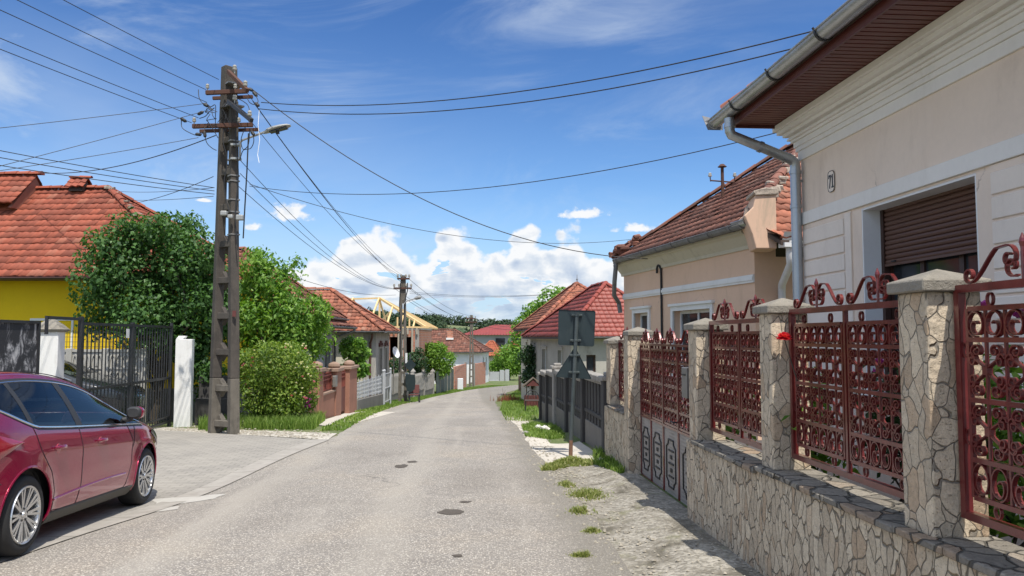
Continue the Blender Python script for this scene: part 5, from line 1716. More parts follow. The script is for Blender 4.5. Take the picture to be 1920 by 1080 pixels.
def build_sign():
    b = G(1069, 858)
    Y = b.y
    t = thing('road_sign', 'road sign seen from behind with a square plate above a triangle', 'road sign', tuple(b))
    top = at(1082, 586, Y); lean = Vector((top.x - b.x, 0, top.z - b.z))
    mb = MB(); mb.tube([b - Vector((0, 0, .3)), b + lean * .12], .031, 14); mb.build('pole_foot', M['rust'], t, smooth=True)
    mb = MB(); mb.tube([b + lean * .12, b + lean * 1.0], .031, 14); mb.build('pole', M['sign_pole'], t, smooth=True)
    def P(px, py, dy=.05): return at(px, py, Y + dy)
    def plate(name, pix, rad, lab):
        # rounded corners
        pts = []
        n = len(pix)
        for i in range(n):
            p, c, q = P(*pix[i - 1]), P(*pix[i]), P(*pix[(i + 1) % n])
            a, d = (p - c).normalized(), (q - c).normalized()
            for k in range(6):
                s = k / 5
                pts.append(c + a * rad * (1 - s) ** 2 + d * rad * s ** 2)
        mb = MB(); mb.prism(pts, (0, .004, 0)); o = mb.build(name, M['sign_back'], t, label=lab)
        rim = MB(); rim.strip(pts + pts[:1], .018, .004, (0, 1, 0)); rim.build('rim', M['sign_back'], o)
        return o
    sq = plate('sign_plate', [(1047.5, 581), (1116.5, 583), (1113.5, 649.5), (1046.5, 646.5)], .03, 'square dark plate at the top of the pole')
    tr = plate('sign_plate', [(1078, 650), (1109.5, 711), (1041, 706.5)], .035, 'triangular dark plate under the square one')
    for py in (591, 639, 667, 699):
        f = (858 - py) / (858 - 586.0)
        c = b + lean * f
        mb = MB(); mb.tube([c - Vector((0, 0, .018)), c + Vector((0, 0, .018))], .037, 14); mb.box(c.x - .085, c.x + .085, c.y + .018, c.y + .045, c.z - .018, c.z + .018)
        for s in (-1, 1): mb.tube([(c.x + .07 * s, c.y + .045, c.z), (c.x + .07 * s, c.y + .0, c.z)], .011, 8)
        mb.build('clamp', M['sign_pole'], t, bevel=.003)
build_sign()

def build_right_small():
    # wooden bench with curved iron ends, seen from its end
    b = G(998, 772)
    t = thing('bench', 'small dark bench with a curved back on the grass by the concrete fence', 'bench', tuple(b))
    k = b.y / 1450.0
    W, H = 26 * k, 40 * k
    x0, x1 = b.x - W * .5, b.x + W * .5
    mb = MB()
    for (x, y) in ((x0, b.y - .12), (x1, b.y - .12), (x0, b.y + .22), (x1, b.y + .22)):
        l = MB(); l.tube([(x, y, b.z - .02), (x + (.02 if x < b.x else -.02), y, b.z + H * .48)], .018, 8); l.build('leg', M['dark_iron'], t)
    for i in range(4):
        s = MB(); yy = b.y - .16 + i * .11; s.box(x0 - .02, x1 + .02, yy, yy + .085, b.z + H * .50, b.z + H * .50 + .03); s.build('seat_slat', M['dark_wood'], t, bevel=.006)
    arc = [(b.x + W * .52 * math.cos(math.pi * j / 12), b.y + .26, b.z + H * .55 + H * .42 * math.sin(math.pi * j / 12)) for j in range(13)]
    mb.tube(arc, .016, 8)
    arc2 = [(b.x + W * .34 * math.cos(math.pi * j / 12), b.y + .26, b.z + H * .58 + H * .26 * math.sin(math.pi * j / 12)) for j in range(13)]
    mb.tube(arc2, .010, 8)
    for dx in (-.25, 0, .25): mb.tube([(b.x + W * dx, b.y + .26, b.z + H * .55), (b.x + W * dx, b.y + .26, b.z + H * .90)], .008, 6)
    mb.build('backrest', M['dark_iron'], t)
    # little wooden well house
    c = G(1000, 764); c = Vector((c.x, c.y + .2, T(c.x, c.y + .2)))
    k = c.y / 1450.0
    t = thing('wooden_well', 'small roofed wooden garden well with red boards behind the bench', 'garden ornament', tuple(c))
    w = 17 * k
    mb = MB()
    for i in range(6):
        x = c.x - w + 2 * w * i / 6; mb.box(x, x + 2 * w / 6 - .008, c.y - .2, c.y + .2, c.z, c.z + 22 * k)
    mb.build('well_box', M['red_wood'], t, bevel=.006)
    for x in (c.x - w * .72, c.x + w * .72):
        p = MB(); p.box(x - .02, x + .02, c.y - .03, c.y + .03, c.z + 22 * k, c.z + 42 * k); p.build('post', M['grey_wood'], t)
    r = MB()
    for s in (-1, 1):
        r.hexa([(c.x, c.y - .24, c.z + 54 * k), (c.x + s * w * 1.15, c.y - .24, c.z + 38 * k), (c.x + s * w * 1.15, c.y + .24, c.z + 38 * k), (c.x, c.y + .24, c.z + 54 * k),
                (c.x, c.y - .24, c.z + 56 * k), (c.x + s * w * 1.18, c.y - .24, c.z + 40 * k), (c.x + s * w * 1.18, c.y + .24, c.z + 40 * k), (c.x, c.y + .24, c.z + 56 * k)])
    r.build('roof', M['grey_wood'], t)
    g = MB(); g.prism([(c.x, c.y - .2, c.z + 52 * k), (c.x - w * .9, c.y - .2, c.z + 40 * k), (c.x + w * .9, c.y - .2, c.z + 40 * k)], (0, .03, 0)); g.build('gable', M['red_wood'], t)
    # two white stones
    for (px, py, r0, lab) in ((1009, 806, .085, 'taller white stone in the square grass patch'), (1021, 809, .10, 'flatter white stone in the square grass patch')):
        q = G(px, py)
        mb = MB(); mb.lathe([(.02, -.02), (r0, .0), (r0 * 1.05, r0 * .5), (r0 * .8, r0 * .95), (r0 * .3, r0 * 1.2)], q, 'z', 9)
        tag(mb.build('white_stone', M['rock'], None, smooth=False, jitter=.018), lab, 'stone', 'white stones in the grass patch')
    q = G(985, 815)
    mb = MB(); mb.lathe([(.02, -.02), (.07, .0), (.09, .03), (.05, .07)], q, 'z', 8); tag(mb.build('grey_stone', M['fence_concrete_pale'], None, jitter=.015), 'low grey stone at the left edge of the square grass patch', 'stone')
    # dry reddish plants at the bend
    q = G(953, 752)
    rng = np.random.default_rng(8)
    t = thing('dry_plant', 'dry reddish brown plant on the grass at the bend of the road', 'plant', tuple(q))
    pts = [(q.x + rng.normal() * .35, q.y + rng.normal() * .8) for _ in range(240)]
    grass_blades('stems', [(x, y, T(x, y)) for x, y in pts], .42, M['leaf_red'], t, 3, .016, .35)
    mb = MB(); b0 = G(943, 752); mb.tube([b0, b0 + Vector((.02, 0, .4)), b0 + Vector((-.03, 0, .85))], [.02, .014, .004], 6); mb.tube([b0 + Vector((.02, 0, .35)), b0 + Vector((.16, 0, .7))], [.010, .003], 6); mb.build('dead_stalk', M['rusty_iron'], t)
    # dark board fence further on
    FD = Frame(tuple(G(985, 738).xy), (-.35, 7.0))
    t = thing('board_fence', 'dark old board fence with a pale topped post near the bend', 'fence', tuple(G(985, 738)))
    b0 = G(985, 738)
    for k in range(24):
        u = k * .27
        q = FD.p(u, 0, 0); z = T(q.x, q.y)
        mb = MB(); FD.box(mb, u, u + .25, -.03, .0, z - .1, z + 1.15 + .05 * math.sin(k * 2.1)); mb.build('board', M['dark_wood'], t, bevel=.006)
    for u in (0.0, 2.6, 5.2):
        q = FD.p(u, 0, 0); z = T(q.x, q.y)
        mb = MB(); FD.box(mb, u - .12, u + .12, 0.01, .25, z - .1, z + 1.30); p = mb.build('post', M['dark_wood'], t)
        mb = MB(); mb.prism([FD.p(u - .14, -.01, z + 1.30), FD.p(u + .14, -.01, z + 1.30), FD.p(u + .14, .27, z + 1.30), FD.p(u - .14, .27, z + 1.30)], (0, 0, .08)); mb.build('post_cap', M['fence_concrete_pale'], p)
build_right_small()

def build_right_trees():
    # shrub against the red tiled house
    c = at(1000, 690, 38)
    b = (c.x, 38, T(c.x, 38))
    tree('shrub', 'dark green leafy shrub standing against the red tiled house', 'shrub', b, (c.x, 38, b[2] + 1.4), .07, blob_crown((c.x, 38, c.z + .1), .6, .8, 1.15, 9, 3, .45, .6), 2600, .16, M['leaf_deep'], 3)
    # tall tree behind the weathered roof
    Y = 58
    bl = []
    for (px, py, r) in ((1035, 568, 1.15), (1052, 556, .9), (1010, 592, 1.35), (992, 618, 1.3), (982, 645, 1.2), (1020, 620, 1.3), (975, 668, .9)):
        p = at(px, py, Y); bl.append((p.x, Y + (px % 3 - 1) * .7, p.z, r))
    x = at(1015, 600, Y).x
    tree('walnut_tree', 'tall loose leaved tree rising behind the weathered hip roof', 'tree', (x, Y, T(x, Y)), (x, Y, T(x, Y) + 3.2), .2, bl, 5200, .30, M['leaf_mid'], 8, droop=.5, wid=.6)
    # light green tree at the bend
    Y = 101
    c = at(955, 678, Y)
    bl = blob_crown((c.x, Y, c.z), 2.4, 2.2, 2.0, 14, 5, .4, .55)
    tree('fruit_tree', 'light green round tree at the bend beside the white gate', 'tree', (c.x, Y, T(c.x, Y)), (c.x, Y, T(c.x, Y) + 1.8), .16, bl, 4200, .34, M['leaf_light'], 9)
build_right_trees()
# ------------------------------------------------------------------ left side: yard of the yellow house
# frames on the left run towards the camera so that n points to the street
def FL(p_far, p_near):
    d = Vector(p_near) - Vector(p_far)
    return Frame(tuple(Vector(p_far)[:2]), (d.x, d.y))
def build_yellow_house():
    F = Frame((-8.2, 26.6), (-.05, -1))               # street front, u towards the camera
    W = 6.1
    t = thing('house', 'yellow rendered house under a large orange tiled roof behind the black gate', 'house', (-7.5, 20, T(-7.5, 20)))
    ze = 3.22
    mb = MB(); D = 17.0
    F.box(mb, 0.3, W, -D, 0, -.9, ze); mb.build('wall', M['yellow'], t)
    mb = MB(); F.box(mb, .26, W + .04, -D, .04, -.9, .35); mb.build('plinth', M['grey_cement'], t)
    sl, ed = hip_roof_slopes(F, 0.3, W, D, ze + .06, 6.25, .52, 'n', 4.1, 4.6)
    # the near slope (facing the camera) is F's far one: u grows towards the camera
    rf = roof(t, sl, ed, M['tile_orange'], M['tile_orange'], 12, .225, .305, r=.11, wave=.022, lift=.018, jit=.005)
    mb = MB()
    a, b = ed[2][1], ed[2][0]
    for k in range(60):
        f = random.Random(k).random(); p = Vector(b).lerp(Vector(a), f); rnd = random.Random(k + 100)
        s = rnd.uniform(.03, .07); q = p + Vector((rnd.uniform(-.12, .12), rnd.uniform(-.1, .1), .10)); mb.box(q.x - s, q.x + s, q.y - s, q.y + s, q.z - s * .4, q.z + s * .4)
    mb.build('mortar_bed', M['mortar'], rf, jitter=.015)['kind'] = 'stuff'
    # brown boards under the eave and the gutter
    un = W + .52
    mb = MB(); F.box(mb, W, un - .02, -D, .5, ze - .005, ze + .03); F.box(mb, .3, W, 0, .5, ze - .005, ze + .03); mb.build('soffit', M['soffit'], t)
    FN = Frame((F.p(W, 0, 0).x, F.p(W, 0, 0).y), tuple(-F.n.xy), True)
    # outward must point to the camera
    if FN.n.y > 0: FN.n = -FN.n
    mb = MB(); FN.box(mb, -.5, D, .5, .53, ze - .05, ze + .06); mb.build('fascia', M['fascia'], t)
    gutter(t, FN, -.5, D, .60, ze + .02, M['brown_frame'], .065, 0)
    # higher part of the roof at the left with its gable, and a little roof vent
    r0, r1 = Vector(ed[0][0]), Vector(ed[0][1])
    yr = r0.y
    def ridge_pt(px): 
        Y = yr; return at(px, 333, Y).x
    xg = ridge_pt(70)
    zR = r0.z
    A = Vector((xg, yr - 1.5, zR - 1.45)); 
    mb = MB()
    top = zR + .42
    s1 = [Vector((xg - 6.5, yr - 1.15, zR - .62)), Vector((xg, yr - 1.15, zR - .62)), Vector((xg, yr, top)), Vector((xg - 6.5, yr, top))]
    s2 = [Vector((xg, yr + 1.15, zR - .62)), Vector((xg - 6.5, yr + 1.15, zR - .62)), Vector((xg - 6.5, yr, top)), Vector((xg, yr, top))]
    up = tiles('upper_roof', [s1, s2], M['tile_orange'], t, .225, .305, 21, .022, .018, .005)
    ridge_caps(mb, s1[2] + Vector((0.15, 0, .03)), s1[3] + Vector((0, 0, .03)), .12, .36, 5); mb.build('ridge_tiles', M['tile_orange'], up)
    mb = MB(); mb.prism([Vector((xg - .05, yr - 1.1, zR - .75)), Vector((xg - .05, yr + 1.1, zR - .75)), Vector((xg - .05, yr, top - .03))], (-.1, 0, 0)); mb.build('gable', M['tile_mid'], up)
    xv = ridge_pt(150)
    mb = MB()
    for s in (-1, 1):
        pts = [Vector((xv - .30, yr + s * .30, zR + .02)), Vector((xv + .30, yr + s * .30, zR + .02)), Vector((xv + .27, yr, zR + .34)), Vector((xv - .27, yr, zR + .34))]
        V, Fc = tile_slope(pts, .2, .2, .03, .03, 3); mb.add(V, Fc)
    ridge_caps(mb, Vector((xv - .3, yr, zR + .35)), Vector((xv + .32, yr, zR + .35)), .08, .3, 3)
    vt = mb.build('roof_vent', M['tile_orange'], t)
    mb = MB(); mb.prism([Vector((xv + .22, yr - .26, zR - .1)), Vector((xv + .22, yr + .26, zR - .1)), Vector((xv + .2, yr, zR + .32))], (-.42, 0, 0)); mb.build('vent_side', M['dark_wood'], vt)
    # windows of the near wall, low and mostly behind the yard
    for u in (3.2, 6.6, 10.2): window(t, FN, u, u + 1.2, .9, 2.2, .02, M['white_paint'], M['glass'], 1)
build_yellow_house()

GATE_A = G(320, 800)                      # gate post by the white pillar
def build_left_yard():
    a = GATE_A.copy()
    Ynear = 13.35
    near = Vector((at(152, 650, Ynear).x, Ynear))
    F = Frame((a.x, a.y), (near.x - a.x, near.y - a.y))     # u towards the camera
    L = (Vector((a.x, a.y)) - near).length
    if F.n.x < 0: F.n = -F.n
    zb = T(a.x, a.y) + .06
    zt = zat(609, a.y)
    t = thing('bar_gate', 'black iron bar gate with a white notice in front of the yellow house', 'gate', (a.x, a.y, T(a.x, a.y)))
    mb = MB()
    zt2 = zat(600, Ynear)
    F.box(mb, 0, .06, -.06, .0, zb - .05, zt + .04); F.box(mb, L - .07, L, -.065, .005, zb - .05, zt2 + .06)
    m = L * .5
    F.box(mb, m - .04, m + .04, -.06, .0, zb, zt2)
    for z in (zb + .06, zat(708, a.y), zt - .05): F.box(mb, .06, L - .07, -.05, -.01, z - .025, z + .025)
    F.box(mb, .06, L - .07, -.05, -.01, zb + .16, zb + .19)
    # upper rail running on past the post
    F.box(mb, L, L + 1.15, -.045, -.005, zt2 - .01, zt2 + .04); F.box(mb, L + 1.12, L + 1.16, -.045, -.005, zt2 - .25, zt2 + .04)
    mb.build('gate_frame', M['dark_iron'], t)
    n = 29
    for k in range(n):
        u = .06 + (L - .13) * (k + .5) / n
        if abs(u - m) < .05: continue
        mb = MB(); F.box(mb, u - .009, u + .009, -.038, -.020, zb + .03, zt - .03); mb.build('bar', M['dark_iron'], t)
    p = MB(); u = L * .57; F.box(p, u - .07, u + .07, .003, .008, zt - .30, zt - .12); p.build('notice', M['paper'], t)
    # white pillar on which it hangs
    q = G(338, 806)
    t = thing('gate_pillar', 'tall whitewashed square pillar at the right end of the black gate', 'pillar', tuple(q))
    FPi = Frame((a.x + .10, a.y + .03), (.18, -1)); 
    if FPi.n.x < 0: FPi.n = -FPi.n
    zp = zat(636, a.y)
    mb = MB(); FPi.box(mb, -.02, .22, .0, .36, T(q.x, q.y) - .3, zp); pi = mb.build('shaft', M['white_post'], t, bevel=.012, seg=2)
    mb = MB(); mb.prism([FPi.p(-.02, .0, zp), FPi.p(.22, .0, zp), FPi.p(.20, .05, zp + .07), FPi.p(.0, .05, zp + .07)], FPi.n * .16); mb.build('broken_top', M['white_post'], t, bevel=.01, jitter=.008)
    # old mossy wall stub behind the pole
    q2 = G(372, 806) + Vector((-.35, 1.5, 0))
    t = thing('wall_stub', 'low dark mossy concrete wall in the shade beside the white pillar', 'wall', tuple(q2))
    mb = MB(); z0 = T(q2.x, q2.y)
    mb.box(q2.x - .40, q2.x + .34, q2.y + .30, q2.y + .48, z0 - .3, z0 + 1.15); mb.build('upper_wall', M['fence_concrete'], t, bevel=.03, jitter=.015)
    mb = MB(); mb.box(q2.x - .42, q2.x + .40, q2.y + .16, q2.y + .298, z0 - .3, z0 + .62); mb.build('lower_wall', M['fence_concrete'], t, bevel=.02, jitter=.006)
    # left pillar with a moulded cap and the notice board
    Yp = 13.0
    c = at(93, 690, Yp)
    zc = zat(622, Yp)
    t = thing('gate_pillar', 'pale pillar with a pointed moulded cap beside the notice board', 'pillar', (c.x, Yp, T(c.x, Yp)))
    Fp = Frame((c.x, Yp), (.22, -1))
    if Fp.n.x < 0: Fp.n = -Fp.n
    mb = MB(); Fp.box(mb, -.17, .17, -.17, .17, T(c.x, Yp) - .3, zc); mb.build('shaft', M['white_post'], t, bevel=.012, seg=2)
    mb = MB()
    def ringq(w, z): return [Fp.p(-w, -w, z), Fp.p(w, -w, z), Fp.p(w, w, z), Fp.p(-w, w, z)]
    prof = [(.17, zc - .002), (.21, zc + .01), (.225, zc + .04), (.20, zc + .06), (.15, zc + .12), (.09, zc + .17), (.04, zc + .215), (.0, zc + .225)]
    V, Fc = [], []
    for w, z in prof: V += ringq(w, z)
    for i in range(len(prof) - 1):
        for k in range(4): Fc.append((i * 4 + k, i * 4 + (k + 1) % 4, i * 4 + 4 + (k + 1) % 4, i * 4 + 4 + k))
    Fc.append((3, 2, 1, 0)); mb.add(V, Fc); mb.build('cap', M['cap'], t)
    Yb = 12.0
    r = at(73, 650, Yb + .3); l = at(-90, 650, Yb - 1.6)
    Fb = Frame((r.x, r.y), (l.x - r.x, l.y - r.y)); Lb = (r.xy - l.xy).length
    if Fb.n.y > 0: Fb.n = -Fb.n
    z1, z0 = zat(601, Yb), T(r.x, r.y)
    t = thing('notice_board', 'black steel notice board covered in torn grey posters behind the red car', 'notice board', (r.x, r.y, z0))
    mb = MB(); Fb.box(mb, .05, Lb, -.03, .0, z0 + .35, z1 - .045); mb.build('board', M['posters'], t)
    mb = MB(); Fb.box(mb, .0, .05, -.045, .02, z0 - .1, z1); Fb.box(mb, Lb, Lb + .05, -.045, .02, z0 - .1, z1); Fb.box(mb, .05, Lb, -.045, .02, z1 - .045, z1); Fb.box(mb, .05, Lb, -.045, .02, z0 + .30, z0 + .35)
    mb.build('board_frame', M['dark_iron'], t)
    # decorative concrete panel fence with wire mesh above, between the yards
    Yf = 18.3
    xa, xb = at(60, 660, Yf).x, at(268, 660, Yf).x
    g = T(-9, Yf)
    t = thing('panel_fence', 'white cast concrete fence with green wire mesh on top across the yard', 'fence', ((xa + xb) / 2, Yf, g))
    zc0, zc1, zm = g - .2, zat(655, Yf), zat(618, Yf)
    for k in range(3):
        a0, b0 = xa + (xb - xa) * k / 3 + .07, xa + (xb - xa) * (k + 1) / 3 - .07
        mb = MB(); mb.box(a0, b0, Yf + .03, Yf + .06, zc0, zc1 - .06)
        n = 5
        for r_ in range(4):
            zz = zc0 + .35 + r_ * (zc1 - zc0 - .4) / 4
            mb.box(a0, b0, Yf, Yf + .09, zz - .02, zz + .02)
            for j in range(n):
                x = a0 + (b0 - a0) * (j + .5) / n; w = (b0 - a0) / n * .42; hh = (zc1 - zc0 - .4) / 4 * .42
                pts = [(x + w * math.cos(math.pi * i / 8), Yf + .02, zz + .05 + hh * math.sin(math.pi * i / 8) * 1.6) for i in range(9)]
                mb.strip(pts, .04, .035, (0, 1, 0))
        mb.box(a0, b0, Yf, Yf + .09, zc1 - .06, zc1); mb.build('panel', M['cast_panel'], t)
    for k in range(4):
        x = xa + (xb - xa) * k / 3
        mb = MB(); mb.box(x - .068, x + .068, Yf - .02, Yf + .12, g - .3, zc1 + .02); mb.build('post', M['cast_panel'], t, bevel=.01)
    mb = MB()
    n = 40
    for k in range(n + 1):
        x = xa + (xb - xa) * k / n; mb.box(x - .004, x + .004, Yf + .045, Yf + .053, zc1, zm)
    for k in range(4):
        z = zc1 + (zm - zc1) * (k + .5) / 4; mb.box(xa, xb, Yf + .053, Yf + .061, z - .005, z + .005)
    mb.build('wire_mesh', M['green_sheet'], t)
build_left_yard()

# ------------------------------------------------------------------ terracotta fence, wire fence and onward on the left
def gp(px, Y):
    x = (px - CX) / FPX * Y * 1.004
    return Vector((x, Y, T(x, Y)))
def build_terracotta():
    A, B = gp(566, 18.6), gp(671, 26.5)                    # near, far at the ground
    F = Frame((A.x, A.y), (B.x - A.x, B.y - A.y), True)     # u away from the camera, n to the street
    if F.n.x < 0: F.n = -F.n
    L = (B - A).length
    t = thing('terracotta_fence', 'brown pink rendered fence with capped pillars and red metal inserts', 'fence', tuple(A))
    k = (A.y + B.y) / 2 / 1450.0
    def gz(u): p = F.p(u, 0, 0); return T(p.x, p.y)
    def u_of(px):
        # distance along the fence at which a pixel column meets it
        r = (px - 960) / 1450.0
        o, d = F.o, F.u
        return (r * o.y - o.x) / (d.x - r * d.y)
    ps = [(u_of(598), u_of(606), 0), (u_of(630), u_of(640), 1), (u_of(655), u_of(669), 1)]
    zt = [zat(700, F.p(p[0], 0, 0).y) for p in ps]
    # walls
    u0, u1 = -.1, ps[1][0]
    mb = MB(); z1 = zat(745, F.p(ps[0][0], 0, 0).y)
    F.box(mb, u0, u1, -.22, 0, gz(u0) - 1.2, z1); mb.build('base_wall', M['terracotta'], t, bevel=.01)
    mb = MB(); F.box(mb, u0, ps[0][0], -.25, .03, z1, z1 + .05); F.box(mb, ps[0][1], u1, -.25, .03, z1, z1 + .05); mb.build('coping', M['terracotta_cap'], t)
    for i, (a, b, tall) in enumerate(ps):
        ztop = zat((692, 692, 688)[i], F.p(a, 0, 0).y)
        mb = MB(); F.box(mb, a, b, -.26, .04, gz(a) - .3, ztop - .08); p = mb.build('pillar', M['terracotta'], t, bevel=.012)
        mb = MB(); F.box(mb, a - .06, b + .06, -.32, .10, ztop - .08, ztop + .02)
        c = F.p((a + b) / 2, -.11, ztop)
        mb.lathe([(.16, .02), (.19, .07), (.17, .14), (.10, .18), (.04, .20)], c, 'z', 14); mb.build('cap', M['terracotta_cap'], p, bevel=.012)
    def insert(a, b, z0, z1, name):
        mb = MB(); w = .035
        F.box(mb, a, a + w, -.13, -.09, z0, z1); F.box(mb, b - w, b, -.13, -.09, z0, z1)
        for z in (z0, z0 + (z1 - z0) * .66, z1 - w): F.box(mb, a + w, b - w, -.13, -.09, z, z + w)
        n = max(4, int((b - a) / .13))
        for j in range(n):
            u = a + w + (b - a - 2 * w) * (j + .5) / n; F.box(mb, u - .018, u + .018, -.12, -.10, z0 + w, z1 - w)
            put = [F.p(u + .05 * math.cos(q * math.pi / 5), -.11, z1 + .02 + .06 * abs(math.sin(q * math.pi / 5))) for q in range(6)]
            mb.strip(put, .02, .012, F.n)
        return mb.build(name, M['red_metal'], t)
    insert(ps[0][1] + .03, ps[1][0] - .03, z1 + .07, zt[0] - .12, 'metal_insert')
    a, b = ps[1][1] + .03, ps[2][0] - .03
    zg = gz(a) + .05
    d = insert(a, b, zg + .75, zt[1] - .05, 'gate_grille')
    mb = MB(); F.box(mb, a, b, -.125, -.095, zg, zg + .748); mb.build('gate_sheet', M['brown_door'], t)
    mb = MB(); F.box(mb, ps[1][0] - .28, ps[1][0] - .02, -.02, .08, zt[1] - .38, zt[1] - .06); mb.build('letterbox', M['gunmetal'], t, bevel=.01)
    # ---- white wire fence on a concrete base and its little gate
    A2, B2 = gp(674, 26.9), gp(722, 34.6)
    F2 = Frame((A2.x, A2.y), (B2.x - A2.x, B2.y - A2.y), True)
    if F2.n.x < 0: F2.n = -F2.n
    L2 = (B2 - A2).length
    t = thing('wire_fence', 'white wire scroll fence on a sloping grey concrete base', 'fence', tuple(A2))
    def q(u, z): return F2.p(u, 0, z)
    zb0, zb1 = zat(750, A2.y), zat(738, B2.y); zt0, zt1 = zat(718, A2.y), zat(703, B2.y)
    mb = MB()
    def sl4(u0, u1, n0, n1, za0, za1, zc0, zc1):
        p = F2.p
        mb.hexa([p(u0, n0, za0), p(u1, n0, za1), p(u1, n1, za1), p(u0, n1, za0), p(u0, n0, zc0), p(u1, n0, zc1), p(u1, n1, zc1), p(u0, n1, zc0)])
    sl4(0, L2, -.2, 0, T(A2.x, A2.y) - .4, T(B2.x, B2.y) - .4, zb0, zb1); mb.build('base', M['grey_cement'], t, bevel=.012)
    NP = 7
    for k in range(NP + 1):
        mb = MB(); f = k / NP; u = L2 * f; mb.tube([F2.p(u, -.1, zb0 + (zb1 - zb0) * f), F2.p(u, -.1, zt0 + (zt1 - zt0) * f + .05)], .022, 8); mb.build('post', M['wire_white'], t)
    mb = MB()
    for r in range(5):
        g = .08 + r * .22
        mb.tube([F2.p(0, -.1, zb0 + (zt0 - zb0) * g), F2.p(L2, -.1, zb1 + (zt1 - zb1) * g)], .010, 6)
    NS = 34
    for k in range(NS):
        f = (k + .5) / NS; zz0 = zb0 + (zb1 - zb0) * f; hh = (zt0 - zb0) + ((zt1 - zb1) - (zt0 - zb0)) * f
        for r in range(4):
            c = zz0 + hh * (.19 + .22 * r); w = L2 / NS * .42
            mb.tube([F2.p(L2 * f + w * math.cos(i * math.pi / 4), -.1, c + hh * .085 * math.sin(i * math.pi / 4)) for i in range(8)], .009, 5, closed=True)
    mb.build('wire_pattern', M['wire_white'], t)
    t2 = thing('wire_gate', 'small white tube gate with knob topped posts at the end of the wire fence', 'gate', tuple(gp(728, 35.2)))
    ga, gb = gp(723, 34.8), gp(734, 36.6)
    Fg = Frame((ga.x, ga.y), (gb.x - ga.x, gb.y - ga.y), True)
    Lg = (gb - ga).length; zz = T(ga.x, ga.y); zt_ = zat(697, ga.y)
    for (u, r) in ((0.0, .045), (Lg, .055), (-.35, .04)):
        mb = MB(); mb.tube([Fg.p(u, 0, zz - .1), Fg.p(u, 0, zt_)], r, 10); p = mb.build('post', M['wire_white'], t2, smooth=True)
        mb = MB(); mb.lathe([(.02, -.01), (.06, .03), (.06, .07), (.02, .11)], Fg.p(u, 0, zt_), 'z', 10); mb.build('knob', M['wire_white'], p, smooth=True)
    mb = MB()
    for z in (zz + .15, zz + (zt_ - zz) * .5, zt_ - .12): mb.tube([Fg.p(0.05, 0, z), Fg.p(Lg - .05, 0, z)], .02, 8)
    for k in range(1, 5):
        u = Lg * k / 5; mb.tube([Fg.p(u, 0, zz + (zt_ - zz) * .5), Fg.p(u, 0, zt_ - .12)], .012, 6)
    mb.tube([Fg.p(Lg * .5, 0, zz + .15), Fg.p(Lg * .5, 0, zz + (zt_ - zz) * .5)], .012, 6)
    mb.build('leaf', M['wire_white'], t2)
build_terracotta()

def left_house(name_label, F, W, D, z0, ze, zr, ov, ridge, hn, hf, wallm, tilem, seed, ops=(), tw=.21, th=.29, gut=True, capm=None, frame_m='brown_frame'):
    """F: street front, u away from the camera, n to the street"""
    t = thing('house', name_label, 'house', tuple(F.p(0, 0, z0)))
    mb = MB()
    wall_with_openings(F, mb, 0, W, z0 - .8, ze, -.3, 0, ops)
    F.box(mb, 0, .3, -D, -.3, z0 - .8, ze); F.box(mb, W - .3, W, -D, -.3, z0 - .8, ze); F.box(mb, .3, W - .3, -D, -D + .3, z0 - .8, ze)
    mb.build('wall', wallm, t)
    for o in ops: window(t, F, *o, -.12, M[frame_m], M['glass'], 1, .09, wallm)
    sl, ed = hip_roof_slopes(F, 0, W, D, ze + .05, zr, ov, ridge, hn, hf)
    roof(t, sl, ed, tilem, capm or tilem, seed, tw, th, r=.11, wave=.026, jit=.009)
    mb = MB(); F.box(mb, -ov + .05, W + ov - .05, -D - ov + .05, ov - .05, ze - .01, ze + .03); mb.build('eave_boards', M['dark_wood'], t)
    if gut:
        gutter(t, F, -ov, W + ov, ov + .06, ze + .03, M['old_zinc'], .06, 0)
        FN = Frame(tuple(F.p(0, 0, 0).xy), tuple((-F.n).xy), False)
        if FN.n.y > 0: FN.n = -FN.n
        gutter(t, FN, -ov, D + ov, ov + .06, ze + .03, M['old_zinc'], .06, 0)
    return t, sl
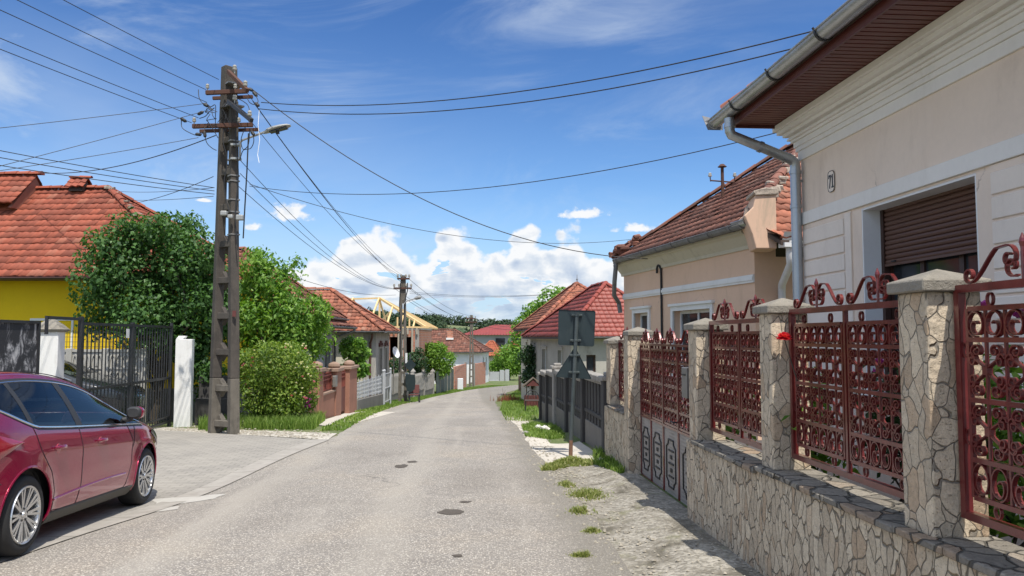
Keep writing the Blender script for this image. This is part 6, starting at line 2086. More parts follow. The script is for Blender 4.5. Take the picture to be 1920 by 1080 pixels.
def build_left_houses():
    # grey house behind the light tree: two-stage roof
    F = Frame((-7.40, 27.6), (-.02, 1), True)
    z0 = T(-6.5, 29)
    t, sl = left_house('grey rendered house with a two stage brown tiled roof behind the light green tree', F, 5.0, 11, z0, 2.42, 5.1, .45, 'n', 3.0, 3.0, M['grey_wall'], M['tile_mid'], 51, [(1.0, 1.9, -.2, 1.6), (3.3, 4.2, z0 + .1, 1.6)])
    # lower pent roof along the street front
    s = [F.p(-.3, .80, 2.12), F.p(5.45, .80, 2.12), F.p(5.45, .05, 2.46), F.p(-.3, .05, 2.46)]
    pr = tiles('pent_roof', [s], M['tile_mid'], t, .25, .36, 61, .04, .03, .012)
    mb = MB(); P, v = slab(s); mb.prism(P, v); mb.build('pent_deck', M['dark_wood'], pr)
    gutter(t, F, -.3, 5.45, .86, 2.10, M['old_zinc'], .055, 0)
    pipe(t, [F.p(5.1, .86, 2.06), F.p(5.05, .84, 1.95), F.p(4.95, .08, 1.7), F.p(4.95, .06, z0)], .05, M['old_zinc'])
    mb = MB(); F.box(mb, 4.72, 4.98, -.02, .03, z0 - .5, 2.0); mb.build('corner_strip', M['grey_timber'], t)
    # weathered orange roofed house with cream wall
    F = Frame((-6.35, 36.2), (-.03, 1), True)
    z0 = T(-6.3, 37)
    ops = [(1.0, 1.9, -.3, 1.15), (3.0, 3.8, -.3, 1.15)]
    t, sl = left_house('old house with a weathered orange tiled hip roof and peeling cream side wall', F, 4.8, 9, z0, 1.93, 4.05, .45, 'n', 2.6, 2.6, M['old_wall'], M['tile_worn'], 53, ops)
    for (a, b, c, d) in ops:
        mb = MB()
        for k in range(4):
            u = a - .1 + (b - a + .2) * k / 3; F.box(mb, u - .05, u + .05, .0, .07, d + .1, d + .42 - .1 * abs(k - 1.5) % .3)
        F.box(mb, a - .15, b + .15, .0, .09, d + .09, d + .15); mb.build('window_crown', M['brown_door'], t)
    FN = Frame(tuple(F.p(0, 0, 0).xy), tuple((-F.n).xy), False)
    mb = MB(); FN.box(mb, .6, 9, .002, .012, z0 - .5, 1.9); mb.build('side_render', M['cream_wall'], t)
    pipe(t, [FN.p(.12, .45, 1.85), FN.p(.12, .40, 1.7), FN.p(.25, .06, 1.45), FN.p(.25, .06, z0)], .05, M['rusty_iron'])
    # white sat dish between the houses
    c = at(773, 665, 40); c = at(742, 662, 40)
    c = Vector((-6.1, 40.6, zat(661, 40.6)))
    dsh = thing('satellite_dish', 'white satellite dish on a pole beside the old orange roofed house', 'dish', tuple(c))
    mb = MB(); prof = [(.02, -.09), (.13, -.07), (.23, -.03), (.31, .05)]
    mb.lathe(prof + [(r - .012, h + .006) for r, h in prof[::-1]], (0, 0, 0), 'x', 22, False)
    R = Matrix.Rotation(math.radians(-22), 3, 'Z') @ Matrix.Rotation(math.radians(-18), 3, 'Y')
    mb.v = [tuple(R @ Vector(p) + c) for p in mb.v]; mb.build('bowl', M['white_paint'], dsh, smooth=True)
    mb = MB(); mb.tube([c + Vector((-.1, .1, -.1)), c + Vector((-.1, .1, -2.2))], .03, 8); mb.build('mount', M['gunmetal'], dsh)
    # house under construction: brick walls and new roof timbers
    Y = 58
    def P(px, py, dy=0): return at(px, py, Y + dy)
    zpl = zat(613, Y)
    x0, x1 = P(672, 613).x, P(786, 613).x
    t = thing('house', 'unfinished brick house with bare new roof timbers', 'house', (x1 - 3, Y, T(-7, Y)))
    zg = T(-7, Y)
    mb = MB(); FB = Frame((x1, Y), (-1, 0)); 
    if FB.n.y > 0: FB.n = -FB.n
    wall_with_openings(FB, mb, 0, x1 - x0, zg - .5, zpl - .2, -.3, 0, [(.55, 1.05, zpl - 2.3, zpl - .75), (1.6, 2.2, zpl - 2.3, zpl - .75), (3.0, 3.6, zpl - 2.3, zpl - .75)])
    mb.box(x1 - .3, x1, Y + .3, Y + 9, zg - .5, zpl - .2); mb.box(x0, x0 + .3, Y + .3, Y + 9, zg - .5, zpl - .2); mb.box(x0 + .3, x1 - .3, Y + 8.7, Y + 9, zg - .5, zpl - .2); mb.build('brick_wall', M['brick'], t)
    for (a, b) in ((0, .3), (1.18, 1.42), (2.5, 2.75)):
        m2 = MB(); FB.box(m2, a, b, .003, .03, zg - .5, zpl - .22); m2.build('concrete_column', M['fence_concrete_pale'], t)
    mb = MB(); mb.box(x0 - .02, x1 + .02, Y - .03, Y + 9.03, zpl - .2, zpl - .03); mb.build('ring_beam', M['grey_wall'], t)
    mb = MB()
    def bm(a, b, w=.13): mb.beam(a, b, w, w)
    e = .55
    bm(P(672, 612), P(800, 614) + Vector((.2, 0, 0))); bm(P(672, 612, 8.8), P(797, 614, 8.8)); bm(P(797, 614), P(797, 614) + Vector((0, 8.9, 0)))
    ap0, ap1 = P(712, 559, 4.4), P(668, 563, 4.4)
    apx = ap0
    bm(ap1 + Vector((-4, 0, 0)), ap0)
    cn, cf = P(798, 613.5), P(798, 613.5) + Vector((0, 8.9, 0))
    bm(ap0, cn, .16); bm(ap0, cf, .16)
    bm(ap0, Vector((x1 + .4, Y + 4.4, zpl)), .13)
    # jack rafters, posts, common rafters
    for f in (.3, .55, .78):
        a = ap0.lerp(cn, f); bm(a, Vector((cn.x, a.y, zpl)), .11)
        a = ap0.lerp(cf, f); bm(a, Vector((cn.x, a.y, zpl)), .11)
        a = ap0.lerp(cn, f); bm(a, Vector((a.x, Y, zpl)), .11)
    for k in range(3):
        x = ap0.x - .05 - k * 2.1; bm(Vector((x, Y + 4.4, ap0.z)), Vector((x, Y - .25, zpl)), .12); bm(Vector((x, Y + 4.4, ap0.z)), Vector((x, Y + 9.0, zpl)), .12)
    for x in (ap0.x, ap0.x - 2.6): bm(Vector((x, Y + 4.4, zpl)), Vector((x, Y + 4.4, ap0.z)), .15)
    mid = (ap0.z + zpl) / 2
    for x in (ap0.x + 1.1, ap0.x + 2.1): bm(Vector((x, Y + 2.0, zpl)), Vector((x, Y + 2.0, zpl + .9)), .12); bm(Vector((x, Y + 6.8, zpl)), Vector((x, Y + 6.8, zpl + .9)), .12)
    bm(Vector((ap0.x, Y + 4.4, zpl + .4)), Vector((ap0.x + 1.2, Y + 2.2, mid)), .11)
    mb.build('roof_timbers', M['new_timber'], t)
    mb = MB()
    for k in range(10):
        x = x1 - .15 - k * .34; h = (.0, 2.2)[k % 3 == 1]
        mb.box(x - .06, x + .06, Y - .22, Y - .10, zpl - .55 - h, zpl - .08)
    mb.build('props', M['grey_timber'], t)
    # long house with a brown roof and white wall
    Y = 88
    zE, zR_ = zat(661, Y), zat(620, Y + 4)
    xw = at(903, 661, Y).x; xl = at(790, 661, Y).x
    F = Frame((xw, Y), (.08, 1), True)
    t, sl = left_house('long white house with a mottled brown tiled roof and two brick chimneys', F, 7.4, xw - xl + 3, T(xw, Y), zE, zR_ + .1, .5, 'n', 3.6, .2, M['white_wall'], M['tile_old'], 57, [(1.2, 2.1, zE - 2.2, zE - .6), (4.0, 4.9, zE - 2.2, zE - .6)], .3, .42)
    for (px, dy) in ((795.5, 2.2), (844, 2.2)):
        c = at(px, 628, Y + dy); mb = MB(); mb.box(c.x - .33, c.x + .33, c.y - .3, c.y + .3, c.z - .8, c.z + .45); ch = mb.build('chimney', M['brick'], t)
        mb = MB(); mb.box(c.x - .42, c.x + .42, c.y - .5, c.y - .302, c.z - .55, c.z - .32); mb.build('flashing', M['white_trim'], ch)
    # orange roofed houses beyond
    for (px0, px1, pyE, pyR, Y, lab, sd) in ((898, 935, 668, 640, 108, 'far house with a steep clean orange roof just right of the long brown roof', 81), (915, 960, 672, 655, 120, 'far house with a dull orange roof lower down the street', 82), (942, 978, 668, 641, 132, 'far small house with a bright orange gable roof beside the green tree', 83)):
        a, b = at(px0, pyE, Y), at(px1, pyE, Y)
        F = Frame((b.x, Y), (.1, 1), True)
        left_house(lab, F, 6, b.x - a.x, T(b.x, Y), a.z, at(900, pyR, Y + 3).z, .4, 'n', (b.x - a.x) * .4, (b.x - a.x) * .4, M['cream_wall'], M['tile_bright' if sd != 82 else 'tile_mid'], sd, [(1.5, 2.4, a.z - 1.9, a.z - .5)], .35, .5, False)
    # big low building with the dark red roof
    Y = 150
    zE, zR_ = zat(628, Y), zat(609, Y + 8)
    a, b = at(862, 628, Y), at(1016, 628, Y)
    t = thing('building', 'big low grey building with a plain dark red roof in the distance', 'building', (b.x - 8, Y, T(0, Y)))
    mb = MB(); mb.box(a.x + 1, b.x, Y + .8, Y + 15, T(0, Y) - 1, zE); mb.build('wall', M['grey_wall'], t)
    sx = 6.5
    p = [Vector((a.x, Y, zE)), Vector((b.x + 1, Y, zE)), Vector((b.x - sx + 1, Y + 8, zR_)), Vector((a.x + sx, Y + 8, zR_)), Vector((a.x, Y + 16, zE)), Vector((b.x + 1, Y + 16, zE))]
    mb = MB(); mb.add(p, [(0, 1, 2, 3), (4, 0, 3), (5, 4, 3, 2), (1, 5, 2), (0, 4, 5, 1)]); rf = mb.build('roof', M['red_metal_roof'], t)
    mb = MB()
    for k in range(1, 30):
        x = a.x + (b.x + 1 - a.x) * k / 30; f = min(1, (x - a.x) / sx, (b.x + 1 - x) / sx)
        mb.beam(Vector((x, Y + .02, zE + .06)), Vector((x, Y + 8 * f, zE + (zR_ - zE) * f + .06)), .10, .08)
    mb.build('seam', M['red_metal_roof'], rf)
    mb = MB(); c = at(938, 641, Y); mb.box(c.x - .9, c.x + .9, Y + .72, Y + .79, c.z - .9, c.z + .7); mb.build('window', M['glass'], t)
build_left_houses()

def build_left_far_fences():
    # concrete picket fence past the second pole
    A, B = gp(736, 46.5), gp(818, 60)
    F = Frame((A.x, A.y), (B.x - A.x, B.y - A.y), True)
    if F.n.x < 0: F.n = -F.n
    F.o += F.n * -.15
    L = (B - A).length
    t = thing('concrete_fence', 'grey concrete fence with pointed pickets behind the second utility pole', 'fence', tuple(A))
    def gz(u): p = F.p(u, 0, 0); return T(p.x, p.y)
    N = 4
    for i in range(N):
        a, b = L * i / N, L * (i + 1) / N
        z = gz((a + b) / 2)
        mb = MB(); F.box(mb, a + .12, b - .12, -.14, -.04, z - .4, z + .42); mb.build('base_panel', M['grey_cement'], t)
        for zz in (z + .50, z + 1.42):
            mb = MB(); F.box(mb, a + .12, b - .12, -.13, -.05, zz - .06, zz + .06); mb.build('rail', M['fence_concrete_pale'], t)
        n = max(4, int((b - a) / .32))
        for k in range(n):
            u = a + .2 + (b - a - .4) * k / (n - 1)
            mb = MB(); w = .085; q = [F.p(u - w, -.05, z + .44), F.p(u + w, -.05, z + .44), F.p(u + w, -.05, z + 1.5), F.p(u, -.05, z + 1.68), F.p(u - w, -.05, z + 1.5)]
            mb.prism(q, F.n * .05); mb.build('picket', M['fence_concrete_pale'], t)
    for i in range(N + 1):
        u = L * i / N; z = gz(u)
        mb = MB(); F.box(mb, u - .12, u + .12, -.2, .04, z - .3, z + 1.78); q = [F.p(u - .16, -.24, z + 1.78), F.p(u + .16, -.24, z + 1.78), F.p(u + .16, .08, z + 1.78), F.p(u - .16, .08, z + 1.78)]
        ap = F.p(u, -.08, z + 2.02); mb.add(q + [ap], [(3, 2, 1, 0), (0, 1, 4), (1, 2, 4), (2, 3, 4), (3, 0, 4)]); mb.build('post', M['fence_concrete_pale'], t)
    # green sheet fence
    def run(px0, py0, px1, py1):
        A, B = G(px0, py0), G(px1, py1)
        F = Frame((A.x, A.y), (B.x - A.x, B.y - A.y), True)
        if F.n.x < 0: F.n = -F.n
        F.o += F.n * -.1
        return A, B, F, (B - A).length
    A, B, F, L = run(821, 739.5, 853, 731)
    t = thing('sheet_fence', 'dark green sheet fence leaning between grey posts', 'fence', tuple(A))
    for k in range(5):
        a, b = L * k / 5, L * (k + 1) / 5; z = T(F.p(a, 0, 0).x, F.p(a, 0, 0).y)
        mb = MB(); F.box(mb, a + .05, b - .05, -.05, -.02, z + .05, z + 1.75 + .08 * math.sin(k * 2)); mb.build('sheet', M['green_sheet'], t)
        mb = MB(); F.box(mb, b - .05, b + .05, -.07, .0, z - .1, z + 1.95); mb.build('post', M['grey_timber'], t)
    A, B, F, L = run(855, 731, 876, 726)
    t = thing('brick_wall', 'orange hollow brick garden wall left of the third pole', 'wall', tuple(A))
    mb = MB(); F.box(mb, 0, L, -.2, 0, A.z - 1.2, A.z + 2.1); mb.build('bricks', M['brick'], t); mb = MB(); F.box(mb, L + .003, L + .25, -.22, .02, A.z - 1.2, A.z + 2.25); mb.build('end_post', M['fence_concrete_pale'], t)
    A, B, F, L = run(892, 723, 912, 719)
    t = thing('brick_wall', 'orange hollow brick garden wall right of the third pole', 'wall', tuple(A))
    mb = MB(); F.box(mb, 0, L, -.2, 0, A.z - 1.2, A.z + 2.3); mb.build('bricks', M['brick'], t); mb = MB(); F.box(mb, -.5, -.003, -.22, .02, A.z - 1.2, A.z + 2.4); mb.build('end_post', M['fence_concrete_pale'], t)
    q = G(863, 731); t = thing('marker_stone', 'small white square marker stone on the grass left of the third pole', 'marker', tuple(q))
    mb = MB(); mb.box(q.x - .25, q.x + .25, q.y - .15, q.y + .15, q.z - .1, q.z + 1.05); mb.build('stone', M['white_paint'], t, bevel=.03)
    # white fence and gate posts at the bend
    A, B = G(914, 720), G(946, 718)
    Y = 98
    xs = [at(px, 700, Y).x for px in (917, 940, 951)]
    z = T(xs[0], Y)
    t = thing('white_fence', 'low white board fence with square white posts at the bend', 'fence', (xs[0], Y, z))
    mb = MB(); mb.box(xs[0], xs[1], Y, Y + .06, zat(717, Y), zat(697, Y)); mb.build('boards', M['wire_white'], t)
    mb = MB(); mb.box(xs[0], xs[1], Y - .1, Y + .15, z - .6, zat(714, Y)); mb.build('base', M['wire_white'], t)
    for px, hgt in ((941, 694), (951, 693)):
        x = at(px, 700, Y).x; mb = MB(); mb.box(x - .25, x + .25, Y - .2, Y + .3, z - .6, zat(hgt, Y)); mb.build('post', M['wire_white'], t)
    mb = MB(); a = at(943.5, 700, Y).x; b = at(949, 700, Y).x; mb.box(a, b, Y, Y + .05, z - .2, zat(695, Y)); mb.build('gate_leaf', M['grey_wall'], t)
    # brown metal garden chair by the second pole
    q = gp(778, 43.6)
    t = thing('chair', 'brown red garden chair standing on the verge beside the second pole', 'chair', tuple(q))
    mb = MB(); mb.box(q.x - .28, q.x + .28, q.y - .25, q.y + .25, q.z + .42, q.z + .47); mb.build('seat', M['red_wood'], t, bevel=.02)
    mb = MB(); mb.hexa([(q.x - .28, q.y + .2, q.z + .5), (q.x + .28, q.y + .2, q.z + .5), (q.x + .28, q.y + .25, q.z + .5), (q.x - .28, q.y + .25, q.z + .5), (q.x - .26, q.y + .33, q.z + .98), (q.x + .26, q.y + .33, q.z + .98), (q.x + .26, q.y + .37, q.z + .98), (q.x - .26, q.y + .37, q.z + .98)]); mb.build('backrest', M['red_wood'], t, bevel=.02)
    for sx in (-1, 1):
        for sy in (-1, 1): mb = MB(); mb.tube([(q.x + .26 * sx, q.y + .23 * sy, q.z + .44), (q.x + .32 * sx, q.y + .28 * sy, q.z)], .022, 8); mb.build('leg', M['dark_iron'], t)
        mb = MB(); mb.tube([(q.x + .30 * sx, q.y + .28, q.z + .75), (q.x + .36 * sx, q.y - .1, q.z + .70), (q.x + .36 * sx, q.y - .24, q.z + .45), (q.x + .34 * sx, q.y - .26, q.z)], .020, 8); mb.build('armrest', M['dark_iron'], t)
build_left_far_fences()

# ------------------------------------------------------------------ trees and bushes on the left
def build_left_trees():
    def blobs(Y, lst): 
        out = []
        for i, (px, py, r) in enumerate(lst):
            y = Y + ((i * 7) % 5 - 2) * .28
            p = at(px, py, y); out.append((p.x, y, p.z, r * Y / 1450.0))
        return out
    Y = 19.0
    lst = [(205, 470, 58), (260, 455, 62), (320, 455, 60), (350, 480, 60), (385, 520, 52), (190, 530, 55), (250, 530, 75), (320, 540, 75), (390, 570, 55), (200, 590, 52), (265, 595, 65), (335, 605, 68), (400, 625, 45),
           (430, 545, 24), (355, 428, 34), (300, 425, 36), (378, 690, 34), (365, 660, 36), (400, 700, 30), (385, 735, 26), (240, 430, 30), (365, 650, 42), (310, 640, 45), (405, 560, 42), (412, 610, 36), (402, 475, 30), (420, 520, 28)]
    b = G(318, 790); b = Vector((at(292, 700, Y).x, Y, T(-8, Y)))
    tree('lilac_tree', 'big dark green lilac tree spreading over the black gate', 'tree', tuple(b), (b.x + .1, Y, b.z + 1.3), .11, blobs(Y, [(a, b_, r * .92) for a, b_, r in lst]), 25000, .112, M['leaf_dark'], 14, limbs=12, shell=.75, bump=.34, droop=.45, wid=.66)
    Y = 21.5
    lst = [(470, 680, 45), (440, 600, 40), (610, 575, 16), (590, 560, 18), (555, 490, 16), (600, 580, 22), (490, 500, 44), (470, 530, 50), (520, 540, 48), (500, 580, 55), (550, 600, 52), (580, 610, 45), (595, 640, 34), (560, 640, 50), (520, 620, 55), (470, 600, 45), (535, 510, 24), (480, 475, 22), (605, 600, 20), (450, 570, 40), (545, 570, 40), (480, 640, 40)]
    x = at(530, 700, Y).x
    tree('ash_tree', 'light green feathery tree between the utility pole and the grey house', 'tree', (x, Y, T(x, Y)), (x - .1, Y, T(x, Y) + 1.5), .10, blobs(Y, [(a, b_, r * .92) for a, b_, r in lst]), 11500, .15, M['leaf_mid'], 15, limbs=12, shell=.85, bump=.42, droop=.6, wid=.42)
    Y = 18.6
    lst = [(515, 690, 52), (550, 690, 45), (480, 700, 40), (520, 720, 52), (560, 725, 36), (480, 735, 38), (495, 665, 26), (545, 660, 24), (578, 705, 24), (465, 680, 28), (530, 745, 40), (490, 760, 34), (570, 750, 26), (545, 765, 30)]
    x = at(520, 760, Y).x
    bl = blobs(Y, lst)
    t = tree('rose_bush', 'round yellow green rose bush with small pink blooms beside the utility pole', 'bush', (x, Y, T(x, Y)), (x, Y, T(x, Y) + .7), .06, bl, 16500, .078, M['leaf_rose'], 16, limbs=8, shell=.55, bump=.24, droop=.35, wid=.55)
    rng = random.Random(3)
    def on(px, py, r):
        y = Y - r; return tuple(at(px, py, y))
    pk = [on(500 + rng.gauss(0, 9), 738 + rng.gauss(0, 4), .62) for _ in range(16)] + [on(rng.uniform(455, 590), rng.uniform(650, 750), rng.uniform(.55, .75)) for _ in range(20)] + [on(465 + rng.gauss(0, 8), 690 + rng.gauss(0, 6), .55) for _ in range(7)]
    blooms('pink_blossoms', pk, .05, M['petal_pink'], t, 3)
    blooms('cream_blossoms', [on(rng.uniform(470, 590), rng.uniform(645, 745), rng.uniform(.62, .78)) for _ in range(60)], .04, M['petal_white'], t, 5)
    blooms('violet_blossoms', [on(573 + rng.gauss(0, 6), 757 + rng.gauss(0, 6), .55) for _ in range(9)], .05, M['petal_violet'], t, 6)
    # vine by the old house
    Y = 33.5
    lst = [(655, 650, 20), (670, 665, 22), (660, 690, 22), (678, 690, 14), (650, 710, 18), (672, 645, 14), (683, 660, 10)]
    x = at(663, 740, Y).x
    tree('grape_vine', 'bright green leafy vine in front of the old cream side wall', 'vine', (x, Y, T(x, Y)), (x, Y, T(x, Y) + 1.2), .06, blobs(Y, lst), 2400, .17, M['leaf_mid'], 17, droop=.5, wid=.75)
    Y = 51
    lst = [(745, 690, 16), (738, 680, 12), (752, 700, 14), (740, 706, 14), (750, 675, 8)]
    x = at(745, 735, Y).x
    tree('shrub', 'dark green shrub squeezed behind the second utility pole', 'shrub', (x - .2, Y, T(x, Y)), (x - .2, Y, T(x, Y) + .8), .05, blobs(Y, lst), 1400, .19, M['leaf_deep'], 18)
    Y = 56.5
    lst = [(780, 675, 18), (775, 690, 16), (790, 690, 16), (785, 660, 10), (768, 670, 10)]
    x = at(780, 730, Y).x
    tree('plum_tree', 'dark bluish green young tree left of the bright round tree', 'tree', (x, Y, T(x, Y)), (x, Y, T(x, Y) + 1.2), .06, blobs(Y, lst), 1900, .19, M['leaf_deep'], 19)
    Y = 63
    lst = [(815, 665, 26), (830, 675, 22), (800, 675, 22), (818, 690, 24), (835, 690, 12), (805, 655, 14), (825, 652, 12), (845, 668, 8)]
    x = at(818, 735, Y).x
    tree('linden_tree', 'bright light green round tree in front of the long white house', 'tree', (x, Y, T(x, Y)), (x, Y, T(x, Y) + 1.4), .08, blobs(Y, lst), 5200, .22, M['leaf_light'], 20)
    Y = 104
    lst = [(925, 688, 10), (932, 680, 9)]
    x = at(928, 712, Y).x
    tree('shrub', 'small dark shrub beside the white fence at the bend', 'shrub', (x, Y, T(x, Y)), (x, Y, T(x, Y) + .8), .06, blobs(Y, lst), 900, .3, M['leaf_mid'], 22)
build_left_trees()
# ------------------------------------------------------------------ the red hatchback
def cr(tab, x):
    """smooth interpolation through a table"""
    if x <= tab[0][0]: return tab[0][1]
    if x >= tab[-1][0]: return tab[-1][1]
    for i in range(len(tab) - 1):
        if x <= tab[i + 1][0]:
            x0, y0 = tab[i]; x1, y1 = tab[i + 1]
            h = x1 - x0
            m0 = (y1 - tab[i - 1][1]) / (x1 - tab[i - 1][0]) if i > 0 else (y1 - y0) / h
            m1 = (tab[i + 2][1] - y0) / (tab[i + 2][0] - x0) if i + 2 < len(tab) else (y1 - y0) / h
            t = (x - x0) / h
            return (2 * t ** 3 - 3 * t * t + 1) * y0 + (t ** 3 - 2 * t * t + t) * h * m0 + (-2 * t ** 3 + 3 * t * t) * y1 + (t ** 3 - t * t) * h * m1
CAR_TOP = [(0, .62), (.03, .86), (.10, 1.03), (.22, 1.14), (.50, 1.385), (.72, 1.455), (1.05, 1.483), (1.45, 1.485), (1.95, 1.452), (2.35, 1.378), (2.75, 1.240), (3.10, 1.105), (3.38, 1.01), (3.60, .965), (3.9, .90), (4.15, .82), (4.30, .72), (4.36, .58)]
CAR_BELT = [(0, .56), (.03, .80), (.10, .96), (.25, 1.03), (.6, 1.015), (1.0, .985), (1.6, .955), (2.3, .93), (3.0, .905), (3.4, .885), (3.8, .83), (4.1, .755), (4.30, .66), (4.36, .54)]
CAR_W = [(0, .66), (.06, .76), (.2, .835), (.5, .885), (.9, .905), (1.6, .908), (2.4, .908), (3.2, .905), (3.6, .895), (3.95, .84), (4.18, .73), (4.30, .60), (4.36, .44)]
CAR_RE = [(0, .50), (.1, .58), (.3, .60), (.8, .585), (1.4, .600), (2.1, .600), (2.6, .635), (3.1, .70), (3.45, .74), (3.8, .70), (4.1, .60), (4.36, .34)]
CAR_DROP = [(0, .03), (.3, .05), (.8, .055), (2.0, .050), (2.6, .045), (3.1, .035), (3.5, .03), (4.36, .03)]
AXR, AXF, TYR, ARCH = .83, 3.478, .317, .372
def car_section(x):
    zb, zt, w, re, dr = cr(CAR_BELT, x), cr(CAR_TOP, x), cr(CAR_W, x), cr(CAR_RE, x), cr(CAR_DROP, x)
    re = min(re, w * .93)
    zr = max(zt - dr, zb + .004); zt = max(zt, zr + .004)
    S = [(0.0, .19), (w * .80, .19), (w * .925, .20)]
    low = [(.03, .945), (.08, .972), (.14, .986), (.22, .994), (.30, .999), (.38, 1.001), (.46, 1.002), (.54, 1.001), (.62, 1.000), (.70, 1.002), (.76, 1.004), (.80, .999), (.86, .990), (.93, .980), (1.0, .962)]
    for f, k in low: S.append((w * k, .20 + (zb - .20) * f))
    a, b = (w * .962, zb), (re, zr)
    for i in range(1, 19):
        t = i / 18
        bul = .022 * math.sin(math.pi * t)
        S.append((a[0] + (b[0] - a[0]) * t + bul, a[1] + (b[1] - a[1]) * t))
    for i in range(1, 7):
        t = i / 6
        S.append((re * math.cos(t * math.pi / 2) ** 0.9 if i < 6 else 0.0, zr + (zt - zr) * math.sin(t * math.pi / 2)))
    return S
def car_y(x, z):
    S = car_section(x)[2:]
    for (y0, z0), (y1, z1) in zip(S, S[1:]):
        if z0 <= z <= z1: return y0 + (y1 - y0) * (z - z0) / max(z1 - z0, 1e-6)
    return S[0][0] if z < S[0][1] else 0.0
def car_flare(x, z):
    """swell of the wings round the wheels"""
    e = 0
    for ax in (AXR, AXF):
        d = math.hypot(x - ax, z - TYR)
        e = max(e, .020 * math.exp(-((d - ARCH) / .085) ** 2) if d >= ARCH - .05 else .02)
    return e
def side_pt(x, z, off=0.0, s=1):
    return (s * (car_y(x, z) + (car_flare(x, z) if z < .86 else 0) + off), x, z)
def win_lo(x): return cr(CAR_BELT, x) + .028 + (.34 * max(0, (1.02 - x)) ** 1.3)
def win_hi(x): return cr(CAR_TOP, x) - cr(CAR_DROP, x) - .052
def xend(side):
    ok = [x / 100 for x in range(20, 400) if win_hi(x / 100) - win_lo(x / 100) > .02]
    return ok[0] if side == 'r' else ok[-1]
XR, XF = xend('r'), xend('f')
PANES = ((XR + .02, .90, 0, -.02), (.955, 1.745, -.02, -.06), (1.84, XF - .03, -.05, 0))
def in_window(x, z):
    lo, hi = win_lo(x), win_hi(x)
    if not lo + .004 < z < hi - .004: return False
    f = (z - lo) / (hi - lo)
    return any(a + sa * f + .004 < x < c + sc_ * f - .004 for a, c, sa, sc_ in PANES)
